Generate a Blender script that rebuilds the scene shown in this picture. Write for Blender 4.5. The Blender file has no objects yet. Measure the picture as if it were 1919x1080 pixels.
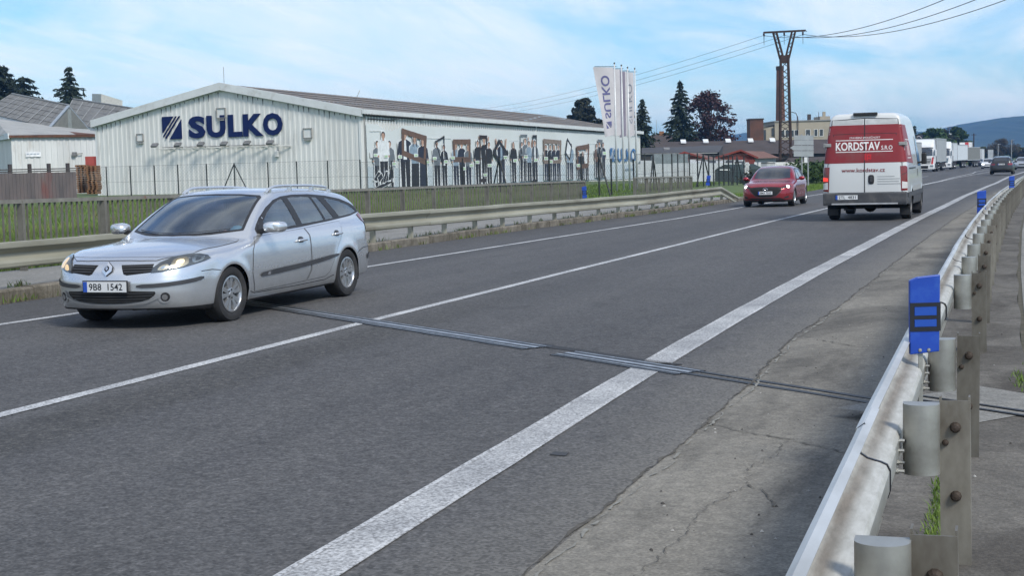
import bpy, bmesh, math, random
import numpy as np
from mathutils import Vector, Matrix
from mathutils.geometry import delaunay_2d_cdt
random.seed(7); RNG = np.random.default_rng(7)
SC = bpy.context.scene
COL = SC.collection
PI = math.pi

# ------------------------------------------------------------------ camera
FPX, PITCH, ROLL, CAMH, YAW = 2773.16, 0.08329, -0.026192, 1.498, 0.312176
_cy, _sy = math.cos(YAW), math.sin(YAW)
FW = np.array([-_sy*math.cos(PITCH), _cy*math.cos(PITCH), -math.sin(PITCH)])
_r0 = np.array([_cy, _sy, 0.0]); _u0 = np.cross(_r0, FW)
RT = _r0*math.cos(ROLL) + _u0*math.sin(ROLL)
UP = -_r0*math.sin(ROLL) + _u0*math.cos(ROLL)
cam = bpy.data.objects.new('camera', bpy.data.cameras.new('camera'))
COL.objects.link(cam)
cam.data.sensor_width = 36.0
cam.data.lens = FPX/1919*36.0
cam.data.clip_start = 0.1
cam.data.clip_end = 20000
cam.matrix_world = Matrix(((RT[0], UP[0], -FW[0], 0), (RT[1], UP[1], -FW[1], 0), (RT[2], UP[2], -FW[2], CAMH), (0, 0, 0, 1)))
SC.camera = cam

# ------------------------------------------------------------------ world, sun, exposure
SUN_EL, SUN_AZ = math.radians(44), math.radians(128)     # azimuth measured from +Y towards +X
w = bpy.data.worlds.new('World'); SC.world = w; w.use_nodes = True
nt = w.node_tree; nt.nodes.clear()
N = nt.nodes.new; LK = nt.links.new
out = N('ShaderNodeOutputWorld')
sky = N('ShaderNodeTexSky'); sky.sky_type = 'NISHITA'; sky.sun_disc = False
sky.sun_elevation = SUN_EL; sky.sun_rotation = SUN_AZ
sky.air_density = 1.0; sky.dust_density = 0.6; sky.ozone_density = 2.5
bg = N('ShaderNodeBackground'); bg.inputs['Strength'].default_value = 0.12
tc = N('ShaderNodeTexCoord')
sep = N('ShaderNodeSeparateXYZ'); LK(tc.outputs['Generated'], sep.inputs[0])
def mathn(op, a, b=None, c=None):
    n = N('ShaderNodeMath'); n.operation = op
    for i, v in enumerate((a, b, c)):
        if v is None: continue
        if isinstance(v, (int, float)): n.inputs[i].default_value = v
        else: LK(v, n.inputs[i])
    return n.outputs[0]
# thin high cloud: noise on a plane far above, seen in perspective
den = mathn('ADD', mathn('MAXIMUM', sep.outputs['Z'], 0.0), 0.12)
px_ = mathn('DIVIDE', sep.outputs['X'], den); py_ = mathn('DIVIDE', sep.outputs['Y'], den)
cmb = N('ShaderNodeCombineXYZ'); LK(px_, cmb.inputs[0]); LK(py_, cmb.inputs[1])
mp = N('ShaderNodeMapping'); mp.inputs['Rotation'].default_value = (0, 0, 0.75); mp.inputs['Scale'].default_value = (0.95, 0.42, 1); mp.inputs['Location'].default_value = (1.3, 0.4, 0)
LK(cmb.outputs[0], mp.inputs[0])
n1 = N('ShaderNodeTexNoise'); n1.inputs['Scale'].default_value = 1.25; n1.inputs['Detail'].default_value = 9; n1.inputs['Roughness'].default_value = 0.58; n1.inputs['Distortion'].default_value = 0.8
LK(mp.outputs[0], n1.inputs['Vector'])
r1 = N('ShaderNodeMapRange'); r1.inputs['From Min'].default_value = 0.31; r1.inputs['From Max'].default_value = 0.63; r1.interpolation_type = 'SMOOTHSTEP'
LK(n1.outputs['Fac'], r1.inputs['Value'])
n2 = N('ShaderNodeTexNoise'); n2.inputs['Scale'].default_value = 5.0; n2.inputs['Detail'].default_value = 8; n2.inputs['Roughness'].default_value = 0.65; n2.inputs['Distortion'].default_value = 1.5
mp2 = N('ShaderNodeMapping'); mp2.inputs['Rotation'].default_value = (0, 0, 0.4); mp2.inputs['Scale'].default_value = (1.4, 0.22, 1)
LK(cmb.outputs[0], mp2.inputs[0]); LK(mp2.outputs[0], n2.inputs['Vector'])
cf = mathn('MULTIPLY', r1.outputs[0], mathn('MULTIPLY_ADD', n2.outputs['Fac'], 0.9, 0.38))
cfac = mathn('MINIMUM', mathn('MULTIPLY_ADD', cf, 0.70, 0.11), 0.88)
bgc = N('ShaderNodeBackground'); bgc.inputs['Color'].default_value = (0.86, 0.90, 0.945, 1); bgc.inputs['Strength'].default_value = 1.0
tint = N('ShaderNodeMix'); tint.data_type = 'RGBA'; tint.blend_type = 'MULTIPLY'; tint.inputs[0].default_value = 1.0
LK(sky.outputs[0], tint.inputs[6]); tint.inputs[7].default_value = (0.52, 0.86, 1.16, 1)
LK(tint.outputs[2], bg.inputs['Color'])
mx = N('ShaderNodeMixShader'); LK(cfac, mx.inputs[0]); LK(bg.outputs[0], mx.inputs[1]); LK(bgc.outputs[0], mx.inputs[2])
LK(mx.outputs[0], out.inputs['Surface'])

sun = bpy.data.objects.new('sun', bpy.data.lights.new('sun', 'SUN')); COL.objects.link(sun)
sun.data.energy = 2.8; sun.data.angle = math.radians(16); sun.data.color = (1.0, 0.94, 0.84)
_sd = Vector((math.sin(SUN_AZ)*math.cos(SUN_EL), math.cos(SUN_AZ)*math.cos(SUN_EL), math.sin(SUN_EL)))
sun.rotation_euler = _sd.to_track_quat('Z', 'Y').to_euler()
SC.view_settings.view_transform = 'Standard'; SC.view_settings.look = 'None'
SC.view_settings.exposure = 0.28; SC.view_settings.gamma = 1.0; SC.view_settings.use_curve_mapping = False
SC.cycles.max_bounces = 8; SC.cycles.transparent_max_bounces = 16; SC.cycles.volume_bounces = 0
SC.cycles.caustics_reflective = False; SC.cycles.caustics_refractive = False

# ------------------------------------------------------------------ helpers
def at(x, y, depth):
    """world point seen at photo pixel x, y at a given distance along the view axis"""
    return np.array([0, 0, CAMH]) + (FW + RT*(x-960)/FPX + UP*(540-y)/FPX)*depth
def on_plane(x, y, P0, n):
    d = FW + RT*(x-960)/FPX + UP*(540-y)/FPX
    o = np.array([0, 0, CAMH]); return o + d*((np.asarray(P0)-o) @ n)/(d @ n)
ZT = np.array([[-60, .04], [-30, .03], [0, 0], [5, -.0078], [10, -.02], [15, -.037], [20, -.057], [30, -.105], [40, -.16], [50, -.215], [60, -.265], [80, -.33], [100, -.36], [115, -.37], [150, -.5], [180, -.66], [225, -.9], [300, -1.1], [500, -1.3], [4000, -1.5]])
XT = np.array([[-60, 0], [0, 0], [5, .01], [10, .044], [15, .1], [20, .177], [30, .4], [40, .69], [50, 1.06], [63, 1.5], [82, 2.36], [100, 3.1], [120, 4.1], [157, 6.0], [200, 8.4], [250, 11.4], [320, 16], [500, 30], [900, 70]])
def zr(y): return np.interp(y, ZT[:, 0], ZT[:, 1])
def xr(y): return np.interp(y, XT[:, 0], XT[:, 1])
def sstep(a, b, x):
    t = np.clip((np.asarray(x, float)-a)/(b-a), 0, 1); return t*t*(3-2*t)
def gz(x, y):
    """height of the open ground"""
    k = sstep(-13.2, -17, np.asarray(x) - 0*np.asarray(y))*(1-sstep(110, 160, y))
    return (zr(y)-.07)*(1-k) + (-.03)*k

def tag(o, label=None, cat=None, group=None, kind=None):
    if label: o['label'] = label
    if cat: o['category'] = cat
    if group: o['group'] = group
    if kind: o['kind'] = kind
    return o
def empty(name, loc=(0, 0, 0), rz=0.0, label=None, cat=None, group=None, parent=None):
    o = bpy.data.objects.new(name, None); COL.objects.link(o)
    o.empty_display_size = .2
    o.location = loc; o.rotation_euler = (0, 0, rz)
    if parent: o.parent = parent
    return tag(o, label, cat, group)
def link_mesh(name, me, parent=None):
    o = bpy.data.objects.new(name, me); COL.objects.link(o)
    if parent is not None: o.parent = parent
    return o
def mesh(name, V, F, mats, parent=None, smooth=False, mi=None, normals=None):
    me = bpy.data.meshes.new(name)
    V = np.asarray(V, float)
    me.from_pydata(V.tolist(), [], [list(map(int, f)) for f in F] if not isinstance(F, list) else F)
    if not isinstance(mats, (list, tuple)): mats = [mats]
    for m in mats: me.materials.append(m)
    if mi is not None: me.polygons.foreach_set('material_index', np.asarray(mi, dtype=np.int32))
    if smooth or normals is not None: me.polygons.foreach_set('use_smooth', np.ones(len(me.polygons), bool))
    me.update()
    if normals is not None: me.normals_split_custom_set_from_vertices([tuple(n) for n in normals])
    return link_mesh(name, me, parent)
def copy_tree(o, parent=None):
    c = o.copy(); COL.objects.link(c); c.parent = parent
    for ch in [x for x in o.children]: copy_tree(ch, c)
    return c

class MB:
    """collects simple shapes into one mesh"""
    def __init__(s): s.v = []; s.f = []; s.m = []
    def add(s, V, F, mi=0):
        b = len(s.v); s.v += [tuple(map(float, p)) for p in V]
        s.f += [[b+i for i in f] for f in F]; s.m += [mi]*len(F); return s
    def box(s, x0, x1, y0, y1, z0, z1, mi=0):
        V = [(x, y, z) for z in (z0, z1) for y in (y0, y1) for x in (x0, x1)]
        return s.add(V, [(0, 2, 3, 1), (4, 5, 7, 6), (0, 1, 5, 4), (2, 6, 7, 3), (0, 4, 6, 2), (1, 3, 7, 5)], mi)
    def bbox(s, c, ax, ay, az, hx, hy, hz, mi=0):
        """box from centre, three axes and half sizes"""
        c, ax, ay, az = [np.asarray(q, float) for q in (c, ax, ay, az)]
        V = [c+ax*hx*i+ay*hy*j+az*hz*k for k in (-1, 1) for j in (-1, 1) for i in (-1, 1)]
        return s.add(V, [(0, 2, 3, 1), (4, 5, 7, 6), (0, 1, 5, 4), (2, 6, 7, 3), (0, 4, 6, 2), (1, 3, 7, 5)], mi)
    def bar(s, a, b, w, h=None, mi=0, up=(0, 0, 1)):
        a, b = np.asarray(a, float), np.asarray(b, float); h = h or w
        d = b-a; L = np.linalg.norm(d); d = d/L; u = np.asarray(up, float)
        if abs(d @ u) > .98: u = np.array([0, 1., 0])
        sx = np.cross(d, u); sx /= np.linalg.norm(sx); sz = np.cross(sx, d)
        return s.bbox((a+b)/2, sx, d, sz, w/2, L/2, h/2, mi)
    def tube(s, pts, r, n=8, mi=0, cap=True):
        P = [np.asarray(p, float) for p in pts]; rs = r if isinstance(r, (list, tuple)) else [r]*len(P)
        b = len(s.v); prev = None
        for i, p in enumerate(P):
            d = P[min(i+1, len(P)-1)]-P[max(i-1, 0)]; d = d/(np.linalg.norm(d)+1e-12)
            u = np.array([0, 0, 1.]) if prev is None else prev
            if abs(d @ u) > .98: u = np.array([1., 0, 0])
            a = np.cross(d, u); a /= np.linalg.norm(a); c = np.cross(a, d); prev = c
            for k in range(n):
                t = 2*PI*k/n; s.v.append(tuple(p+rs[i]*(a*math.cos(t)+c*math.sin(t))))
        for i in range(len(P)-1):
            for k in range(n):
                s.f.append([b+i*n+k, b+i*n+(k+1) % n, b+(i+1)*n+(k+1) % n, b+(i+1)*n+k]); s.m.append(mi)
        if cap:
            s.f.append([b+k for k in range(n)][::-1]); s.m.append(mi)
            s.f.append([b+(len(P)-1)*n+k for k in range(n)]); s.m.append(mi)
        return s
    def prism(s, poly, a, b, axis='y', mi=0):
        """2D polygon extruded from a to b along an axis"""
        n = len(poly)
        def P(p, t): return {'x': (t, p[0], p[1]), 'y': (p[0], t, p[1]), 'z': (p[0], p[1], t)}[axis]
        V = [P(p, a) for p in poly]+[P(p, b) for p in poly]
        F = [list(range(n))[::-1], list(range(n, 2*n))]+[[i, (i+1) % n, n+(i+1) % n, n+i] for i in range(n)]
        return s.add(V, F, mi)
    def lathe(s, prof, c=(0, 0, 0), axis='z', n=24, mi=0):
        b = len(s.v)
        for (r, h) in prof:
            for k in range(n):
                t = 2*PI*k/n; x, y = r*math.cos(t), r*math.sin(t)
                p = {'z': (x, y, h), 'y': (x, h, y), 'x': (h, x, y)}[axis]
                s.v.append((p[0]+c[0], p[1]+c[1], p[2]+c[2]))
        for i in range(len(prof)-1):
            for k in range(n):
                s.f.append([b+i*n+k, b+i*n+(k+1) % n, b+(i+1)*n+(k+1) % n, b+(i+1)*n+k]); s.m.append(mi)
        return s
    def build(s, name, mats, parent=None, smooth=False, fix=True, bevel=0):
        if not s.v: return None
        me = bpy.data.meshes.new(name); me.from_pydata(s.v, [], s.f)
        if not isinstance(mats, (list, tuple)): mats = [mats]
        for m in mats: me.materials.append(m)
        me.polygons.foreach_set('material_index', np.asarray(s.m, dtype=np.int32))
        if fix or bevel:
            bm = bmesh.new(); bm.from_mesh(me)
            if fix: bmesh.ops.recalc_face_normals(bm, faces=bm.faces)
            if bevel: bmesh.ops.bevel(bm, geom=[e for e in bm.edges if len(e.link_faces) == 2 and e.calc_face_angle(0) > .5], offset=bevel, segments=2, affect='EDGES', profile=.5)
            bm.to_mesh(me); bm.free()
        if smooth:
            me.polygons.foreach_set('use_smooth', np.ones(len(me.polygons), bool))
            if smooth == 'auto': me.set_sharp_from_angle(angle=math.radians(40))
        me.update()
        return link_mesh(name, me, parent)

# ------------------------------------------------------------------ materials
def new_mat(name):
    m = bpy.data.materials.new(name); m.use_nodes = True
    return m, m.node_tree, m.node_tree.nodes['Principled BSDF']
def c4(c): return (c[0], c[1], c[2], 1)
def noise_node(t, scale, detail=4, rough=.55, stretch=(1, 1, 1), coord='Object', dist=0.0):
    tc = t.nodes.new('ShaderNodeTexCoord'); mp = t.nodes.new('ShaderNodeMapping'); mp.inputs['Scale'].default_value = stretch
    t.links.new(tc.outputs[coord], mp.inputs[0])
    n = t.nodes.new('ShaderNodeTexNoise'); n.inputs['Scale'].default_value = scale; n.inputs['Detail'].default_value = detail; n.inputs['Roughness'].default_value = rough; n.inputs['Distortion'].default_value = dist
    t.links.new(mp.outputs[0], n.inputs['Vector']); return n
def ramp(t, src, stops):
    r = t.nodes.new('ShaderNodeValToRGB'); e = r.color_ramp.elements
    while len(e) < len(stops): e.new(.5)
    for i, (p, c) in enumerate(stops): e[i].position = p; e[i].color = c4(c) if len(c) == 3 else c
    t.links.new(src, r.inputs[0]); return r.outputs['Color']
def mixc(t, fac, a, b, mode='MIX'):
    n = t.nodes.new('ShaderNodeMix'); n.data_type = 'RGBA'; n.blend_type = mode
    for s, v in ((0, fac), (6, a), (7, b)):
        if hasattr(v, 'node'): t.links.new(v, n.inputs[s])
        elif s == 0: n.inputs[0].default_value = v
        else: n.inputs[s].default_value = c4(v)
    return n.outputs[2]
def mth(t, op, a, b=None, c=None):
    n = t.nodes.new('ShaderNodeMath'); n.operation = op
    for i, v in enumerate((a, b, c)):
        if v is None: continue
        if hasattr(v, 'node'): t.links.new(v, n.inputs[i])
        else: n.inputs[i].default_value = v
    return n.outputs[0]
def maprange(t, v, a, b, c=0, d=1):
    n = t.nodes.new('ShaderNodeMapRange'); n.inputs[1].default_value = a; n.inputs[2].default_value = b; n.inputs[3].default_value = c; n.inputs[4].default_value = d
    t.links.new(v, n.inputs[0]); return n.outputs[0]
def bump(t, bsdf, h, strength=.3, dist=.01):
    b = t.nodes.new('ShaderNodeBump'); b.inputs['Strength'].default_value = strength; b.inputs['Distance'].default_value = dist
    t.links.new(h, b.inputs['Height']); t.links.new(b.outputs[0], bsdf.inputs['Normal'])
def M(name, c, rough=.6, metal=0.0, var=.25, scale=3, stretch=(1, 1, 1), c2=None, b=0, bs=40, coat=0, dirt=None, dscale=1.5, dth=(.5, .72), spec=.5, coord='Object', emit=None):
    m, t, p = new_mat(name)
    n = noise_node(t, scale, 6, .6, stretch, coord)
    lo = c2 if c2 else tuple(x*(1-var) for x in c)
    hi = tuple(min(1, x*(1+var*.5)) for x in c)
    col = ramp(t, n.outputs['Fac'], [(.3, lo), (.7, hi)])
    if dirt:
        d = noise_node(t, dscale, 8, .65, stretch, coord)
        col = mixc(t, maprange(t, d.outputs['Fac'], *dth), col, dirt)
    t.links.new(col, p.inputs['Base Color'])
    p.inputs['Roughness'].default_value = rough; p.inputs['Metallic'].default_value = metal
    p.inputs['Coat Weight'].default_value = coat; p.inputs['Coat Roughness'].default_value = .06
    p.inputs['Specular IOR Level'].default_value = spec
    if b:
        g = noise_node(t, bs, 3, .6, (1, 1, 1), coord); bump(t, p, g.outputs['Fac'], b, .01)
    if emit: p.inputs['Emission Color'].default_value = c4(emit[0]); p.inputs['Emission Strength'].default_value = emit[1]
    return m
def grain(t, cell):
    """per-stone random value on a fine lattice"""
    tc = t.nodes.new('ShaderNodeTexCoord'); v = t.nodes.new('ShaderNodeVectorMath'); v.operation = 'SCALE'; v.inputs['Scale'].default_value = 1/cell; t.links.new(tc.outputs['Object'], v.inputs[0])
    f = t.nodes.new('ShaderNodeVectorMath'); f.operation = 'FLOOR'; t.links.new(v.outputs[0], f.inputs[0]); w_ = t.nodes.new('ShaderNodeTexWhiteNoise'); w_.noise_dimensions = '2D'; t.links.new(f.outputs[0], w_.inputs['Vector']); return w_.outputs['Value']
def glass(name, tint=(.6, .7, .7), alpha_mix=.35, rough=.02):
    """tinted pane: part see-through, part mirror by the angle of view"""
    m = bpy.data.materials.new(name); m.use_nodes = True; t = m.node_tree; t.nodes.clear()
    o = t.nodes.new('ShaderNodeOutputMaterial'); tr = t.nodes.new('ShaderNodeBsdfTransparent'); gl = t.nodes.new('ShaderNodeBsdfGlossy'); mx = t.nodes.new('ShaderNodeMixShader'); fr = t.nodes.new('ShaderNodeFresnel')
    fr.inputs[0].default_value = 1.6; gl.inputs['Roughness'].default_value = rough; tr.inputs[0].default_value = c4(tint); gl.inputs[0].default_value = (.95, 1, 1, 1)
    n = noise_node(t, 1.5, 2, .5)
    a = mth(t, 'ADD', fr.outputs[0], mth(t, 'MULTIPLY', n.outputs['Fac'], alpha_mix))
    t.links.new(a, mx.inputs[0]); t.links.new(tr.outputs[0], mx.inputs[1]); t.links.new(gl.outputs[0], mx.inputs[2]); t.links.new(mx.outputs[0], o.inputs[0])
    return m
# ------------------------------------------------------------------ lettering
def text_mesh(txt, size=1.0, bold=0.0, res=3, sx=1.0):
    """flat lettering: verts (N,2), faces; origin bottom left"""
    c = bpy.data.curves.new('lettering', 'FONT'); c.body = txt; c.size = size; c.offset = bold; c.resolution_u = res
    o = bpy.data.objects.new('lettering', c); COL.objects.link(o)
    dg = bpy.context.evaluated_depsgraph_get(); ev = o.evaluated_get(dg); me = ev.to_mesh()
    V = np.array([v.co[:2] for v in me.vertices]); F = [list(p.vertices) for p in me.polygons]
    ev.to_mesh_clear(); bpy.data.objects.remove(o); bpy.data.curves.remove(c)
    V = V - V.min(0); V[:, 0] *= sx
    return V, F
def fit_text(txt, w, h, bold=0.0):
    V, F = text_mesh(txt, 1.0, bold)
    V = V/V.max(0)*np.array([w, h]); return V, F
def plane_text(V, F, o, ux, uz):
    o, ux, uz = [np.asarray(q, float) for q in (o, ux, uz)]
    return [o+ux*a+uz*b for a, b in V], F
# ================================================================== SETTING: ground, road, pavements
def ysamples(a, b):
    ys = [a]
    while ys[-1] < b: ys.append(ys[-1]+max(.5, abs(ys[-1])*.035))
    ys[-1] = b; return np.array(ys)
def ribbon(name, ya, yb, offs, mat, dz=0.0, kind='structure', step=None, parent=None):
    """strip that follows the road; offs = list of offsets (constants or functions of y)"""
    ys = ysamples(ya, yb) if step is None else np.arange(ya, yb+step*.5, step)
    V = []; n = len(offs)
    for y in ys:
        for o in offs:
            oo = o(y) if callable(o) else o
            V.append((float(xr(y))+oo, y, float(zr(y))+dz))
    F = [(i*n+j, i*n+j+1, (i+1)*n+j+1, (i+1)*n+j) for i in range(len(ys)-1) for j in range(n-1)]
    o = mesh(name, V, F, mat, parent)
    if kind: o['kind'] = kind
    return o
def tab(*pts):
    P = np.array(pts, float); return lambda y: float(np.interp(y, P[:, 0], P[:, 1]))

def asphalt_mat():
    m, t, p = new_mat('asphalt')
    fine = noise_node(t, 24, 7, .9); med = noise_node(t, 14, 6, .7); big = noise_node(t, .35, 5, .6, (1, .35, 1)); lane = noise_node(t, 1.0, 3, .5, (1.1, .02, 1))
    vor = t.nodes.new('ShaderNodeTexVoronoi'); vor.inputs['Scale'].default_value = 34
    tc = t.nodes.new('ShaderNodeTexCoord'); t.links.new(tc.outputs['Object'], vor.inputs['Vector'])
    col = ramp(t, fine.outputs['Fac'], [(.34, (.020, .021, .023)), (.46, (.066, .068, .072)), (.56, (.094, .096, .101)), (.68, (.20, .203, .206))])
    col = mixc(t, .38, col, ramp(t, med.outputs['Fac'], [(.3, (.060, .062, .066)), (.7, (.098, .100, .105))]))
    col = mixc(t, 1.0, col, ramp(t, big.outputs['Fac'], [(.3, (.83, .83, .84)), (.7, (1.13, 1.12, 1.11))]), 'MULTIPLY')
    col = mixc(t, 1.0, col, ramp(t, lane.outputs['Fac'], [(.35, (.88, .88, .89)), (.65, (1.1, 1.09, 1.08))]), 'MULTIPLY')
    # pale grit stones scattered in the wearing course
    col = mixc(t, mth(t, 'MULTIPLY', maprange(t, vor.outputs['Distance'], .14, .05), maprange(t, med.outputs['Fac'], .5, .62)), col, mixc(t, .5, (.3, .3, .31), (.16, .16, .165)))
    sx_ = t.nodes.new('ShaderNodeSeparateXYZ'); t.links.new(tc.outputs['Object'], sx_.inputs[0])
    edge = noise_node(t, .8, 8, .7)
    dx_ = mth(t, 'ABSOLUTE', mth(t, 'ADD', sx_.outputs['X'], mth(t, 'MULTIPLY_ADD', edge.outputs['Fac'], .55, 5.13)))
    strip = mth(t, 'MULTIPLY', maprange(t, dx_, .42, .22), maprange(t, sx_.outputs['Y'], 19, 13))     # coarse worn strip along the paving joint
    col = mixc(t, mth(t, 'MULTIPLY', strip, .55), col, ramp(t, fine.outputs['Fac'], [(.38, (.008, .008, .009)), (.55, (.06, .06, .058)), (.68, (.20, .19, .17))]))
    gA, gB = grain(t, .013), grain(t, .034)
    gg = mth(t, 'MULTIPLY_ADD', gA, .62, mth(t, 'MULTIPLY_ADD', gB, .30, .54))
    gc = t.nodes.new('ShaderNodeCombineColor'); [t.links.new(gg, gc.inputs[i]) for i in range(3)]
    col = mixc(t, 1.0, col, gc.outputs[0], 'MULTIPLY')
    oil = noise_node(t, 2.6, 5, .6, (1, .5, 1)); oc = ramp(t, oil.outputs['Fac'], [(.56, (1, 1, 1)), (.74, (.74, .74, .74))]); col = mixc(t, 1.0, col, oc, 'MULTIPLY')
    col = mixc(t, 1.0, col, (1.03, 1.0, .95), 'MULTIPLY')
    # pale dust swept on to the edge of the asphalt beside the concrete
    xo = mth(t, 'SUBTRACT', sx_.outputs['X'], mth(t, 'MULTIPLY', mth(t, 'MULTIPLY', sx_.outputs['Y'], sx_.outputs['Y']), .00044))
    dn = noise_node(t, 1.4, 8, .7, (1, .4, 1))
    dust = maprange(t, mth(t, 'ADD', xo, mth(t, 'MULTIPLY_ADD', dn.outputs['Fac'], .9, -.45)), -2.25, -1.5)
    col = mixc(t, mth(t, 'MULTIPLY', dust, .80), col, mixc(t, gA, (.10, .095, .086), (.215, .205, .184)))
    t.links.new(col, p.inputs['Base Color']); p.inputs['Roughness'].default_value = .82; p.inputs['Specular IOR Level'].default_value = .35
    bump(t, p, fine.outputs['Fac'], .55, .006); return m
def paint_mat(name, lo, hi, sc=60, edge=.2):
    m, t, p = new_mat(name)
    n = noise_node(t, sc, 5, .8); big = noise_node(t, 1.2, 4, .6)
    v = mth(t, 'ADD', n.outputs['Fac'], mth(t, 'MULTIPLY_ADD', big.outputs['Fac'], .26, -.13))
    f = maprange(t, v, lo, hi)
    v = mth(t, 'ADD', v, mth(t, 'MULTIPLY_ADD', grain(t, .012), .26, -.13))
    f = maprange(t, v, lo, hi)
    wht = ramp(t, big.outputs['Fac'], [(.3, (.42, .43, .44)), (.7, (.60, .605, .60))])
    t.links.new(mixc(t, f, (.17, .17, .17), wht), p.inputs['Base Color']); p.inputs['Roughness'].default_value = .7
    bump(t, p, n.outputs['Fac'], .3, .004); return m
def concrete_mat(name, a, b, stain, th=(.48, .62), sc=1.2, stretch=(1, .45, 1), b_=.35):
    m, t, p = new_mat(name)
    n = noise_node(t, sc, 8, .62, stretch); d = noise_node(t, sc*.8, 9, .68, stretch, dist=.6); g = noise_node(t, 90, 4, .7); m2 = noise_node(t, 16, 6, .7)
    col = ramp(t, n.outputs['Fac'], [(.3, a), (.7, b)])
    col = mixc(t, maprange(t, d.outputs['Fac'], *th), col, stain)
    col = mixc(t, 1.0, col, ramp(t, m2.outputs['Fac'], [(.3, (.8, .8, .8)), (.7, (1.15, 1.14, 1.12))]), 'MULTIPLY')
    col = mixc(t, 1.0, col, ramp(t, g.outputs['Fac'], [(.3, (.72, .72, .72)), (.7, (1.22, 1.22, 1.22))]), 'MULTIPLY')
    t.links.new(col, p.inputs['Base Color']); p.inputs['Roughness'].default_value = .88; p.inputs['Specular IOR Level'].default_value = .3
    gg = mth(t, 'MULTIPLY_ADD', grain(t, .011), .34, mth(t, 'MULTIPLY_ADD', grain(t, .04), .16, .75)); gc = t.nodes.new('ShaderNodeCombineColor'); [t.links.new(gg, gc.inputs[i]) for i in range(3)]
    col = mixc(t, 1.0, col, gc.outputs[0], 'MULTIPLY'); t.links.new(col, p.inputs['Base Color'])
    h = mth(t, 'ADD', g.outputs['Fac'], m2.outputs['Fac']); bump(t, p, h, b_, .012); return m

MA = asphalt_mat()
MG = M('grass_ground', (.075, .12, .028), .95, var=.5, scale=1.2, c2=(.05, .065, .022), b=.6, bs=30, dirt=(.12, .1, .055), dscale=.5, dth=(.56, .75))
MPW = paint_mat('road_paint_worn', .33, .70, 60)
MPL = paint_mat('road_paint', .34, .56, 55)
MCS = concrete_mat('shoulder_concrete', (.172, .163, .143), (.245, .232, .203), (.108, .102, .091), (.48, .62), .8)
MCD = concrete_mat('walk_concrete', (.105, .098, .088), (.175, .165, .148), (.075, .068, .06), (.45, .62), 1.3, (1, .8, 1))
MCL = concrete_mat('slab_concrete', (.19, .19, .18), (.27, .265, .25), (.13, .125, .115), (.55, .75), 1.0)
MKB = concrete_mat('kerb_stone_concrete', (.15, .135, .11), (.25, .225, .185), (.085, .075, .055), (.45, .65), 2.2, (1, 1, 1), .6)
MCK = M('crack_dirt', (.085, .078, .066), .95, var=.5, scale=20)

# open ground
xs = np.concatenate([-np.geomspace(2400, 22, 34), np.arange(-20, 6, 2.0), np.geomspace(6, 2600, 30)])
ys = np.concatenate([np.arange(-40, 130, 5.0), np.geomspace(130, 4200, 46)])
V = []; 
for y in ys:
    for x in xs:
        base = float(gz(x, y)); 
        V.append((x+float(xr(y))*(1 if -30 < x < 30 else 0), y, base-.02))
n = len(xs)
g = mesh('ground', V, [(i*n+j, i*n+j+1, (i+1)*n+j+1, (i+1)*n+j) for i in range(len(ys)-1) for j in range(n-1)], MG, smooth=True); g['kind'] = 'structure'

CRK = tab((-10, -1.64), (5, -1.63), (6.3, -1.61), (7.7, -1.585), (9.8, -1.57), (12.3, -1.64), (16.6, -1.53), (24, -1.5), (40, -1.45), (900, -1.4))
LEFT = tab((-40, -11.55), (60, -11.45), (75, -11.4), (110, -11.4), (150, -22), (900, -22))
road = ribbon('road', -40, 1200, [LEFT, -9.9, -6, -2.4, CRK], MA)
ribbon('road_shoulder', -12, 130, [lambda y: CRK(y)+.0, -1.0, -.46], MCS, .001)
# white lines
def line(name, ya, yb, off, w, mat, dz=.005, label=None):
    o = ribbon(name, ya, yb, [lambda y: off(y)-w/2, lambda y: off(y)+w/2], mat, dz, step=1.0 if yb < 140 else None); return o
OL = tab((-20, -9.92), (13, -9.885), (14.2, -9.76), (21.6, -9.6), (29.4, -9.39), (42, -9.22), (52, -9.44), (70, -9.55), (130, -9.6))
OC = tab((-20, -6.03), (7.9, -6.03), (9.9, -6.0), (13, -5.99), (18, -5.93), (28, -5.9), (49, -6.08), (86, -6.5), (100, -6.2), (121, -6.2), (160, -6.1), (260, -6.1))
OC2 = tab((86, -6.5), (105, -6.35), (121, -6.62), (150, -7.0), (169, -7.9), (190, -8.2), (260, -8.4))
OR = tab((-20, -2.42), (4.9, -2.415), (9.4, -2.43), (13, -2.43), (18.7, -2.4), (29, -2.35), (41, -2.36), (63, -2.43), (83, -2.44), (94, -2.3), (116, -2.4), (260, -2.4))
line('road_marking', -12, 132, OL, .125, MPL)
line('road_marking', -12, 240, OC, .125, MPL)
line('road_marking', 86, 240, OC2, .14, MPL, .006)
line('road_marking', -12, 240, OR, .245, MPW)
for o_, ya_, yb_ in ((-.108, -12, 10.2), (.108, -12, 10.0), (-.108, 11.2, 60), (.108, 11.0, 60)): line('road_marking', ya_, yb_, lambda y, o_=o_: OR(y)+o_+.006*math.sin(y*2.3+o_*40), .028, MPL, .0065)
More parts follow.
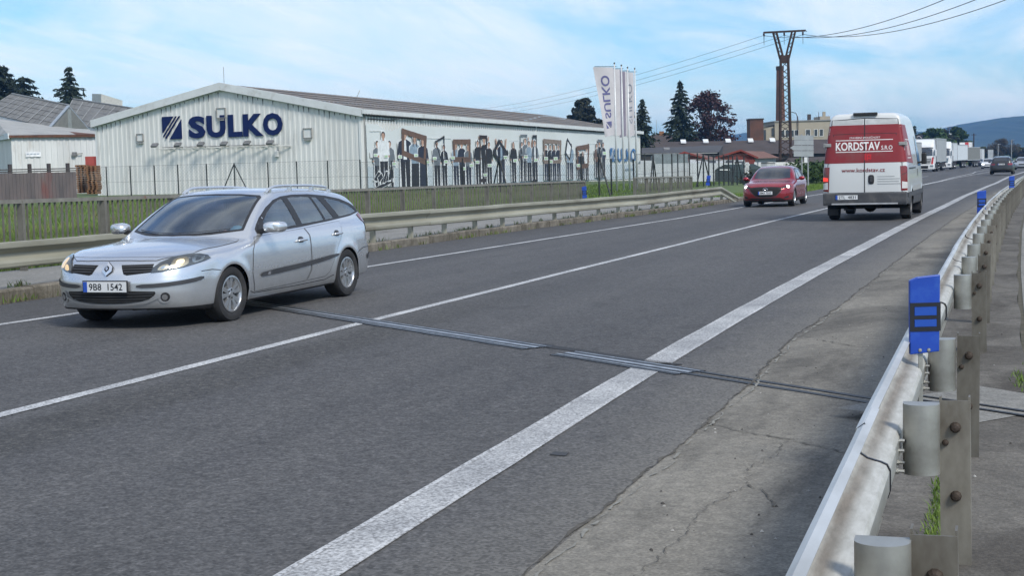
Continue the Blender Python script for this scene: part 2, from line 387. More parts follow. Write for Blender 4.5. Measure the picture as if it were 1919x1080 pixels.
# left kerb of separate stones, pavement behind
kerb = empty('kerb'); kerb['kind'] = 'structure'
OK = tab((-20, -11.62), (16, -11.66), (26, -11.5), (34, -11.55), (47, -11.2), (58, -11.3), (75, -11.35))
y = 6.0; k = 0
while y < 74:
    L = 1.0; y1 = y+L-.018
    hh = .15+random.uniform(-.012, .012) if y < 60 else .15*max(.1, 1-(y-60)/14)
    ins = random.uniform(-.012, .012)
    xa, xb = float(xr(y))+OK(y)+ins, float(xr(y1))+OK(y1)+ins
    za, zb = float(zr(y)), float(zr(y1))
    mb = MB(); c = .022
    P = [(0, -.1), (0, hh-c), (-c, hh), (-.21, hh), (-.21, -.1)]
    V = [(xa+a, y, za+b) for a, b in P]+[(xb+a, y1, zb+b) for a, b in P]
    mb.add(V, [(0, 1, 2, 3, 4), (9, 8, 7, 6, 5)]+[(i, i+5, (i+1) % 5+5, (i+1) % 5) for i in range(5)])
    mb.build('kerb_stone', MKB, kerb); y += L; k += 1
ribbon('pavement', -5, 64, [lambda y: OK(y)-2.75, lambda y: OK(y)-1.2, lambda y: OK(y)-.21], MCL, .135)
# right footway, its seam and the paler slabs beyond
ribbon('footway', -6, 130, [-.47, -.2, lambda y: .185+.012*math.sin(y*1.9)], MCD, .055)
ribbon('footway_edge', -6, 130, [-.47, -.469], MCD, .03)
V = []; F = []
for i, y in enumerate(np.arange(-6, 60, 2.4)):            # pale cast slabs with joints
    y1 = y+2.385; b = len(V)
    V += [(float(xr(y))+.225, y, float(zr(y))+.038), (float(xr(y))+2.6, y, float(zr(y))+.038), (float(xr(y1))+2.6, y1, float(zr(y1))+.038), (float(xr(y1))+.225, y1, float(zr(y1))+.038)]
    V += [(p[0], p[1], p[2]+.02) for p in V[b:b+4]]
    F += [[b+i for i in f] for f in ((4, 5, 6, 7), (0, 1, 5, 4), (1, 2, 6, 5), (2, 3, 7, 6), (3, 0, 4, 7))]
o = mesh('footway_slabs', V, F, MCL); o['kind'] = 'structure'
ribbon('footway_joint', -6, 62, [.18, .23], M('joint_dirt', (.085, .073, .055), .95, var=.5, scale=6, c2=(.05, .05, .03)), .052)
# seam between asphalt and concrete: a ragged groove with a raised lip; cracks
def wobble(ya, yb, st, off, w, amp, dz, name, mat, seed=1, skip=None):
    r = random.Random(seed); V = []; F = []; y = ya; ph = 0
    while y < yb:
        ph = ph*.72+r.uniform(-amp, amp); ww = w*r.uniform(.35, 1.5)*(.25+1.1*abs(math.sin(y*1.9+math.sin(y*4.3)*1.4)))
        x = float(xr(y))+off(y)+ph; z = float(zr(y))+dz
        V += [(x-ww/2, y, z), (x+ww/2, y, z)]
        if len(V) > 2 and (skip is None or r.random() > skip): b = len(V); F.append((b-4, b-3, b-1, b-2))
        y += st*(1+y*.03)
    o = mesh(name, V, F, mat); o['kind'] = 'structure'; return o
wobble(-4, 60, .05, CRK, .016, .013, .006, 'road_seam', MCK, 3)
wobble(-4, 45, .06, lambda y: CRK(y)+.045, .014, .014, .0065, 'road_seam', M('seam_lip', (.235, .23, .205), .9, var=.35, scale=30), 4, .35)
MCK2 = M('crack_fine', (.095, .088, .076), .95, var=.4, scale=14)
def crack(pts, w, seed, amp=.012, z=.007):
    r = random.Random(seed); P = [np.array(p, float) for p in pts]; V = []; F = []
    for a, b in zip(P[:-1], P[1:]):
        n = max(2, int(np.linalg.norm(b-a)/.035)); d = (b-a)/np.linalg.norm(b-a); q = np.array([-d[1], d[0]])
        for i in range(n):
            c = a+(b-a)*i/n+q*r.uniform(-amp, amp); ww = w*r.uniform(.3, 1.6)/2
            for s in (-1, 1): p = c+q*ww*s; V.append((p[0], p[1], float(zr(p[1]))+z))
    F = [(2*i, 2*i+1, 2*i+3, 2*i+2) for i in range(len(V)//2-1)]
    o = mesh('road_crack', V, F, MCK2); o['kind'] = 'structure'
crack([(-1.55, 8.35), (-1.3, 8.1), (-1.0, 7.9), (-.72, 7.62), (-.48, 7.5)], .009, 5)
crack([(-1.02, 7.85), (-1.03, 7.4), (-1.12, 7.1), (-1.05, 6.75), (-1.16, 6.3), (-1.17, 5.6), (-1.22, 5.0), (-1.2, 4.4)], .0035, 6, .02)
crack([(-1.05, 6.75), (-.93, 6.55), (-.86, 6.3)], .007, 8, .015)
crack([(-1.3, 12.4), (-1.0, 12.0), (-.6, 11.9)], .01, 9, .02)
crack([(-1.0, 5.3), (-.8, 5.2), (-.62, 5.35)], .006, 10, .015)

# ---------------- steel expansion joint across the skewed bridge end
MST = M('worn_steel', (.50, .52, .54), .42, .7, var=.35, scale=9, c2=(.30, .31, .32), stretch=(1, 1, 1))
MRB = M('black_rubber', (.012, .012, .013), .5, var=.4, scale=12)
MPT = M('patch_asphalt', (.03, .031, .034), .8, var=.4, scale=40, b=.4, bs=120)
jt = empty('expansion_joint', (0, 0, 0), 0, 'steel and black rubber expansion joint crossing the road at a slant by the silver car', 'expansion joint')
JA, JB = np.array([-11.4, 18.05]), np.array([-.47, 9.13]); jd = (JB-JA)/np.linalg.norm(JB-JA); jn = np.array([-jd[1], jd[0]])
JL = np.linalg.norm(JB-JA)
def jstrip(name, u0, u1, v0, v1, mat, dz, jag=0, seed=0):
    r = random.Random(seed); us = np.linspace(u0, u1, max(2, int((u1-u0)/.25)+1)); V = []; F = []
    for u in us:
        for v in (v0+r.uniform(-jag, jag), v1+r.uniform(-jag, jag)):
            p = JA+jd*u+jn*v; V.append((p[0], p[1], float(zr(p[1]))+dz))
        for v in (v0, v1):
            p = JA+jd*u+jn*v; V.append((p[0], p[1], float(zr(p[1]))-.02))
    for i in range(len(us)-1):
        a = 4*i; F += [(a, a+1, a+5, a+4), (a, a+4, a+6, a+2), (a+1, a+3, a+7, a+5)]
    return mesh(name, V, F, mat, jt)
def joint_run(u0, u1, sh):
    jstrip('rubber_seal', u0, u1, -.15+sh, .15+sh, MRB, .006, .012, 1)
    for v0, v1 in ((-.10, -.082), (-.02, .024), (.085, .10)): jstrip('steel_strip', u0, u1, v0+sh, v1+sh, MST, .0105)
def U(x): return (x-JA[0])/jd[0]
joint_run(U(-8.9), U(-3.55), 0)
jstrip('asphalt_patch', U(-3.7), U(-2.3), .08, .20, MPT, .005, .015, 2)
joint_run(U(-3.2), U(-2.0), -.03)
jstrip('rubber_seal', U(-11.4), U(-8.9), -.12, .12, MRB, .006, .012, 4)
jstrip('rubber_seal', U(-2.0), U(-.47), -.10, -.045, MRB, .006, .006, 5)
jstrip('rubber_seal', U(-2.0), U(-.47), .03, .075, MRB, .006, .006, 6)
for v in (-.05, .07):
    o = jstrip('rubber_seal', U(-.45), U(2.5), v-.014, v+.014, MRB, .066, .004, 7)
# repaired concrete band beside the joint on the footway
V = [(p[0], p[1], float(zr(p[1]))+.0585) for p in (JA+jd*U(-.46)+jn*-.6, JA+jd*U(.2)+jn*-.5, JA+jd*U(.18)+jn*.55, JA+jd*U(-.46)+jn*.65)]
o = mesh('footway_patch', V, [(0, 1, 2, 3)], MCL); o['kind'] = 'structure'
# litter, grit and pale specks on the shoulder
mb = MB(); r = random.Random(5)
for i in range(210):
    y = 4+abs(r.gauss(0, 7)); off = r.uniform(-1.6, -.45) if i % 3 else r.uniform(-.15, 1.2)
    s = r.uniform(.003, .011)*(1+(i % 23 == 0)*.9); z = float(zr(y))+(.003 if off < -.4 else .057)
    c = np.array([float(xr(y))+off, y, z]); a = r.uniform(0, 6)
    V = [c+np.array([math.cos(a+k*1.57)*s*r.uniform(.6, 1.3), math.sin(a+k*1.57)*s*r.uniform(.6, 1.3), 0]) for k in range(4)]+[c+np.array([0, 0, s*.8])]
    mb.add(V, [(0, 1, 4), (1, 2, 4), (2, 3, 4), (3, 0, 4)], 0 if r.random() < .5 else 1)
o = mb.build('gravel', [M('grit_pale', (.34, .33, .31), .9), M('grit_dark', (.06, .055, .05), .9)]); tag(o, 'loose grit and crumbs on the concrete beside the guardrail', 'grit', kind='stuff')
o = MB().prism([(-.05, -.012), (.05, -.02), (.045, .014), (-.04, .02)], 0, .004, 'z').build('chip', M('tar_chip', (.045, .047, .052), .8)); o.location = (-2.12, 7.3, float(zr(7.3))+.002)
o.scale = (.9, 2.4, 1); tag(o, 'small dark flattened scrap on the asphalt just beside the wide white edge line', 'scrap')
# ================================================================== GUARDRAILS, RAILING, REFLECTOR POSTS
MGV = M('galvanised', (.50, .505, .475), .45, .6, var=.25, scale=3, stretch=(1, .25, 1), c2=(.22, .215, .19), dirt=(.14, .11, .075), dscale=2.2, dth=(.54, .78), b=.1, bs=25)
MGR = M('galvanised_lip', (.62, .63, .62), .45, .45, var=.2, scale=5, stretch=(1, .3, 1), c2=(.42, .42, .4))
MGL = M('galvanised_old', (.40, .39, .31), .55, .35, var=.25, scale=2.0, stretch=(1, .2, 1), c2=(.28, .265, .2), dirt=(.16, .135, .09), dscale=1.6, dth=(.55, .8))
MGD = M('post_steel', (.34, .325, .28), .55, .5, var=.35, scale=5, stretch=(1, 1, .5), c2=(.13, .11, .085), dirt=(.1, .06, .035), dscale=6, dth=(.6, .75))
MDT = M('trough_dirt', (.11, .08, .052), .95, var=.5, scale=6, stretch=(1, .3, 1), c2=(.2, .17, .13))
def trough_mat():
    m, t, p = new_mat('galvanised_trough'); n = noise_node(t, 3, 6, .65, (1, .3, 1)); f = noise_node(t, 30, 4, .7, (1, .25, 1)); tc = t.nodes.new('ShaderNodeTexCoord'); s = t.nodes.new('ShaderNodeSeparateXYZ'); t.links.new(tc.outputs['Object'], s.inputs[0])
    xo = mth(t, 'SUBTRACT', s.outputs['X'], mth(t, 'MULTIPLY', mth(t, 'MULTIPLY', s.outputs['Y'], s.outputs['Y']), .00044))
    d = mth(t, 'ABSOLUTE', mth(t, 'ADD', xo, mth(t, 'MULTIPLY_ADD', n.outputs['Fac'], .03, .357)))       # distance from the low line of the trough
    k = mth(t, 'MULTIPLY', maprange(t, d, .034, .006), maprange(t, n.outputs['Fac'], .3, .6, .42, .82))
    col = ramp(t, f.outputs['Fac'], [(.3, (.40, .395, .36)), (.7, (.58, .58, .55))]); col = mixc(t, k, col, ramp(t, f.outputs['Fac'], [(.3, (.10, .075, .05)), (.7, (.20, .155, .11))]))
    t.links.new(col, p.inputs['Base Color']); p.inputs['Roughness'].default_value = .6; p.inputs['Metallic'].default_value = .25; return m
for m_ in (MGD, MGV):       # every post and spacer weathered a little differently
    t_ = m_.node_tree; p_ = t_.nodes['Principled BSDF']; src = p_.inputs['Base Color'].links[0].from_socket; oi = t_.nodes.new('ShaderNodeObjectInfo'); fac = maprange(t_, oi.outputs['Random'], 0, 1, .62 if m_ is MGD else .86, 1.05)
    cc = t_.nodes.new('ShaderNodeCombineColor'); [t_.links.new(fac, cc.inputs[i]) for i in range(3)]; t_.links.new(mixc(t_, 1.0, src, cc.outputs[0], 'MULTIPLY'), p_.inputs['Base Color'])
MDT = trough_mat()
MDT2 = M('trough_dirt_thin', (.27, .24, .19), .8, .3, var=.45, scale=5, stretch=(1, .3, 1), c2=(.15, .12, .085))
MBO = M('rusty_bolt', (.06, .045, .035), .7, .4, var=.4, scale=30)
def beam(prof, ya, yb, fx, fz, mats, name, parent, st=1.0, thick=.004, mi=None):
    """sheet steel beam: profile points (t across, z) swept along the road"""
    ys = np.arange(ya, yb, st).tolist()+[yb]; n = len(prof); V = []; F = []; m = []
    P = np.array(prof); T = np.gradient(P, axis=0); Nn = np.stack([T[:, 1], -T[:, 0]], 1); Nn /= np.linalg.norm(Nn, axis=1)[:, None]
    for off in (0, thick):
        Q = P+Nn*off
        for y in ys:
            for a, b in Q: V.append((fx(y)+a, y, fz(y)+b))
    h = len(ys)*n
    for i in range(len(ys)-1):
        for j in range(n-1):
            F.append((i*n+j, i*n+j+1, (i+1)*n+j+1, (i+1)*n+j)); m.append(mi[j] if mi else 0)
            F.append((h+i*n+j, h+(i+1)*n+j, h+(i+1)*n+j+1, h+i*n+j+1)); m.append(mi[j] if mi else 0)
        for j in (0, n-1):
            F.append((i*n+j, (i+1)*n+j, h+(i+1)*n+j, h+i*n+j)); m.append(0)
    for i in (0, len(ys)-1):
        for j in range(n-1): F.append((i*n+j, i*n+j+1, h+i*n+j+1, h+i*n+j)); m.append(0)
    o = mesh(name, V, F, mats, parent, mi=m); o.data.polygons.foreach_set('use_smooth', np.ones(len(F), bool)); o.data.set_sharp_from_angle(angle=math.radians(28)); return o
MBK = M('black_band', (.012, .013, .02), .4, var=.3)
PR_R = [(-.362, .651), (-.385, .657), (-.402, .645), (-.405, .60), (-.398, .566), (-.378, .552), (-.358, .546), (-.338, .541), (-.318, .532), (-.308, .512), (-.308, .45), (-.316, .425), (-.335, .408), (-.385, .373), (-.40, .35), (-.40, .31), (-.385, .29), (-.352, .285)]
gr = empty('guardrail', (0, 0, 0), 0, 'galvanised guardrail with blocked-out posts on the right, running past the camera', 'guardrail')
fx = lambda y: float(xr(y)); fz = lambda y: float(zr(y))
mi_r = [1, 1, 2, 2, 2, 2, 2, 2, 2, 0, 0, 0, 0, 0, 0, 0, 0]
joints = [-3, 1.0, 4.72, 10.05, 14.05, 18.05, 22.05, 26.1, 30.1, 34.1, 38.1, 42.1, 46.1, 50.1, 54.1, 60, 66, 74, 84]
for i, (a, b) in enumerate(zip(joints[:-1], joints[1:])):
    e = .006 if i % 2 else 0.0            # overlapped splices: every other sheet lies 6 mm behind
    o = beam([(t+e, z+e*.4) for t, z in PR_R], a, b+.32, fx, fz, [MGV, MGR, MDT, MDT2], 'rail_beam', gr, .5 if b < 20 else 1.0, mi=mi_r)
    if 0 < a < 30: beam([(t+.010, z+.005) for t, z in PR_R[1:-1]], a-.014, a, fx, fz, [MBK], 'splice_edge', gr, .02, .006)
def post_parts(sc=1.0):
    p = MB(); w, d, th, H = .052, .03, .006, .64                  # U section, web facing the camera
    p.box(-w, w, -.003, .003, -.12, H); p.box(-w, -w+th, .003, .055, -.12, H+.012); p.box(w-th, w, .003, .055, -.12, H+.012)
    s = MB(); pr = []
    for k in range(15):
        t = PI*k/14; pr.append((-.117+.063*math.cos(t)*1.0, -.02-.055*math.sin(t)))
    pr += [(-.18, .02), (-.054, .02)]
    s.prism(pr, .385, .635, 'z')
    b = MB(); b.lathe([(0, -.026), (.012, -.024), (.018, -.014), (.02, -.003)], (0, 0, 0), 'y', 10)
    b2 = MB(); b2.lathe([(0, -.012), (.012, -.012), (.012, .0), (.007, .0), (.007, .02)][::-1], (0, 0, 0), 'x', 6)
    return p, s, b, b2
pp, ss, bb, b2 = post_parts()
pm = pp.build('post', MGD, gr); pm.name = 'post_source'; sm = ss.build('spacer', MGV, gr, 'auto'); bm_ = bb.build('bolt', MBO, gr); b2m = b2.build('rail_bolt', MGV, gr)
proto = [pm.data, sm.data, bm_.data, b2m.data]
for o in (pm, sm, bm_, b2m): bpy.data.objects.remove(o)
PY = [1.42, 3.42, 5.36, 7.33, 11.35, 13.36, 15.3, 17.35, 19.4, 21.4, 23.5, 25.5, 27.5, 29.6, 31.6, 33.6, 35.6, 37.6, 39.6, 41.6, 43.6, 45.6, 47.6, 49.6, 51.6, 54, 56, 58, 60, 62, 64, 66, 68, 70, 72, 74, 76, 78, 80, 82]
for i, y in enumerate(PY):
    p = link_mesh('post', proto[0], gr); p.location = (fx(y)-.118, y, fz(y)); p.rotation_euler = (random.uniform(-.008, .008), random.uniform(-.012, .012), random.uniform(-.03, .03))
    s = link_mesh('spacer', proto[1], gr); s.location = (fx(y)-.118, y, fz(y)+random.uniform(-.008, .004))
    if y < 24:
        for x_, z_ in ((.002, .545), (.002, .30), (-.032, .49)):
            b = link_mesh('bolt', proto[2], p); b.location = (x_, 0, z_); b.scale = (.6, .7, .6) if x_ < 0 else (1, 1, 1)
    if y < 9:
        for z_, yy in ((.505, -.05), (.475, -.08), (.425, -.04), (.40, -.07)): b = link_mesh('bolt', proto[3], s); b.location = (-.192, yy, z_)
# blue reflector posts ------------------------------------------------
MBL = M('blue_plastic', (.010, .060, .40), .35, var=.18, scale=4, coat=.2, dirt=(.03, .1, .4), dscale=8)
MB2 = M('reflector_blue', (.012, .072, .40), .3, coat=.4)
def marker(loc, rz, s, label, band=True, lean=0):
    e = empty('reflector_post', loc, rz, label, 'reflector post', 'blue reflector posts on the guardrails')
    e.rotation_euler = (0, lean, rz)
    b = MB(); w = .088*s; H = .46*s
    b.prism([(-w*.99, 0), (w*.93, .015*s), (w, H), (-w*.5, H-.012*s), (-w, H-.03*s)], -.013, .013, 'y'); b.build('blade', MBL, e, bevel=.006*s)
    if band:
        k = MB(); z0, z1 = .135*s, .30*s
        for zz in ((z0, z0+.025*s), (z0+.07*s, z0+.09*s), (z1-.022*s, z1)): k.box(-w*1.005, w*1.005, -.0165, -.0135, *zz)
        k.box(-w*1.005, -w*.72, -.0163, -.0137, z0, z1); k.box(w*.75, w*1.005, -.0163, -.0137, z0, z1)
        k.build('band', MBK, e)
        for zz in ((z0+.027*s, z0+.068*s), (z0+.092*s, z1-.024*s)):
            r = MB(); r.box(-w*.7, w*.73, -.0175, -.0138, *zz); r.build('reflector', MB2, e)
    st = MB(); st.box(-.012*s-.02*s, .012*s-.02*s, .004, .012, -.30*s, .03*s); st.build('stem', MGV, e)
    
    for x_ in (-.03, .02): sc = MB(); sc.lathe([(0, -.018), (.007, -.017), (.009, -.0135)], (x_*s, 0, .025*s), 'y', 8); sc.build('screw', MGV, e)
    return e
def mk(px, py0, depth, label, s=1.0, **k):
    P = at(px, py0, depth); return marker(P, .31, s, label, **k)
mk(1733, 664, 6.75, 'large blue reflector post with black band, nearest one on the right guardrail', .79)
mk(1840, 401, 26.5, 'blue reflector post on the right guardrail, second from the camera', .92)
mk(1896.5, 356, 44, 'small distant blue reflector post below the dark estate car at the right edge', .92)
mk(1096.5, 372, 53, 'blue reflector post standing at the gap between the two grey railings', .95, lean=-.05)
mk(1326.5, 348, 62, 'leaning blue reflector post on the end of the left guardrail before the green tent', .95, lean=.14)

# left guardrail ------------------------------------------------------
PR_L = [(.0-t, z) for t, z in [(-.03, .0), (-.005, -.008), (.0, -.03), (.0, -.075), (-.012, -.095), (-.07, -.13), (-.083, -.15), (-.083, -.19), (-.07, -.21), (-.012, -.245), (.0, -.265), (.0, -.31), (-.012, -.328), (-.03, -.333)]]
PR_L = [(-(t), z) for t, z in PR_L]
zl = tab((8, .78), (15, .715), (26, .64), (34, .555), (46, .45), (58, .42)); xl = lambda y: float(xr(y))+OK(y)+.02
lr = empty('guardrail', (0, 0, 0), 0, 'long weathered guardrail along the far kerb in front of the grey railing', 'guardrail')
jl = [9, 13, 17, 21, 25, 29, 33, 37, 41, 45, 49, 53, 58]
for i, (a, b) in enumerate(zip(jl[:-1], jl[1:])):
    e = .006*(i % 2); beam([(t+e, z-e) for t, z in PR_L], a, b+(.3 if b < 58 else 0), xl, zl, [MGL, MGL, MGL], 'rail_beam', lr, 1.0)
beam(PR_L, 58.0, 61.6, xl, lambda y: zl(58)-(y-58)/3.6*.52, [MGL], 'rail_end', lr, .6)
for y in np.arange(9.3, 60, 1.9):
    yy = float(y); x = xl(yy)-.16; zb = float(zr(yy))+.02; m = MB()
    m.box(x-.05, x+.05, yy-.03, yy-.024, zb, zl(yy)-.02-max(0, yy-58)*.14); m.box(x-.05, x-.044, yy-.024, yy+.03, zb, zl(yy)-.02-max(0, yy-58)*.14); m.box(x+.044, x+.05, yy-.024, yy+.03, zb, zl(yy)-.02-max(0, yy-58)*.14)
    m.build('post', MGL, lr)
# pedestrian railing: top rail, posts, upright flat bars ---------------
MRL = M('railing_paint', (.165, .157, .132), .6, .1, var=.3, scale=4, c2=(.10, .095, .08), dirt=(.17, .09, .05), dscale=3, dth=(.66, .72))
MRT = M('railing_top_paint', (.22, .21, .18), .6, .1, var=.3, scale=4, dirt=(.2, .1, .06), dscale=2.5, dth=(.64, .72))
zt = tab((8, 1.3), (18.7, 1.17), (32, 1.03), (52, .86), (60, .845), (70, .73))
def railing(ya, yb, X, label, dy, sp, solid=False):
    e = empty('railing', (0, 0, 0), 0, label, 'railing')
    ys = np.arange(ya, yb+.01, dy); H = 1.02
    for a, b in zip(ys[:-1], ys[1:]):
        m = MB(); m.bar((X(a), a, zt(a)-.03), (X(b), b-.012, zt(b)-.03), .07, .06); m.build('top_rail', MRT, e)
        m = MB(); m.bar((X(a), a, zt(a)-H+.1), (X(b), b-.012, zt(b)-H+.1), .04, .04); m.build('bottom_rail', MRL, e)
    for a in ys:
        m = MB(); m.box(X(a)-.05, X(a)+.05, a-.035, a+.035, zt(a)-H-.1, zt(a)-.062); m.build('post', MRL, e)
    V0 = None
    for a, b in zip(ys[:-1], ys[1:]):
        n = int(round((b-a)/sp))
        for i in range(1, n):
            y = a+(b-a)*i/n; m = None
            if V0 is None:
                m = MB(); m.box(-.016, .016, -.006, .006, 0, H-.175); o = m.build('bar', MRL, e); V0 = o.data
            else: o = link_mesh('bar', V0, e)
            o.location = (X(y)+random.uniform(-.004, .004), y, zt(y)-H+.12); o.rotation_euler = (random.uniform(-.012, .012), random.uniform(-.01, .01), random.uniform(-.12, .12)+.1)
    return e
railing(10.3, 52.2, lambda y: -13.95, 'grey bar railing behind the far guardrail, running from the left edge past the silver car', 2.2, .146)
railing(59.9, 70.2, lambda y: -13.9+.04*(y-60), 'short separate length of grey bar railing below the flagpoles', 2.05, .2)
# ================================================================== VEHICLE SHELLS
def hermite(pts):
    """smooth curve through table points (monotone-ish cubic)"""
    P = np.array(pts, float); x, y = P[:, 0], P[:, 1]; h = np.diff(x); d = np.diff(y)/h
    m = np.zeros(len(x)); m[0], m[-1] = d[0], d[-1]
    for i in range(1, len(x)-1):
        if d[i-1]*d[i] > 0:
            w1, w2 = 2*h[i]+h[i-1], h[i]+2*h[i-1]; m[i] = (w1+w2)/(w1/d[i-1]+w2/d[i])
    X = np.linspace(x[0], x[-1], 600); i = np.clip(np.searchsorted(x, X, 'right')-1, 0, len(x)-2); t = (X-x[i])/h[i]
    Y = (1+2*t)*(1-t)**2*y[i]+t*(1-t)**2*h[i]*m[i]+t*t*(3-2*t)*y[i+1]+t*t*(t-1)*h[i]*m[i+1]
    return lambda q: np.interp(q, X, Y)
def smax(a, b, k):
    hh = np.maximum(k-np.abs(a-b), 0)/k; return np.maximum(a, b)+hh*hh*k*.25
def in_poly(P, poly):
    x, y = P[:, 0], P[:, 1]; r = np.zeros(len(x), bool); n = len(poly)
    for i in range(n):
        x0, y0 = poly[i]; x1, y1 = poly[(i+1) % n]
        if y0 == y1: continue
        c = ((y0 > y) != (y1 > y)) & (x < (x1-x0)*(y-y0)/(y1-y0)+x0); r ^= c
    return r
def chaikin(P, n=2):
    P = [np.array(p, float) for p in P]
    for _ in range(n):
        Q = []
        for a, b in zip(P, P[1:]+P[:1]): Q += [a*.75+b*.25, a*.25+b*.75]
        P = Q
    return P
class Shell:
    """rounded hull made from a side profile, a plan and a cross-section, x back from the nose, y across, z up"""
    def __init__(s, L, top, plan, vert, nose, tail, ncurve, rcurve, bottom, crown=.1, wc=.35, wr=.2, kt=.1, kf=.1, kr=.08, arches=(), Ra=.35, flare=.012, zw=.31, anchor=.55, ax=.8):
        s.L = L; s.top, s.plan, s.vert, s.nose, s.tail, s.nc, s.rc, s.bot = [hermite(q) for q in (top, plan, vert, nose, tail, ncurve, rcurve, bottom)]
        s.crown, s.wc, s.wr, s.kt, s.kf, s.kr = crown, wc, wr, kt, kf, kr; s.arches, s.Ra, s.fl, s.zw = arches, Ra, flare, zw; s.anchor, s.ax = anchor, ax
        s.W = max(p[1] for p in plan); s.H = max(p[1] for p in top)
    def F(s, P):
        x, y, z = P[:, 0], np.abs(P[:, 1]), P[:, 2]
        k = sstep(s.L*.42, s.L*.62, x)
        xx = x-s.wc*y*y*(1-k)*sstep(.5, 1.1, x)+s.wr*y*y*k
        f = z-(s.top(xx)-s.crown*y*y)
        w_ = s.plan(x)+s.vert(z)
        for xa in s.arches:
            r = np.hypot(x-xa, z-s.zw); w_ = w_+s.fl*np.exp(-((r-s.Ra-.02)/.07)**2)
        kt = s.kt if np.isscalar(s.kt) else s.kt(x)
        f = smax(f, y-w_, kt)
        f = smax(f, s.nose(z)+s.nc(y)-x, s.kf)
        f = smax(f, x-(s.L-s.tail(z)-s.rc(y)), s.kr)
        return smax(f, s.bot(x)-z, .05)
    def grad(s, P, e=.004):
        G = np.zeros_like(P)
        for i in range(3):
            d = np.zeros(3); d[i] = e; G[:, i] = s.F(P+d)-s.F(P-d)
        return G/(np.linalg.norm(G, axis=1)[:, None]+1e-9)
    def hull(s, st, inset=0.0):
        L, W, H = s.L+.1, s.W*1.06, s.H+.06
        nx, ny, nz = [max(3, int(round(q/st))) for q in (L, 2*W, H)]; ny += ny % 2
        idx = {}; pts = []
        def vid(i, j, k):
            key = (i, j, k)
            if key not in idx: idx[key] = len(pts); pts.append((i, j, k))
            return idx[key]
        F = []
        for i in range(nx):
            for k in range(nz):
                F.append((vid(i, 0, k), vid(i+1, 0, k), vid(i+1, 0, k+1), vid(i, 0, k+1)))
                F.append((vid(i, ny, k), vid(i, ny, k+1), vid(i+1, ny, k+1), vid(i+1, ny, k)))
            for j in range(ny):
                F.append((vid(i, j, nz), vid(i+1, j, nz), vid(i+1, j+1, nz), vid(i, j+1, nz)))
                F.append((vid(i, j, 0), vid(i, j+1, 0), vid(i+1, j+1, 0), vid(i+1, j, 0)))
        for j in range(ny):
            for k in range(nz):
                F.append((vid(0, j, k), vid(0, j, k+1), vid(0, j+1, k+1), vid(0, j+1, k)))
                F.append((vid(nx, j, k), vid(nx, j+1, k), vid(nx, j+1, k+1), vid(nx, j, k+1)))
        I = np.array(pts, float)
        P = np.stack([I[:, 0]/nx*L-.05, (I[:, 1]/ny*2-1)*W, I[:, 2]/nz*H], 1)
        A = np.stack([s.ax+(P[:, 0]+.05)/L*(s.L-2*s.ax), P[:, 1]*.3, s.anchor+(P[:, 2]-s.anchor)*.15], 1)
        D = P-A; lo = np.zeros(len(P)); hi = np.full(len(P), 1.6); found = np.zeros(len(P), bool)
        for t in np.linspace(.02, 1.6, 80):
            f = s.F(A+D*t)+inset > 0; n = f & ~found; hi[n] = t; lo[n] = t-.02; found |= f
            if found.all(): break
        for _ in range(14):
            m = (lo+hi)/2; f = s.F(A+D*m[:, None])+inset > 0; hi = np.where(f, m, hi); lo = np.where(f, lo, m)
        return A+D*((lo+hi)/2)[:, None], np.array(F)
    def hit(s, Q, d, far=3.0):
        """first point of the shell met from outside along direction d"""
        d = np.asarray(d, float); d = d/np.linalg.norm(d); S = Q-d*far
        n = 300; ts = np.linspace(0, far*2, n); hi = np.full(len(Q), np.nan); found = np.zeros(len(Q), bool)
        for t in ts:
            f = (s.F(S+d*t) < 0) & ~found; hi[f] = t; found |= f
        hi = np.where(found, hi, far); lo = hi-ts[1]
        for _ in range(14):
            m = (lo+hi)/2; f = s.F(S+d*m[:, None]) < 0; hi = np.where(f, m, hi); lo = np.where(f, lo, m)
        return S+d*((lo+hi)/2)[:, None], found
    # -- pieces laid on the shell
    def patch(s, name, pts, d, mat, parent, off=.003, g=.05, rnd=0, holes=(), mats=None, flat=False, skirt=0.0):
        d = np.asarray(d, float); d = d/np.linalg.norm(d); up = np.array([0, 0, 1.]) if abs(d[2]) < .9 else np.array([1., 0, 0])
        u = np.cross(d, up); u /= np.linalg.norm(u); v = np.cross(u, d)
        def to2(P): P = np.asarray([p if len(p) == 3 else p for p in P], float); return np.stack([P @ u, P @ v], 1)
        poly = to2(pts); poly = np.array(chaikin(poly, rnd)) if rnd else poly
        hs = [np.array(chaikin(to2(h), rnd)) if rnd else to2(h) for h in holes]
        V2 = []; E = []
        for lp in [poly]+hs:
            b = len(V2); pp = []
            for a, c in zip(lp, np.roll(lp, -1, 0)):
                n = max(1, int(np.linalg.norm(c-a)/g)); pp += [a+(c-a)*i/n for i in range(n)]
            V2 += pp; E += [(b+i, b+(i+1) % len(pp)) for i in range(len(pp))]
        nb = len(V2)
        x0, y0 = poly.min(0); x1, y1 = poly.max(0)
        X, Y = np.meshgrid(np.arange(x0+g*.5, x1, g), np.arange(y0+g*.5, y1, g)); G = np.stack([X.ravel(), Y.ravel()], 1)
        def inside(Q, mrg=0):
            r = in_poly(Q, poly)
            for h in hs: r &= ~in_poly(Q, h)
            return r
        if len(G):
            G = G[inside(G)]
            if len(G):
                B = np.array(V2); dm = np.array([np.min(np.hypot(*(B-q).T)) for q in G]) if len(G)*len(B) < 6e6 else np.full(len(G), 9); G = G[dm > g*.35]
        V2 += [tuple(q) for q in G]
        r = delaunay_2d_cdt([Vector(q) for q in V2], E, [], 0, 1e-6)
        C = np.array([tuple(q) for q in r[0]]); T = np.array(r[2])
        T = T[inside(C[T].mean(1))]
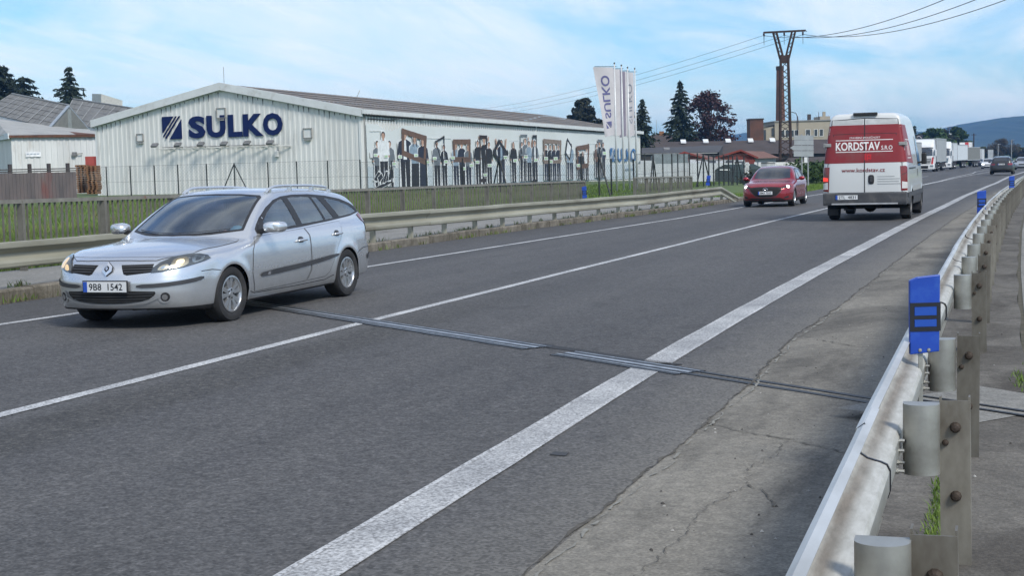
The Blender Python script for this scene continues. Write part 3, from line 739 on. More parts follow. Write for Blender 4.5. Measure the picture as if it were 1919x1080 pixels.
        Q = C[:, :1]*u+C[:, 1:]*v
        cen = np.mean(np.asarray(pts, float), 0)@d
        P, ok = s.hit(Q+d*cen, d); nrm = s.grad(P)
        P = P+nrm*off
        T = T[ok[T].all(1)]
        a = np.cross(P[T[:, 1]]-P[T[:, 0]], P[T[:, 2]]-P[T[:, 0]]); fl = (a*nrm[T[:, 0]]).sum(1) < 0; T[fl] = T[fl][:, ::-1]
        us, inv = np.unique(T, return_inverse=True); T = inv.reshape(-1, 3); P = P[us]; nrm = nrm[us]
        if flat: nrm = None
        F = T.tolist(); 
        return mesh(name, P, F, mat, parent, normals=nrm, smooth=True)
    def ribbon(s, name, pts, d, w, mat, parent, off=.002, closed=False, st=.03, MBo=None):
        P = [np.asarray(p, float) for p in pts]
        if closed: P = P+[P[0]]
        Q = []
        for a, b in zip(P[:-1], P[1:]):
            n = max(1, int(np.linalg.norm(b-a)/st)); Q += [a+(b-a)*i/n for i in range(n)]
        Q.append(P[-1]); Q = np.array(Q)
        H, ok = s.hit(Q, d); H = H[ok]
        if len(H) < 2: return None
        nr = s.grad(H); T = np.gradient(H, axis=0); T /= np.linalg.norm(T, axis=1)[:, None]+1e-9
        B = np.cross(nr, T); B /= np.linalg.norm(B, axis=1)[:, None]+1e-9
        V = np.concatenate([H+B*w/2+nr*off, H-B*w/2+nr*off]); n = len(H)
        F = [(i, n+i, n+i+1, i+1) for i in range(n-1)]
        if MBo is not None: MBo.add(V, F); return None
        return mesh(name, V, F, mat, parent, normals=np.concatenate([nr, nr]), smooth=True)
    def point(s, p, d):
        H, ok = s.hit(np.array([p], float), d); return H[0], s.grad(H)[0]

def paint(name, c, flake=.25, rough=.32, metal=.55, dirt=(.2, .19, .17)):
    m, t, p = new_mat(name)
    n = noise_node(t, 900, 2, .6); big = noise_node(t, 2.5, 6, .65); tc = t.nodes.new('ShaderNodeTexCoord'); sp = t.nodes.new('ShaderNodeSeparateXYZ'); t.links.new(tc.outputs['Object'], sp.inputs[0])
    col = mixc(t, maprange(t, n.outputs['Fac'], .3, .7), tuple(x*(1-flake*.5) for x in c), tuple(min(1, x*(1+flake*.4)) for x in c))
    low = maprange(t, sp.outputs['Z'], .62, .22); grime = mth(t, 'MULTIPLY', low, maprange(t, big.outputs['Fac'], .35, .7, .15, .75))
    col = mixc(t, mth(t, 'MULTIPLY', grime, .75), col, dirt)
    t.links.new(col, p.inputs['Base Color']); p.inputs['Metallic'].default_value = metal; t.links.new(mth(t, 'MULTIPLY_ADD', grime, .35, rough), p.inputs['Roughness'])
    p.inputs['Coat Weight'].default_value = .7; p.inputs['Coat Roughness'].default_value = .05
    return m
MTY = M('tyre_rubber', (.022, .022, .023), .85, var=.35, scale=9, b=.3, bs=60, dirt=(.06, .055, .05), dscale=5, dth=(.5, .8))
MRIM = M('alloy', (.56, .57, .58), .3, .85, var=.15, scale=8, dirt=(.12, .11, .1), dscale=12, dth=(.6, .9))
MRID = M('alloy_dark', (.05, .05, .052), .6, .4, var=.3)  # dark metal of the brake disc and wheel bolts
MBLK = M('black_plastic', (.02, .02, .022), .5, var=.3, scale=6)
MDKP = M('dark_trim', (.045, .046, .05), .45, var=.25, scale=6)
MCHR = M('chrome', (.75, .76, .78), .12, 1.0, var=.05)
MUND = M('underbody', (.012, .012, .012), .9, var=.3)
MINT = M('cabin_trim', (.13, .135, .15), .8, var=.25, scale=5)
MSEAT = M('seat_cloth', (.24, .25, .27), .95, var=.3, scale=8)
MGLW = glass('windscreen_glass', (.66, .68, .78), .42)
MGLS = glass('side_glass', (.46, .60, .58), .30)
MGLD = glass('dark_glass', (.16, .17, .18), .22)
MLENS = glass('lamp_lens', (.92, .95, .95), .12)
MRED = M('tail_red', (.19, .005, .007), .2, var=.25, scale=9, coat=1)
MPLW = M('plate_white', (.68, .69, .69), .4, var=.05)
MPLB = M('plate_blue', (.02, .08, .42), .4, var=.05)
MTXT = M('plate_letters', (.012, .012, .014), .5, var=.1)
MLIT = M('lit_lamp', (.9, .82, .65), .3, var=.05, emit=((1, .70, .34), .9))
MLIW = M('lit_lamp_white', (.95, .95, .95), .3, var=.03, emit=((1, .96, .9), 5.0))
MREF = M('lamp_reflector', (.72, .73, .74), .18, .95, var=.25, scale=14)
def wheel(parent, c, R, wd, side, spokes=10, dbl=True, rim=MRIM, rr=.64):
    """tyre, alloy rim with spokes, hub; side = -1/+1 outward y"""
    e = bpy.data.objects.new('wheel', None); COL.objects.link(e); e.location = c; e.parent = parent; e.empty_display_size = .1
    t = MB(); h = wd/2; ri = R*rr
    pr = [(ri, -h*.82), (ri+.02, -h*.98), (R*.82, -h*1.04), (R*.93, -h), (R*.985, -h*.8), (R, -h*.5), (R, h*.5), (R*.985, h*.8), (R*.93, h), (R*.82, h*1.04), (ri+.02, h*.98), (ri, h*.82)]
    t.lathe([(a, b) for a, b in pr], (0, 0, 0), 'y', 40)
    for zz in (-.4, 0, .4): t.lathe([(R*1.001, h*zz-.006), (R*1.004, h*zz), (R*1.001, h*zz+.006)], (0, 0, 0), 'y', 40)
    t.build('tyre', MTY, e, 'auto')
    r = MB(); o = side
    r.lathe([(ri+.004, o*h*.93), (ri-.012, o*h*.95), (ri-.02, o*h*.8), (ri-.028, o*h*.3), (ri-.02, -o*h*.7)], (0, 0, 0), 'y', 40)
    n = spokes
    for k in range(n):
        a = 2*PI*k/n+(.13 if (k % 2 and dbl) else 0)*-1+.2
        ca, sa = math.cos(a), math.sin(a)
        def pt(rad, lat, dep): return (rad*ca-lat*sa, o*dep, rad*sa+lat*ca)
        w0, w1 = .017*R/.31, .030*R/.31
        V = [pt(.05*R/.31, -w0, h*.78), pt(.05*R/.31, w0, h*.78), pt(ri-.012, w1, h*.84), pt(ri-.012, -w1, h*.84),
             pt(.05*R/.31, -w0*1.2, h*.45), pt(.05*R/.31, w0*1.2, h*.45), pt(ri-.012, w1*1.15, h*.5), pt(ri-.012, -w1*1.15, h*.5)]
        r.add(V, [(0, 1, 2, 3), (0, 4, 5, 1), (1, 5, 6, 2), (2, 6, 7, 3), (3, 7, 4, 0)])
    r.lathe([(0, o*h*.86), (.028, o*h*.86), (.034, o*h*.8), (.06*R/.31, o*h*.8), (.075*R/.31, o*h*.74), (.078*R/.31, o*h*.4)], (0, 0, 0), 'y', 20)
    r.build('rim', rim, e, 'auto')
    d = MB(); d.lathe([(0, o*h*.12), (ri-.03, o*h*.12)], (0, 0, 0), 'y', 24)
    for k in range(5):
        a = 2*PI*k/5; d.lathe([(0, o*h*.87), (.012, o*h*.86), (.013, o*h*.78)], (.048*math.cos(a), 0, .048*math.sin(a)), 'y', 6)
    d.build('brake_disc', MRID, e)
    return e
def plate(parent, c, w, h, txt, nrm=(-1, 0, 0), up=(0, 0, 1), sub=None):
    n = np.array(nrm, float); n /= np.linalg.norm(n); u = np.array(up, float); u -= n*(u@n); u /= np.linalg.norm(u); r = np.cross(u, n)   # r = reading direction seen from outside
    c = np.array(c, float); m = MB()
    m.bbox(c-n*.006, r, n, u, w/2+.012, .006, h/2+.012, 2); m.bbox(c+n*.003, r, n, u, w/2, .003, h/2, 0)
    m.bbox(c-r*(w/2-w*.045)+n*.0045, r, n, u, w*.045, .0035, h/2*.98, 1)
    V, F = fit_text(txt, w*.78, h*.66, .012); V3, F = plane_text(V, F, c+n*.0075-r*(w*.365)-u*h*.33, r, u); m.add(V3, F, 3)
    return m.build('license_plate', [MPLW, MPLB, MBLK, MTXT], parent, fix=False)
def cabin(e, S, xs_, zf, drv=None, hw=.62, xfd=1.45, rows=((1.95, 2), (2.85, 3)), scale=1.0):
    """dashboard, steering wheel and seats seen through the glass"""
    m = MB(); m.prism([(xfd+.02, zf+.1), (xfd+.02, .82), (xfd+.30, .86), (xfd+.45, .80), (xfd+.5, .55)], -hw, hw, 'y'); m.build('dashboard', MINT, e, bevel=.02)
    for x, n in rows:
        for k in range(n):
            y = (-.36, .36)[k] if n == 2 else (-.42, 0, .42)[k]
            s = MB(); wd = .25 if n == 2 else .2
            s.prism([(x, .5), (x+.5, .42), (x+.52, .55), (x+.02, .63)], y-wd, y+wd, 'y'); s.prism([(x+.42, .5), (x+.55, .48), (x+.78, 1.1), (x+.68, 1.13)], y-wd, y+wd, 'y'); s.prism([(x+.70, 1.14), (x+.80, 1.13), (x+.85, 1.30), (x+.76, 1.31)], y-.12, y+.12, 'y')
            s.build('seat', MSEAT, e, bevel=.03)
    if drv is not None:
        m = MB(); c = np.array([xfd+.42, drv, .88]); pts = []
        for k in range(25):
            a = 2*PI*k/24; pts.append(c+np.array([math.sin(a)*.185*.42, math.cos(a)*.185, math.sin(a)*.185*.9]))
        m.tube(pts, .014, 6, cap=False); m.bar(c+[-.02, -.17, -.02], c+[-.02, .17, -.02], .04); m.build('steering_wheel', MBLK, e)
# ================================================================== SILVER ESTATE CAR (nearest vehicle)
MSIL = paint('silver_paint', (.67, .685, .70), .25, .25, .76)
S = Shell(4.69,
  top=[(-.2, .62), (0, .665), (.1, .74), (.25, .79), (.5, .842), (.8, .882), (1.1, .908), (1.22, .925), (1.3, .968), (1.5, 1.085), (1.75, 1.222), (2.0, 1.338), (2.15, 1.385), (2.4, 1.43), (2.8, 1.442), (3.2, 1.436), (3.7, 1.405), (4.05, 1.365), (4.25, 1.325), (4.36, 1.26), (4.5, 1.10), (4.6, .99), (4.69, .92), (4.9, .86)],
  plan=[(-.1, .77), (0, .79), (.3, .845), (.6, .872), (.95, .885), (1.6, .886), (3.2, .886), (3.9, .872), (4.4, .835), (4.69, .79), (4.9, .76)],
  vert=[(.0, -.10), (.18, -.062), (.26, -.03), (.38, -.01), (.55, 0), (.7, -.004), (.8, -.014), (.87, -.03), (.92, -.052), (.97, -.085), (1.05, -.118), (1.2, -.182), (1.3, -.235), (1.38, -.29), (1.5, -.4)],
  nose=[(0, .2), (.17, .13), (.22, .05), (.3, .015), (.42, .0), (.5, .0), (.56, .012), (.62, .03), (.68, .055), (.74, .11), (.8, .25), (.9, .5), (1.0, .7), (1.6, 1.0)],
  tail=[(0, .2), (.2, .09), (.35, .02), (.5, .0), (.62, .005), (.7, .04), (.9, .06), (1.0, .09), (1.2, .22), (1.35, .36), (1.6, .5)],
  ncurve=[(0, 0), (.2, .012), (.4, .05), (.55, .105), (.68, .195), (.78, .32), (.84, .44), (.9, .62), (1.0, .9)],
  rcurve=[(0, 0), (.3, .012), (.5, .035), (.65, .08), (.78, .18), (.86, .32), (1.0, .6)],
  bottom=[(-.1, .2), (.1, .185), (.6, .17), (1.5, .165), (3.4, .17), (4.2, .22), (4.7, .28)],
  crown=.075, wc=.34, wr=.12, kt=lambda x: .06+.07*(1-sstep(1.0, 1.6, x))+.03*sstep(1.6, 2.2, x), kf=.09, kr=.1, arches=(.94, 3.685), Ra=.335, flare=.016, zw=.305)
car = empty('estate_car', label='silver estate car with roof rails and lit headlamps, nearest vehicle on the road', cat='car', rz=math.radians(90-.3))
ESTATE = car
WS = [(-.69, .975), (-.4, .94), (0, .925), (.4, .94), (.69, .975), (.685, 1.0), (.572, 1.335), (.53, 1.36), (.3, 1.38), (0, 1.387), (-.3, 1.38), (-.53, 1.36), (-.572, 1.335), (-.685, 1.0)]
WSi = [(y*.955, .985+(z-.975)*.93+.006) for y, z in WS]
BAND = [(1.60, .935), (1.68, .928), (2.6, .955), (3.4, .992), (4.05, 1.03), (4.42, 1.075), (4.36, 1.125), (4.2, 1.195), (3.95, 1.262), (3.6, 1.312), (3.2, 1.343), (2.8, 1.35), (2.5, 1.336), (2.28, 1.30), (2.05, 1.222), (1.82, 1.11), (1.70, 1.035), (1.63, .985)]
GF = [(1.80, .965), (2.56, .985), (2.50, 1.308), (2.38, 1.292), (2.2, 1.242), (2.0, 1.155), (1.84, 1.06)]
GR = [(2.70, .99), (3.28, 1.012), (3.17, 1.312), (2.9, 1.322), (2.63, 1.316)]
GQ = [(3.325, 1.014), (3.55, 1.024), (3.36, 1.297), (3.215, 1.31)]
GD = [(3.72, 1.035), (4.1, 1.055), (4.30, 1.085), (4.15, 1.165), (3.92, 1.23), (3.6, 1.282), (3.53, 1.286)]
P, F = S.hull(.0135)
C = P[F].mean(1); Nf = S.grad(C)
cut = np.zeros(len(F), bool)
side = np.abs(C[:, 1]) > .45
for xa in S.arches: cut |= side & (np.hypot(C[:, 0]-xa, C[:, 2]-.305) < .333) & (C[:, 2] < .66)
for gpoly in (GF, GR, GQ, GD): cut |= side & (C[:, 2] > .9) & in_poly(C[:, [0, 2]], [(x+(-.0), z) for x, z in gpoly])
cut |= (C[:, 0] < 2.3) & in_poly(C[:, [1, 2]], WSi) & (Nf[:, 0] < -.25) & (C[:, 0] > 1.1)
REARW = [(-.5, 1.02), (.5, 1.02), (.46, 1.24), (-.46, 1.24)]
cut |= (C[:, 0] > 4.1) & in_poly(C[:, [1, 2]], REARW) & (Nf[:, 0] > .2)
cut |= Nf[:, 2] < -.8
mi = np.where(C[:, 2] < .205, 1, 0)[~cut]
mi = np.where((C[~cut][:, 2] < .235) & (C[~cut][:, 0] < .75), 1, mi)
K_ = F[~cut]; up_ = np.zeros(len(P), bool); dn_ = np.zeros(len(P), bool); up_[K_[mi == 0].ravel()] = True; dn_[K_[mi == 1].ravel()] = True
bd = up_ & dn_                                    # straighten the paint edge and the arch lips
P[bd & (P[:, 0] >= .76), 2] = .205; P[bd & (P[:, 0] < .74), 2] = .235
ct = np.zeros(len(P), bool); ct[F[cut].ravel()] = True; kp = np.zeros(len(P), bool); kp[K_.ravel()] = True
for xa in S.arches:
    q = ct & kp & (np.abs(P[:, 1]) > .45) & (np.abs(np.hypot(P[:, 0]-xa, P[:, 2]-.305)-.333) < .03); r_ = np.hypot(P[q, 0]-xa, P[q, 2]-.305)
    P[q, 0] = xa+(P[q, 0]-xa)*.333/r_; P[q, 2] = .305+(P[q, 2]-.305)*.333/r_
us, inv = np.unique(F[~cut], return_inverse=True)
body = mesh('body', P[us], inv.reshape(-1, 4).tolist(), [MSIL, MBLK], car, normals=S.grad(P[us]), mi=mi)
P2, F2 = S.hull(.035, .018); C2 = P2[F2].mean(1); N2 = S.grad(C2); cut2 = np.zeros(len(F2), bool); side2 = np.abs(C2[:, 1]) > .43
for gpoly in (GF, GR, GQ, GD):
    gp = np.array(gpoly); gc = gp.mean(0); cut2 |= side2 & (C2[:, 2] > .88) & in_poly(C2[:, [0, 2]], gc+(gp-gc)*1.12)
cut2 |= (C2[:, 0] < 2.35) & in_poly(C2[:, [1, 2]], [(y*1.08, z) for y, z in WS]) & (C2[:, 0] > 1.0) & (N2[:, 0] < -.2); cut2 |= (C2[:, 0] > 4.0) & in_poly(C2[:, [1, 2]], [(y*1.15, 1.13+(z-1.13)*1.2) for y, z in REARW]); cut2 |= (C2[:, 0] < 1.15)
for xa in S.arches: cut2 |= side2 & (np.hypot(C2[:, 0]-xa, C2[:, 2]-.305) < .40)
us2, inv2 = np.unique(F2[~cut2], return_inverse=True); mesh('cabin_lining', P2[us2], inv2.reshape(-1, 4).tolist(), MINT, car, smooth=True)
fl = MB(); fl.box(.35, 4.4, -.60, .60, .19, .25); fl.box(1.25, 1.32, -.66, .66, .25, .80); fl.build('floor_pan', MUND, car)
MLIA = M('lit_lamp_amber', (.8, .6, .35), .3, var=.1, emit=((1, .66, .28), .75))
FR, RR_, TP = (1, 0, 0), (-1, 0, 0), (0, 0, -1)
# windscreen with black edge
S.patch('windscreen_surround', [(1.3, y, z) for y, z in WS], FR, MBLK, car, .003, .03, holes=[[(1.3, y, z) for y, z in WSi]])
S.patch('windscreen', [(1.3, y*1.01, z) for y, z in WSi], FR, MGLW, car, .001, .05)
S.patch('rear_window', [(4.5, y*1.05, z) for y, z in REARW], RR_, MGLD, car, .003, .05)
gaps = MB()
for sy in (-1, 1):
    d = (0, -sy, 0)
    Q = lambda pl: [(x, sy*.8, z) for x, z in pl]
    S.patch('window_frame', Q(BAND), d, MBLK, car, .0025, .035, holes=[Q(GF), Q(GR), Q(GQ), Q(GD)])
    for gp in (GF, GR, GQ, GD): S.patch('side_window', Q([(x, z) for x, z in np.array(gp).mean(0)+(np.array(gp)-np.array(gp).mean(0))*1.015]), d, MGLS, car, -.001, .05)
    # doors with handles
    D1 = [(1.52, .90), (1.60, .905), (2.66, .935), (2.72, .85), (2.70, .42), (2.60, .30), (1.42, .285), (1.36, .5), (1.40, .75)]
    D2 = [(2.685, .936), (3.50, .972), (3.66, .975), (3.58, .82), (3.42, .66), (3.30, .50), (3.2, .36), (3.08, .31), (2.625, .30), (2.728, .42), (2.745, .85)]
    for nm, D_, hx in (('front_door', D1, 2.50), ('rear_door', D2, 3.44)):
        dr = S.patch(nm, Q(D_), d, MSIL, car, .004, .05)
        S.ribbon('gap', Q(D_), d, .0045, MBLK, car, .0042, True, MBo=gaps)
        hz = .80 if hx < 3 else .825
        p, n = S.point((hx, sy*.9, hz), d); m = MB(); m.tube([p+[-.10, 0, -.004], p+[-.085, sy*.03, 0], p+[0, sy*.042, .004], p+[.085, sy*.034, .004], p+[.10, 0, .002]], [.012, .015, .016, .015, .012], 8)
        m.build('handle', MSIL, dr, True); S.patch('handle_recess', [(hx-.08, sy*.8, hz-.03), (hx+.08, sy*.8, hz-.03), (hx+.06, sy*.8, hz+.045), (hx-.06, sy*.8, hz+.045)], d, MDKP, dr, .005, .03, 1)
    S.patch('mirror_base', Q([(1.62, .935), (1.79, .945), (1.81, 1.08), (1.72, 1.03)]), d, MBLK, car, .006, .04)
    # rub strip, sill
    S.patch('rub_strip', Q([(1.50, .462), (1.58, .50), (2.66, .535), (3.36, .578), (3.42, .565), (3.34, .532), (2.66, .478), (1.60, .438)]), d, MDKP, car, .016, .06, 1)
    S.patch('strip_badge', Q([(1.66, .455), (1.72, .457), (1.73, .495), (1.67, .492)]), d, MCHR, car, .019, .04)
    S.ribbon('gap', Q([(1.30, .30), (1.42, .268), (2.4, .262), (3.1, .268), (3.3, .31)]), d, .010, MBLK, car, .002, MBo=gaps)
    S.ribbon('gap', Q([(.44, .60), (.58, .607), (.70, .59)]), d, .009, MBLK, car, .002, MBo=gaps)
    S.ribbon('gap', Q([(4.0, .55), (4.2, .60), (4.45, .60)]), d, .009, MBLK, car, .002, MBo=gaps)
    # wheel arch liners
    for xa in S.arches:
        m = MB(); pr = [(.345, sy*.30), (.345, sy*.845), (.332, sy*.868)]
        b = len(m.v); nn = 26
        for r, yy in pr:
            for k in range(nn):
                a = -.35+(PI+.7)*k/(nn-1); m.v.append((xa+r*math.cos(a), yy, .305+r*math.sin(a)))
        for i in range(len(pr)-1):
            for k in range(nn-1): m.f.append([b+i*nn+k, b+i*nn+k+1, b+(i+1)*nn+k+1, b+(i+1)*nn+k]); m.m.append(0)
        m.box(xa-.34, xa+.34, sy*.30, sy*.29, .2, .64); m.build('arch_liner', MUND, car)
        wheel(car, (xa, sy*.775, .305), .312, .205, sy, 10, True)
    # mirrors
    m = MB(); c = np.array([1.70, sy*.985, 1.005]); b = len(m.v)
    for i, (dx, hx_, hz_) in enumerate([(-.10, .03, .03), (-.085, .085, .06), (-.03, .122, .062), (.03, .126, .066), (.05, .118, .06)]):
        for k in range(16):
            a = 2*PI*k/16; ca, sa = math.cos(a), math.sin(a); q = lambda v, e_: math.copysign(abs(v)**e_, v)
            m.v.append((c[0]+dx+(.02*ca*sy), c[1]+q(ca, .7)*hx_, c[2]+q(sa, .7)*hz_))
    for i in range(4):
        for k in range(16): m.f.append([b+i*16+k, b+i*16+(k+1) % 16, b+(i+1)*16+(k+1) % 16, b+(i+1)*16+k]); m.m.append(0)
    m.f.append([b+k for k in range(16)]); m.m.append(0)
    mr = m.build('mirror', MSIL, car, True)
    g_ = MB(); g_.lathe([(0, .048), (1, .048)], (0, 0, 0), 'x', 16); g_.v = [(c[0]+.05, c[1]+v[1]*.108, c[2]+v[2]*.066) for v in g_.v]; g_.build('mirror_glass', MCHR, mr)
    g_ = MB(); g_.bar((1.68, sy*.80, .955), (1.69, sy*.90, .965), .07, .05); g_.build('mirror_arm', MBLK, mr)
    # headlamp: housing, reflectors, clear lens
    dl = (.80, -sy*.6, 0)
    HL = [(.08, sy*.475, .608), (.12, sy*.58, .617), (.28, sy*.74, .655), (.50, sy*.835, .705), (.585, sy*.855, .728), (.55, sy*.845, .763), (.45, sy*.82, .783), (.33, sy*.75, .785), (.20, sy*.645, .756), (.12, sy*.56, .712), (.09, sy*.50, .668)]
    hl = S.patch('headlight', HL, dl, MDKP, car, .003, .035)
    def sub(pts, k): 
        q = np.array(pts); c_ = q.mean(0); return (c_+(q-c_)*k).tolist()
    R1 = [(.1, sy*.52, .63), (.15, sy*.61, .637), (.17, sy*.635, .70), (.13, sy*.565, .685)]
    R2 = [(.17, sy*.64, .642), (.32, sy*.752, .672), (.34, sy*.76, .757), (.26, sy*.70, .757), (.19, sy*.655, .728)]
    R3 = [(.36, sy*.77, .685), (.49, sy*.825, .712), (.52, sy*.83, .742), (.45, sy*.815, .768), (.37, sy*.775, .765)]
    MREW = MREF if sy > 0 else M('lamp_reflector_glow', (.72, .60, .42), .25, .8, var=.3, scale=14)  # warm glow of the lit headlamp painted into the reflector colour
    S.patch('reflector', R1, dl, MREW, hl, .006, .025, 1); S.patch('reflector', R2, dl, MREW, hl, .006, .025, 1); S.patch('reflector', R3, dl, MREF, hl, .006, .025, 2)
    S.patch('bulb', sub(R2, .5 if sy < 0 else 1.0), dl, MLIT if sy < 0 else MLIA, hl, .010, .02, 2); S.patch('bulb', sub(R1, .45 if sy < 0 else 1.0), dl, MLIA if sy > 0 else MREF, hl, .010, .02, 2)
    S.patch('indicator_bulb', sub(R3, .42), dl, MDKP, hl, .010, .02, 2)
    S.patch('lens', HL, dl, MLENS, hl, .016, .04)
    # upper grille halves
    GRL = [(.06, sy*.135, .695), (.08, sy*.47, .700), (.08, sy*.475, .615), (.06, sy*.22, .588), (.06, sy*.185, .60)]
    gl_ = S.patch('grille', GRL, FR, MUND, car, .002, .03)
    for zz, y0 in ((.673, .165), (.648, .175), (.622, .19)):
        S.ribbon('grille_slat', [(.06, sy*y0, zz), (.08, sy*.47, zz+.004)], FR, .009, MDKP, gl_, .012)
    S.patch('bumper_strip', [(.02, sy*.335, .492), (.1, sy*.55, .498), (.3, sy*.79, .530), (.42, sy*.86, .552), (.42, sy*.86, .515), (.3, sy*.80, .487), (.1, sy*.55, .455), (.02, sy*.335, .452)], (.85, -sy*.5, 0), MDKP, car, .010, .04, 1)
    # fog lamp bowl
    S.patch('fog_surround', [(.1, sy*.60+.075*math.cos(a), .355+.068*math.sin(a)) for a in np.linspace(0, 2*PI, 20)[:-1]], (.9, -sy*.4, 0), MSIL, car, .009, .03)
    fg = S.patch('fog_light', [(.1, sy*.605+.05*math.cos(a), .355+.048*math.sin(a)) for a in np.linspace(0, 2*PI, 20)[:-1]], (.9, -sy*.4, 0), MBLK, car, .011, .03)
    S.patch('fog_lens', [(.1, sy*.60+.03*math.cos(a), .352+.03*math.sin(a)) for a in np.linspace(0, 2*PI, 16)[:-1]], (.9, -sy*.4, 0), MREF, fg, .014, .03)
    # roof rail
    pts = []; 
    for x in np.linspace(2.32, 4.0, 22):
        q, n = S.point((x, sy*(.548-.012*abs(x-3.1)), 1.4), TP); t_ = (x-2.32)/1.68; hgt = .052*min(1, min(t_, 1-t_)*9)**.6
        pts.append(q+[0, 0, hgt+.004])
    m = MB(); m.tube(pts, [.018]+[.0165]*20+[.018], 8); rl = m.build('roof_rail', MSIL, car, 'auto')
    for i in (0, 1, 7, 14, 20, 21):
        q, n = S.point((pts[i][0], pts[i][1], 1.4), TP); m = MB(); m.bar(q-[0, 0, .02], pts[i], .03, .05); m.build('rail_foot', MSIL, rl)
    # tail lamp
    S.patch('tail_light', [(4.36, sy*.78, 1.055), (4.47, sy*.76, 1.035), (4.62, sy*.70, .90), (4.60, sy*.70, .80), (4.50, sy*.8, .80), (4.46, sy*.82, .90)], (-.45, -sy*.9, 0), MRED, car, .006, .03)
    S.patch('tail_light', Q([(4.27, 1.035), (4.40, 1.065), (4.52, .985), (4.60, .86), (4.61, .74), (4.50, .75), (4.41, .90)]), d, MRED, car, .007, .03)
    S.patch('rear_bumper_strip', [(4.3, sy*.8, .50), (4.62, sy*.7, .52), (4.62, sy*.7, .46), (4.3, sy*.8, .44)], (-.4, -sy*.9, 0), MDKP, car, .009, .04)
    # wiper
    S.ribbon('wiper', [(1.3, -sy*.08, .952), (1.3, sy*.25, .962), (1.3, sy*.56, .99)], FR, .014, MBLK, car, .012)
# bonnet with its cut line
HOOD = [(.13, -.47), (.09, -.30), (.075, 0), (.09, .30), (.13, .47), (.26, .60), (.42, .715), (.8, .755), (1.2, .76), (1.32, .72), (1.22, .4), (1.17, 0), (1.22, -.4), (1.32, -.72), (1.2, -.76), (.8, -.755), (.42, -.715), (.26, -.60)]
S.patch('bonnet', [(x+.06, y, .9) for x, y in HOOD], TP, MSIL, car, .004, .05)
S.ribbon('gap', [(x+.06, y, .9) for x, y in HOOD], TP, .0055, MBLK, car, .0042, True, MBo=gaps)
S.ribbon('gap', [(.2, y, .765) for y in np.linspace(-.62, .62, 30)], FR, .006, MBLK, car, .0055, MBo=gaps)
gaps.build('panel_gap', MDKP, car, True, fix=False)
# lower intake, nose badge, number plate
lo = S.patch('lower_grille', [(.02, -.50, .425), (.02, .50, .425), (.03, .515, .385), (.02, .42, .318), (.01, .2, .293), (.01, 0, .288), (.01, -.2, .293), (.02, -.42, .318), (.03, -.515, .385)], FR, MUND, car, .003, .03, 1)
for zz, hw in ((.40, .49), (.37, .48), (.34, .42), (.315, .33)): S.ribbon('intake_bar', [(.02, -hw, zz), (.02, 0, zz-.003), (.02, hw, zz)], FR, .008, MDKP, lo, .010)
S.ribbon('intake_lip', [(.03, -.55, .36), (.02, -.42, .305), (.01, -.2, .279), (.01, 0, .274), (.01, .2, .279), (.02, .42, .305), (.03, .55, .36)], FR, .02, MSIL, car, .014)
pl_, n_ = S.point((0, 0, .475), FR)
plate(car, (pl_[0]-.022, .0, .472), .50, .11, '9B8  1542', (-1, 0, .0))
bp, bn = S.point((.03, 0, .655), FR)
bn = np.array([-.93, 0, .36]); bu = np.array([.36, 0, .93]); m = MB()
def dia(w, h, d): return [np.array([bp[0], 0, .652])+bn*d+np.array([0, 1, 0])*a*w+bu*b*h for a, b in ((0, 1), (1, .32), (1, -.32), (0, -1), (-1, -.32), (-1, .32))]
o_, i_ = dia(.056, .078, .022), dia(.028, .042, .030); o2 = dia(.060, .083, .008)
m.add(o_+i_, [(k, (k+1) % 6, 6+(k+1) % 6, 6+k) for k in range(6)], 0); m.add(o2+o_, [(k, (k+1) % 6, 6+(k+1) % 6, 6+k) for k in range(6)], 1); m.add(dia(.028, .042, .012), [tuple(range(6))], 1)
i2 = dia(.013, .022, .03); m.add(i2, [tuple(range(6))], 0)
m.build('badge', [MCHR, MBLK], car)
cabin(car, S, None, .5, -.36, .62, 1.42)
m = MB(); m.box(2.10, 2.13, -.12, .12, 1.215, 1.275); m.bar((2.11, 0, 1.27), (2.14, 0, 1.33), .02); m.build('inner_mirror', MINT, car)
m = MB(); m.tube([(4.5, .45, .23), (4.72, .45, .225)], .025, 10); m.build('exhaust', MGD, car)
car.scale = (1.04, .97, .93); car.location = (-8.25, 12.58, float(zr(13.5))-.004)
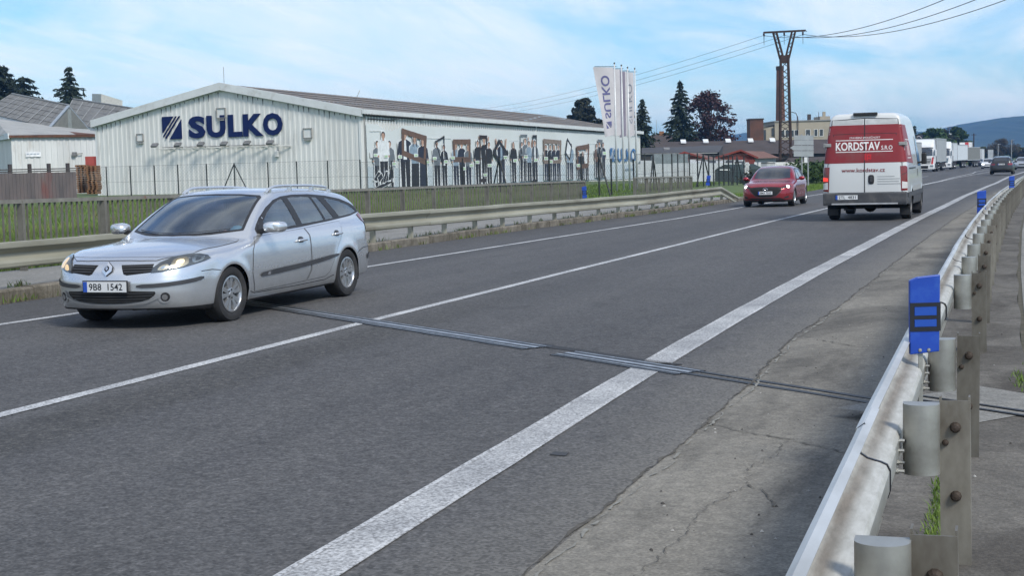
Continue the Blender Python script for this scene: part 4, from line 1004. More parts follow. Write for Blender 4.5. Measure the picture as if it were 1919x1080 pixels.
# ================================================================== OTHER CARS
def shell_from(L, W, H, cowl, roof, hood, deck, zw, arches, Ra=.33, ws_top=None, tail_x=None):
    """generic passenger car hull"""
    k = W/.886
    return Shell(L,
      top=[(-.2, .60), (0, .66), (.12, .72), (.35, hood-.12), (.8, hood-.05), (cowl-.1, hood), (cowl, hood+.03), (cowl+.45, (hood+H)/2+.06), (roof-.1, H-.06), (roof+.25, H-.012), (roof+.75, H), (tail_x-.9, H-.02), (tail_x-.3, H-.075), (tail_x, H-.14), (tail_x+(L-tail_x)*.5, (H+deck)/2-.05), (L, deck-.04), (L+.3, deck-.1)],
      plan=[(-.1, .76*k), (0, .79*k), (.3, .845*k), (.95, .884*k), (L-.9, .884*k), (L-.35, .85*k), (L, .80*k), (L+.2, .77*k)],
      vert=[(0, -.10), (.2, -.05), (.32, -.015), (.5, 0), (.7, -.002), (.85, -.02), (.93, -.055), (1.0, -.10), (1.2, -.19), (H-.1, -.27), (H+.1, -.40)],
      nose=[(0, .2), (.2, .06), (.3, .01), (.45, 0), (.6, .02), (.7, .07), (.8, .25), (1.0, .7), (1.7, 1.0)],
      tail=[(0, .2), (.25, .05), (.45, 0), (.65, .01), (.85, .05), (1.0, .10), (1.25, .28), (1.4, .4), (1.7, .55)],
      ncurve=[(0, 0), (.25, .015), (.5, .08), (.65, .16), (.78, .30), (.86, .46), (1.0, .85)],
      rcurve=[(0, 0), (.3, .01), (.55, .04), (.7, .10), (.8, .19), (.88, .32), (1.0, .6)],
      bottom=[(-.1, .2), (.3, .18), (1, .17), (L-1, .18), (L, .3)], crown=.07, wc=.3, wr=.1, kt=.12, kf=.1, kr=.1, arches=arches, Ra=Ra, zw=zw)
MGLO = M('tinted_glass', (.022, .026, .030), .05, var=.2, scale=2, spec=.9, coat=.5)
def small_car(loc, rz, label, pm, L, W, H, cowl, roof, hood, deck, WB0, WB1, tail_x, st, look, text='', Rw=.32, group=None, glassm=None):
    S = shell_from(L, W, H, cowl, roof, hood, deck, .31, (WB0, WB1), .345, None, tail_x)
    e = empty('hatchback_car' if look == 'hatch' else 'passenger_car', loc, rz, label, 'car', group)
    gm = glassm or MGLO
    P, F = S.hull(st); C = P[F].mean(1); N_ = S.grad(C); cut = np.zeros(len(F), bool); k = W/.886; sd_ = np.abs(C[:, 1]) > W*.5
    for xa in S.arches: cut |= sd_ & (np.hypot(C[:, 0]-xa, C[:, 2]-.31) < .345) & (C[:, 2] < .67)
    cut |= N_[:, 2] < -.8
    us, inv = np.unique(F[~cut], return_inverse=True)
    mesh('body', P[us], inv.reshape(-1, 4).tolist(), [pm, MBLK], e, normals=S.grad(P[us]), mi=np.where(C[~cut][:, 2] < .25, 1, 0))
    FR, RR_ = (1, 0, 0), (-1, 0, 0); zt_ = H-.09; g = max(.05, st)
    S.patch('windscreen', [(cowl, y*k, z) for y, z in [(-.64, hood+.045), (-.3, hood+.02), (0, hood+.015), (.3, hood+.02), (.64, hood+.045), (.565, zt_-.02), (.3, zt_+.012), (0, zt_+.02), (-.3, zt_+.012), (-.565, zt_-.02)]], FR, gm, e, .004, g)
    zb = hood-.0
    for sy in (-1, 1):
        d = (0, -sy, 0); Q = lambda pl: [(x, sy*.7, z) for x, z in pl]
        S.patch('window_frame', Q([(cowl+.28, zb-.02), (L-1.2, zb+.03), (tail_x+.02, zb+.11), (tail_x-.12, H-.22), (tail_x-.6, H-.125), (roof+.5, H-.095), (roof+.1, H-.135), (cowl+.75, H-.30)]), d, MBLK, e, .003, g)
        S.patch('side_window', Q([(cowl+.62, zb+.01), (cowl+1.25, zb+.02), (cowl+1.22, H-.14), (roof+.2, H-.155), (cowl+.85, H-.31)]), d, gm, e, .007, g)
        S.patch('side_window', Q([(cowl+1.35, zb+.022), (L-1.2, zb+.05), (L-1.28, H-.16), (cowl+1.32, H-.137)]), d, gm, e, .007, g)
        S.patch('sill', Q([(WB0+.40, .30), (WB1-.40, .30), (WB1-.40, .21), (WB0+.40, .21)]), d, MBLK, e, .006, g)
        m = MB()
        for x in (cowl+.32, cowl+1.30): S.ribbon('x', Q([(x, zb-.03), (x+.02, .6), (x+.0, .32)]), d, .012, MBLK, e, .003, MBo=m)
        m.build('panel_gap', MBLK, e, fix=False)
        for xa in S.arches:
            m = MB(); nn = 20; b = 0; pr = [(.36, sy*.3), (.36, sy*(W-.045)), (.345, sy*(W-.02))]
            for r, yy in pr:
                for q in range(nn):
                    a = -.35+(PI+.7)*q/(nn-1); m.v.append((xa+r*math.cos(a), yy, .31+r*math.sin(a)))
            for i in range(2):
                for q in range(nn-1): m.f.append([i*nn+q, i*nn+q+1, (i+1)*nn+q+1, (i+1)*nn+q]); m.m.append(0)
            m.box(xa-.34, xa+.34, sy*.3, sy*.29, .2, .64); m.build('arch_liner', MUND, e)
            wheel(e, (xa, sy*(W-.115), Rw), Rw, .21, sy, 10, True)
        m = MB(); c = (cowl+.52, sy*(W+.11), hood+.03); m.lathe([(.0, -.09), (.06, -.085), (.1, -.04), (.105, .02), (.09, .055), (0, .055)], (0, 0, 0), 'x', 14); m.v = [(c[0]+v[0], c[1]+v[1]*1.05, c[2]+v[2]*.72) for v in m.v]; m.bar((cowl+.5, sy*(W-.1), hood-.02), (cowl+.52, sy*(W+.08), hood+.01), .05, .04)
        m.build('mirror', pm if look != 'estate' else MBLK, e, True)
        dl = (.85, -sy*.5, 0)
        if look == 'hatch':
            S.patch('headlight', [(.1, sy*.42, .63), (.2, sy*.62, .655), (.45, sy*.83, .70), (.5, sy*.84, .735), (.3, sy*.74, .745), (.15, sy*.58, .70)], dl, MBLK, e, .005, .03)
            S.patch('bulb', [(.3, sy*.76+.075*math.cos(a), .708+.045*math.sin(a)) for a in np.linspace(0, 2*PI, 14)[:-1]], dl, MLIW, e, .012, .03)
            S.patch('fog_slot', [(.1, sy*.70, .36), (.2, sy*.82, .40), (.2, sy*.82, .32), (.1, sy*.62, .30)], dl, MBLK, e, .004, .04)
        else:
            S.patch('headlight', [(.1, sy*.47, .62), (.3, sy*.74, .63), (.5, sy*.84, .69), (.45, sy*.82, .74), (.25, sy*.70, .735), (.1, sy*.50, .70)], dl, MREF if look != 'lit' else MLIW, e, .006, .04)
        dr = (-.75, -sy*.6, 0)
        S.patch('tail_light', [(L-.05, sy*.50, .88), (L-.1, sy*.70, .90), (L-.4, sy*.84, .94), (L-.4, sy*.85, .80), (L-.1, sy*.74, .74), (L-.05, sy*.52, .76)], dr, MRED, e, .006, .04)
    if look == 'hatch':
        S.patch('grille', [(.1, -.58, .675), (.05, -.34, .71), (.05, .34, .71), (.1, .58, .675), (.1, .47, .50), (.05, .30, .365), (.05, -.30, .365), (.1, -.47, .50)], FR, MUND, e, .006, .04, 1)
        S.ribbon('grille_trim', [(.1, -.60, .655), (.08, -.50, .52), (.05, -.33, .365), (.05, 0, .35), (.05, .33, .365), (.08, .50, .52), (.1, .60, .655)], FR, .022, MDKP, e, .010)
        S.patch('lower_grille', [(.05, -.66, .265), (.05, .66, .265), (.05, .5, .325), (.05, -.5, .325)], FR, MUND, e, .006, .04)
        S.ribbon('lip', [(.05, -.74, .232), (.03, 0, .215), (.05, .74, .232)], FR, .03, MBLK, e, .012)
        b, n = S.point((0, 0, .60), FR); m = MB()
        pts = [b+n*.02+np.array([0, .085*math.cos(a), .062*math.sin(a)]) for a in np.linspace(0, 2*PI, 25)]; m.tube(pts, .011, 6, cap=False)
        m.tube([b+n*.02+np.array([0, y, z]) for y, z in ((-.075, .02), (-.03, .012), (0, -.02), (.03, .012), (.075, .02))], .009, 6); m.build('badge', MCHR, e)
    else:
        S.patch('grille', [(.05, -.40, .68), (.05, .40, .68), (.05, .36, .54), (.05, -.36, .54)], FR, MUND, e, .006, .05)
        S.patch('lower_grille', [(.05, -.55, .36), (.05, .55, .36), (.05, .48, .26), (.05, -.48, .26)], FR, MUND, e, .006, .05)
    S.patch('rear_window', [(L-.4, y*k, z) for y, z in [(-.58, deck+.06), (.58, deck+.06), (.50, H-.17), (.3, H-.15), (-.3, H-.15), (-.50, H-.17)]], RR_, gm, e, .005, g)
    b, n = S.point((0, 0, .50), FR); plate(e, (b[0]-.02, 0, .50), .5, .11, text or '4B2 7715') if text else None
    m = MB(); m.box(.4, L-.4, -W*.66, W*.66, .17, .22); m.build('floor_pan', MUND, e)
    return e, S
MRDP = paint('red_paint', (.30, .012, .022), .3, .22, .45, (.10, .05, .045))
red, SR = small_car((-7.42, 52.15, float(zr(53))), math.radians(90-1.6), 'dark red five-door hatchback with lit headlamps coming towards the camera beside the white van', MRDP, 4.46, .897, 1.435, 1.28, 2.15, .95, 1.0, .92, 3.645, 4.05, .026, 'hatch', '8M3 7565', .325)
# ------------------------------------------------------------------ white delivery van with red rear band, driving away
MVW = paint('van_white', (.60, .61, .60), .06, .38, .0, (.28, .27, .24))
MVR = M('van_red_film', (.235, .018, .022), .42, var=.12, scale=3, dirt=(.20, .05, .048), dscale=2)
MVG = M('bumper_plastic', (.055, .057, .062), .65, var=.25, scale=4, dirt=(.11, .105, .1), dscale=3)
MVT = M('film_white', (.78, .76, .74), .5, var=.06)
LV = 5.9
SV = Shell(LV, top=[(-.2, .95), (0, 1.08), (.3, 1.2), (.75, 1.32), (.95, 1.42), (1.5, 2.0), (2.0, 2.5), (2.3, 2.62), (2.8, 2.665), (4, 2.68), (5.4, 2.672), (5.75, 2.64), (5.9, 2.60), (6.2, 2.5)],
  plan=[(-.1, .86), (.2, .94), (.8, .99), (1.6, 1.005), (5.3, 1.005), (5.75, .995), (5.9, .985), (6.1, .97)],
  vert=[(0, -.05), (.35, -.02), (.6, 0), (1.0, 0), (1.25, -.008), (1.6, -.045), (2.0, -.10), (2.3, -.145), (2.5, -.175), (2.7, -.23), (2.9, -.4)],
  nose=[(0, .1), (.4, 0), (.8, .02), (1.1, .15), (1.5, .6), (2.5, 1.4), (3, 1.6)], tail=[(0, .04), (.42, 0), (.9, 0), (1.2, .004), (1.6, .03), (2.1, .085), (2.5, .14), (2.65, .19), (3, .3)],
  ncurve=[(0, 0), (.4, .05), (.7, .16), (.9, .36), (1.1, .7)], rcurve=[(0, 0), (.5, .01), (.8, .03), (.93, .07), (1.0, .12), (1.2, .3)],
  bottom=[(-.1, .35), (1, .33), (4.9, .36), (5.5, .40), (6, .44)], crown=.02, wc=.25, wr=.0, kt=.16, kf=.15, kr=.06, arches=(1.05, 4.57), Ra=.40, flare=.015, zw=.37, anchor=1.0, ax=1.2)
van = empty('delivery_van', (0, 0, 0), 0, 'white delivery van with dark red lettered band on its rear doors, driving away', 'van')
P, F = SV.hull(.035); C = P[F].mean(1); N_ = SV.grad(C); cut = N_[:, 2] < -.8
for xa in SV.arches: cut |= (np.abs(C[:, 1]) > .6) & (np.hypot(C[:, 0]-xa, C[:, 2]-.37) < .40) & (C[:, 2] < .79)
us, inv = np.unique(F[~cut], return_inverse=True)
low = (C[~cut][:, 2] < .70)
mesh('body', P[us], inv.reshape(-1, 4).tolist(), [MVW, MVG], van, normals=SV.grad(P[us]), mi=np.where(low, 1, 0))
BK = (-1, 0, 0)
# rear doors
for sy, (ya, yb) in ((-1, (-.86, -.006)), (1, (.006, .86))):
    pts = [(5.9, ya, .72), (5.9, yb, .72), (5.9, yb if sy < 0 else yb*.885, 2.50), (5.9, ya*.885 if sy < 0 else ya, 2.50)]
    dr = SV.patch('rear_door', pts, BK, MVW, van, .006, .08)
    p2 = [(5.9, ya*1.0, 1.44), (5.9, yb*1.0, 1.44), (5.9, yb if sy < 0 else yb*.90, 2.375), (5.9, ya*.90 if sy < 0 else ya, 2.375)]
    SV.patch('red_band', p2, BK, MVR, dr, .010, .08)
    SV.patch('upper_panel', [(5.9, ya*.88 if sy < 0 else ya+.03, 2.395), (5.9, yb-.03 if sy < 0 else yb*.88, 2.395), (5.9, yb-.03 if sy < 0 else yb*.85, 2.50), (5.9, ya*.85 if sy < 0 else ya+.03, 2.50)], BK, M('panel_grey', (.52, .53, .52), .4), dr, .010, .08)
gp = MB()
SV.ribbon('x', [(5.9, 0, .72), (5.9, 0, 2.52)], BK, .022, MBLK, van, .012, MBo=gp)
for sy in (-1, 1): SV.ribbon('x', [(5.9, sy*.87, .72), (5.9, sy*.87, 1.4), (5.9, sy*.77, 2.50), (5.9, 0, 2.535)], BK, .018, MBLK, van, .004, MBo=gp)
SV.ribbon('x', [(5.9, -.74, 2.15), (5.9, 0, 2.16), (5.9, .74, 2.15)], BK, .012, MBLK, van, .0125, MBo=gp)
for sy in (-1, 1): SV.ribbon('x', [(5.9, sy*.74, 2.15), (5.9, sy*.735, 2.10)], BK, .012, MBLK, van, .0125, MBo=gp)
gp.build('panel_gap', MBLK, van, fix=False)
def van_text(txt, yc, z, wd, h, mat, bold=0, shear=0, name='lettering'):
    V, F = fit_text(txt, wd, h, bold)
    V = V[:]; Q = []
    for a, b in V: Q.append((6.0, -(yc-wd/2)-0+0 if False else (yc+wd/2-a-shear*b), z+b))
    # seen from behind (looking along -x) reading goes towards +y
    Q = [(6.0, yc-wd/2+a+shear*b, z+b) for a, b in V]
    H_, ok = SV.hit(np.array(Q, float), BK); n_ = SV.grad(H_)
    return mesh(name, H_+n_*.0135, F, mat, van)
van_text('STAVEBNÍ SPOLEČNOST', .0, 2.035, .72, .06, MVT, 0.005, .15)
van_text('KORDSTAV', -.16, 1.75, 1.04, .205, MVT, .022)
van_text('S.R.O', .52, 1.755, .26, .10, MVT, .01)
for zz in (2.0, 1.715): SV.ribbon('stripe', [(5.9, -.68, zz), (5.9, .66, zz)], BK, .018, MVT, van, .0135)
van_text('www.kordstav.cz', -.03, 1.215, 1.02, .10, M('film_darkred', (.20, .02, .02), .5), .012)
MGT = M('film_grey', (.32, .33, .33), .5)
for i, (zz, ln) in enumerate(((1.10, .40), (1.04, .52), (.98, .50), (.92, .55))):   # the tiny rows cannot be read in the photograph
    SV.ribbon('small_print', [(5.9, .30, zz), (5.9, .30+ln, zz)], BK, .012, MGT, van, .0125)
m = MB()                                                       # small red emblem in the band
for y0, y1, z0, z1 in ((-.0, .035, 1.51, 1.67), (.05, .16, 1.61, 1.65), (.05, .085, 1.50, 1.65), (.12, .155, 1.52, 1.61), (.05, .16, 1.54, 1.57)):
    pp = [SV.point((5.9, y, z), BK) for y, z in ((y0, z0), (y1, z0), (y1, z1), (y0, z1))]; m.add([p+n*.0135 for p, n in pp], [(0, 1, 2, 3)])
m.build('emblem', M('film_red', (.52, .015, .02), .5), van, fix=False)
SV.patch('door_handle', [(5.9, .155+.07*math.copysign(abs(math.cos(a))**.5, math.cos(a)), 1.03+.115*math.copysign(abs(math.sin(a))**.6, math.sin(a))) for a in np.linspace(0, 2*PI, 28)[:-1]], BK, MBLK, van, .016, .05)
m = MB(); p, n = SV.point((5.9, .155, 1.03), BK); m.bbox(p+n*.03, (0, 1, 0), (1, 0, 0), (0, 0, 1), .03, .02, .07); m.build('handle_grip', MDKP, van, bevel=.01)
for sy in (-1, 1):
    for zz in (1.89,):
        p, n = SV.point((5.9, sy*.86, zz), BK); m = MB(); m.bbox(p+n*.02+np.array([0, sy*.0, 0]), (0, 1, 0), (1, 0, 0), (0, 0, 1), .075, .02, .042); m.bbox(p+np.array([-.06, sy*.10, 0]), (0, 1, 0), (1, 0, 0), (0, 0, 1), .02, .09, .055); m.build('hinge', [M('hinge_grey', (.30, .30, .29), .5)], van, bevel=.012)
    dl = (-.8, -sy*.35, 0)
    tl = SV.patch('tail_light', [(5.9, sy*.865, .745), (5.8, sy*.995, .745), (5.8, sy*.995, 1.33), (5.88, sy*.96, 1.35), (5.9, sy*.845, 1.345)], dl, MRED, van, .012, .06)
    SV.patch('reverse_lens', [(5.9, sy*.885, .80), (5.8, sy*.985, .80), (5.8, sy*.985, .95), (5.9, sy*.885, .97)], dl, M('clear_lens', (.7, .68, .66), .15, coat=1), tl, .018, .05)
    SV.patch('lamp_band', [(5.9, sy*.885, 1.13), (5.8, sy*.985, 1.18), (5.8, sy*.985, 1.20), (5.9, sy*.885, 1.15)], dl, M('dark_red', (.10, .005, .008), .2, coat=1), tl, .018, .05)
    if sy < 0: SV.patch('brake_lamp', [(5.9, sy*.885, 1.0), (5.8, sy*.985, 1.0), (5.8, sy*.985, 1.10), (5.9, sy*.885, 1.08)], dl, M('brake_red', (.6, .03, .02), .2, emit=((1, .06, .04), .8)), tl, .018, .05)
    m = MB(); m.box(5.9, 5.935, sy*.80-.10, sy*.80+.10, .545, .61); m.build('bumper_lamp', MPLW, van, bevel=.01)
    for xa, rr in ((1.05, .36), (4.57, .36)): 
        wheel(van, (xa, sy*.87, .36), .36, .23, sy, 8, False, M('steel_rim', (.25, .25, .25), .6, .4), .55)
        m = MB(); nn = 18
        for r, yy in [(.415, sy*.5), (.415, sy*.96), (.40, sy*.995)]:
            for q in range(nn): a = -.2+(PI+.4)*q/(nn-1); m.v.append((xa+r*math.cos(a), yy, .37+r*math.sin(a)))
        for i in range(2):
            for q in range(nn-1): m.f.append([i*nn+q, i*nn+q+1, (i+1)*nn+q+1, (i+1)*nn+q]); m.m.append(0)
        m.build('arch_liner', MUND, van)
    m = MB(); m.box(4.93, 4.95, sy*.87-.13, sy*.87+.13, .12, .45); m.build('mud_flap', MBLK, van); m = MB(); m.box(1.42, 1.44, sy*.87-.14, sy*.87+.14, .12, .5); m.build('mud_flap', MBLK, van)
    SV.patch('red_panel', [(5.80, sy*1, 1.44), (5.74, sy*.9, 2.36), (4.75, sy*.9, 2.36), (4.0, sy*1, 1.40)], (0, -sy, 0), MVR, van, .006, .1)
    SV.patch('corner_film', [(5.9, sy*.87, 1.44), (5.78, sy*1, 1.44), (5.72, sy*.9, 2.365), (5.86, sy*.77, 2.365)], (-.8, -sy*.6, 0), MVR, van, .007, .06)
    SV.patch('panel_print', [(5.35, sy*1, 1.60), (5.33, sy*.9, 1.93), (4.75, sy*.9, 1.93), (4.6, sy*1, 1.60)], (0, -sy, 0), M('film_pink', (.55, .35, .34), .5), van, .009, .1)
    for zz in (1.99, 1.54): SV.ribbon('stripe', [(5.5, sy, zz), (4.5, sy, zz)], (0, -sy, 0), .02, MVT, van, .010)
    SV.patch('side_strip', [(.5, sy, .70), (5.6, sy, .70), (5.6, sy, .58), (.5, sy, .58)], (0, -sy, 0), MVG, van, .012, .1)
    SV.ribbon('rail_cover', [(5.4, sy, 1.28), (3.3, sy, 1.28)], (0, -sy, 0), .035, MBLK, van, .008)
    SV.patch('side_window', [(1.55, sy, 1.32), (2.45, sy, 1.32), (2.45, sy*.9, 2.1), (2.1, sy*.9, 2.1), (1.6, sy, 1.6)], (0, -sy, 0), MGLO, van, .008, .1)
    SV.patch('side_handle', [(2.62, sy, 1.05), (2.74, sy, 1.05), (2.74, sy, 1.24), (2.62, sy, 1.24)], (0, -sy, 0), MBLK, van, .012, .05)
    m = MB(); m.box(1.65, 1.78, sy*1.04, sy*1.17, 1.35, 1.66); m.bar((1.75, sy*.98, 1.4), (1.72, sy*1.12, 1.42), .05); m.build('mirror', MBLK, van, bevel=.03)
m = MB(); m.prism([(5.62, .42), (5.93, .40), (5.945, .47), (5.945, .70), (5.86, .715), (5.62, .715)], -.985, .985, 'y'); m.build('rear_bumper', MVG, van, bevel=.02)
m = MB(); m.box(5.90, 5.955, -.78, .78, .415, .455); m.build('bumper_step', M('step_steel', (.5, .5, .5), .4, .5), van, bevel=.006)
m = MB(); m.box(5.72, 5.80, -.27, .30, 2.60, 2.675); m.build('high_brake_lamp', MBLK, van, bevel=.015)
m = MB(); m.tube([(4.57, -.8, .34), (4.57, .8, .34)], .07, 10); m.lathe([(0, -.13), (.12, -.12), (.16, 0), (.12, .12), (0, .13)], (4.57, 0, .34), 'x', 12); m.box(.6, 5.6, -.5, -.42, .42, .52); m.box(.6, 5.6, .42, .5, .42, .52); m.box(4.9, 5.4, -.3, .3, .3, .42); m.build('axle', MUND, van)
m = MB(); m.box(.5, 5.7, -.8, .8, .46, .5); m.build('floor_pan', MUND, van)
plate(van, (5.952, -.42, .60), .52, .11, '2TL  4831', (1, 0, 0))
van.rotation_euler = (0, 0, math.radians(-90-1.7)); van.scale = (1, 1.045, 1.02); van.location = (-3.11+.34, 38.35+5.9-.2, float(zr(40)))
# ------------------------------------------------------------------ traffic farther off
MDG = paint('dark_paint', (.014, .013, .014), .2, .35, .0, (.05, .046, .042)); MWP = paint('white_paint', (.72, .73, .74), .05, .3, 0); MSP = paint('grey_silver', (.42, .44, .46), .2, .3, .5); MBP = paint('blue_black', (.03, .035, .055), .2, .3, .4)
P_ = at(1886, 327, 119); e, SE = small_car((0, 0, 0), math.radians(-90-2.6), 'dark estate car driving away in the far right lane', MDG, 4.85, .92, 1.48, 1.35, 2.25, .97, 1.02, .95, 3.80, 4.55, .045, 'estate', '')
e.location = (P_[0]-.15, P_[1]+4.85, P_[2])
plate(e, (4.835, 0, .83), .52, .11, '3T5 1908', (1, 0, 0))
m = MB(); m.box(3.0, 4.4, -.52, -.49, 1.49, 1.52); m.box(3.0, 4.4, .49, .52, 1.49, 1.52); m.build('roof_rail', MCHR, e)
P_ = at(1851, 316.5, 215); e, _ = small_car(P_, math.radians(90-3), 'white car with lit headlamps coming up the road beyond the dark estate', MWP, 4.4, .92, 1.50, 1.3, 2.15, 1.0, 1.02, .9, 3.6, 4.1, .06, 'lit', '')
P_ = at(1916, 318, 172); e, _ = small_car(P_, math.radians(90-3), 'pale silver car cut off by the right edge of the photo', MSP, 4.4, .92, 1.46, 1.3, 2.15, .98, 1.02, .9, 3.6, 4.1, .06, 'plain', '')
P_ = at(1833.5, 313.5, 262); e, _ = small_car(P_, math.radians(90-3), 'dark car parked at the end of the row of trucks', MBP, 4.3, .90, 1.46, 1.25, 2.1, .98, 1.0, .9, 3.5, 4.0, .07, 'plain', '')
# ------------------------------------------------------------------ parked trucks
MTW = M('truck_white', (.72, .73, .73), .35, var=.08, dirt=(.5, .49, .46), dscale=1.2, dth=(.55, .8)); MTG = M('tarp_grey', (.36, .38, .38), .6, var=.12, scale=1.5, stretch=(.3, 1, 1)); MTB = M('box_white', (.62, .66, .68), .5, var=.1); MTD = M('tarp_dark', (.19, .195, .18), .7, var=.12); MTR = M('truck_red', (.45, .04, .04), .4)
def truck(loc, rz, label, cabm, trm, trailer=13.6, cab=True, H=4.0, red=False, rear_cab=False, gap=.7):
    e = empty('truck', loc, rz, label, 'truck', None)
    SK = Shell(2.3, top=[(-.2, 2.6), (0, 2.85), (.25, 3.15), (.6, 3.45), (1.0, 3.72), (1.5, 3.86), (2.3, 3.92), (2.5, 3.93)], plan=[(-.1, 1.16), (.1, 1.22), (.4, 1.25), (2.3, 1.25), (2.5, 1.25)], vert=[(0, -.02), (.5, 0), (2.4, 0), (3.2, -.06), (3.9, -.16), (4.2, -.25)],
        nose=[(0, .12), (.35, .03), (.9, 0), (1.5, .02), (2.4, .1), (2.9, .22), (3.4, .5), (4, 1.0)], tail=[(0, 0), (4, 0)], ncurve=[(0, 0), (.6, .02), (.95, .08), (1.1, .16), (1.25, .4)], rcurve=[(0, 0), (2, 0)], bottom=[(-.1, .34), (.8, .36), (1.0, .95), (2.4, 1.0)], crown=.02, wc=0, wr=0, kt=.15, kf=.12, kr=.05, arches=(), anchor=1.7, ax=.9)
    if cab:
        P, F = SK.hull(.07); mesh('cab', P, F.tolist(), cabm, e, normals=SK.grad(P)); f = (1, 0, 0)
        SK.patch('windscreen', [(0, -1.06, 1.92), (0, 1.06, 1.92), (0, 1.03, 2.72), (0, .5, 2.78), (0, -.5, 2.78), (0, -1.03, 2.72)], f, MGLO, e, .01, .12)
        SK.patch('sun_visor', [(0, -1.1, 2.80), (0, 1.1, 2.80), (0, 1.08, 2.93), (0, -1.08, 2.93)], f, M('visor', (.05, .05, .055), .4), e, .06, .12)
        gr_ = SK.patch('grille', [(0, -.8, .95), (0, .8, .95), (0, .9, 1.62), (0, -.9, 1.62)], f, MUND, e, .01, .1)
        for zz in (1.05, 1.22, 1.39, 1.56): SK.ribbon('grille_slat', [(0, -.82, zz), (0, .82, zz)], f, .06, MCHR if not red else MTW, gr_, .04)
        m = MB(); m.prism([(-.06, .30), (.5, .28), (.5, .85), (-.04, .88)], -1.2, 1.2, 'y'); m.build('bumper', cabm, e, bevel=.04)
        m = MB(); m.box(-.075, -.055, -.55, .55, .42, .74); m.build('lower_grille', MUND, e)
        for sy in (-1, 1):
            m = MB(); m.box(-.08, -.045, sy*.98-.18, sy*.98+.18, .62, .80); m.build('headlight', MREF, e, bevel=.01)
            SK.patch('side_window', [(.25, sy, 1.95), (1.1, sy, 1.9), (1.1, sy, 2.6), (.4, sy, 2.65)], (0, -sy, 0), MGLO, e, .01, .15)
            m = MB(); m.box(.05, .25, sy*1.32, sy*1.52, 1.85, 2.65); m.bar((.2, sy*1.2, 2.55), (.2, sy*1.4, 2.55), .06); m.build('mirror', cabm if red else MTW, e, bevel=.06)
            if red: SK.patch('red_stripe', [(0, sy*.86, .92), (0, sy*1.1, .92), (.02, sy*1.17, 1.75), (.02, sy*1.0, 1.75)], (1, 0, 0), MTR, e, .02, .1)
            wheel(e, (1.35, sy*1.08, .5), .5, .32, sy, 8, False, MRIM, .52)
            wheel(e, (4.9, sy*1.02, .5), .5, .5, sy, 8, False, MRIM, .52)
            m = MB(); m.box(2.4, 3.7, sy*.75, sy*1.2, .45, 1.0); m.build('fuel_tank', MDKP, e, bevel=.06)
        m = MB(); m.box(.9, 6.2, -.45, .45, .75, 1.0); m.build('chassis', MUND, e)
    if trailer:
        x0 = 2.3+gap if cab else 0
        m = MB(); m.box(x0, x0+trailer, -1.275, 1.275, 1.2, H); m.build('trailer_box', trm, e, bevel=.03)
        m = MB()
        for zz in (1.2, H): 
            for sy in (-1, 1): m.box(x0-.015, x0+trailer+.015, sy*1.285-.03, sy*1.285+.03, zz-.06, zz+.05)
        for xx in (x0, x0+trailer):
            for sy in (-1, 1): m.box(xx-.04, xx+.04, sy*1.285-.04, sy*1.285+.04, 1.2, H)
        m.build('trailer_frame', M('alu_trim', (.55, .56, .56), .4, .4), e)
        m = MB(); m.box(x0+.6, x0+trailer, -.5, .5, .85, 1.19); m.box(x0+trailer-.1, x0+trailer, -1.2, 1.2, .5, .65); m.build('chassis', MUND, e)
        for sy in (-1, 1):
            for xx in (x0+trailer-4.6, x0+trailer-3.3, x0+trailer-2.0): wheel(e, (xx, sy*1.08, .5), .5, .35, sy, 8, False, MRIM, .52)
            m = MB(); m.box(x0+4, x0+trailer-5.4, sy*1.2-.02, sy*1.2+.02, .5, 1.05); m.build('side_guard', MUND, e)
            m = MB(); m.box(x0+trailer, x0+trailer+.03, sy*1.0-.18, sy*1.0+.18, .78, .9); m.build('tail_light', MRED, e)
    return e
P_ = at(1686, 327.5, 166); truck(P_, math.radians(90-4), 'white truck cab mostly hidden behind the white van, with a rounded white mirror', MTW, MTG, 7.0, True, 3.6)
P_ = at(1731, 322.3, 178); truck(P_, math.radians(90-3.2), 'white truck with red stripe on its cab and long grey trailer, facing the camera', MTW, MTG, 13.6, True, 4.0, True)
P_ = at(1765.5, 318, 207); truck(P_, math.radians(90-3.2), 'white truck half hidden behind the grey trailer, second in the parked row', MTW, MTB, 7.5, True, 3.7)
P_ = at(1779, 315, 231); truck(P_, math.radians(90-9), 'white box trailer parked in the row, between a white truck and a dark grey trailer', MTW, MTB, 9.0, False, 3.55)
P_ = at(1799, 314, 246); truck(P_, math.radians(90-10), 'dark grey covered trailer at the far end of the parked row', MTW, MTD, 11.0, False, 3.3)
P_ = at(1826, 314, 275); truck(P_, math.radians(90-3.5), 'narrow white trailer end showing behind the dark grey trailer', MTW, MTW, 8.0, False, 3.4)
# ================================================================== LONG WHITE WAREHOUSE
TH = math.radians(4.1)
SD = np.array([math.sin(TH), math.cos(TH), 0]); GD = np.array([-math.cos(TH), math.sin(TH), 0]); ZZ = np.array([0, 0, 1.])
CE = at(674, 207, 105); CE[2] = 0
SLOPE = -.0122                       # the hall steps down gently along its length
WID, LEN, EAV, RID = 22.7, 67.6, 5.65, 7.95
MWG = M('gable_sheet', (.68, .68, .655), .55, var=.12, scale=.5, stretch=(1, 1, .25), dirt=(.44, .43, .40), dscale=1.4, dth=(.54, .80))
MWS = M('side_sheet', (.66, .67, .66), .55, var=.1, scale=.5, stretch=(1, 1, .3), dirt=(.42, .41, .38), dscale=1.2, dth=(.56, .85))
MWD = M('sheet_drip', (.10, .095, .085), .8, var=.4, scale=5)
MWT = M('fascia_white', (.62, .64, .64), .45, var=.1, scale=1, dirt=(.4, .39, .36), dscale=1.5, dth=(.55, .8))
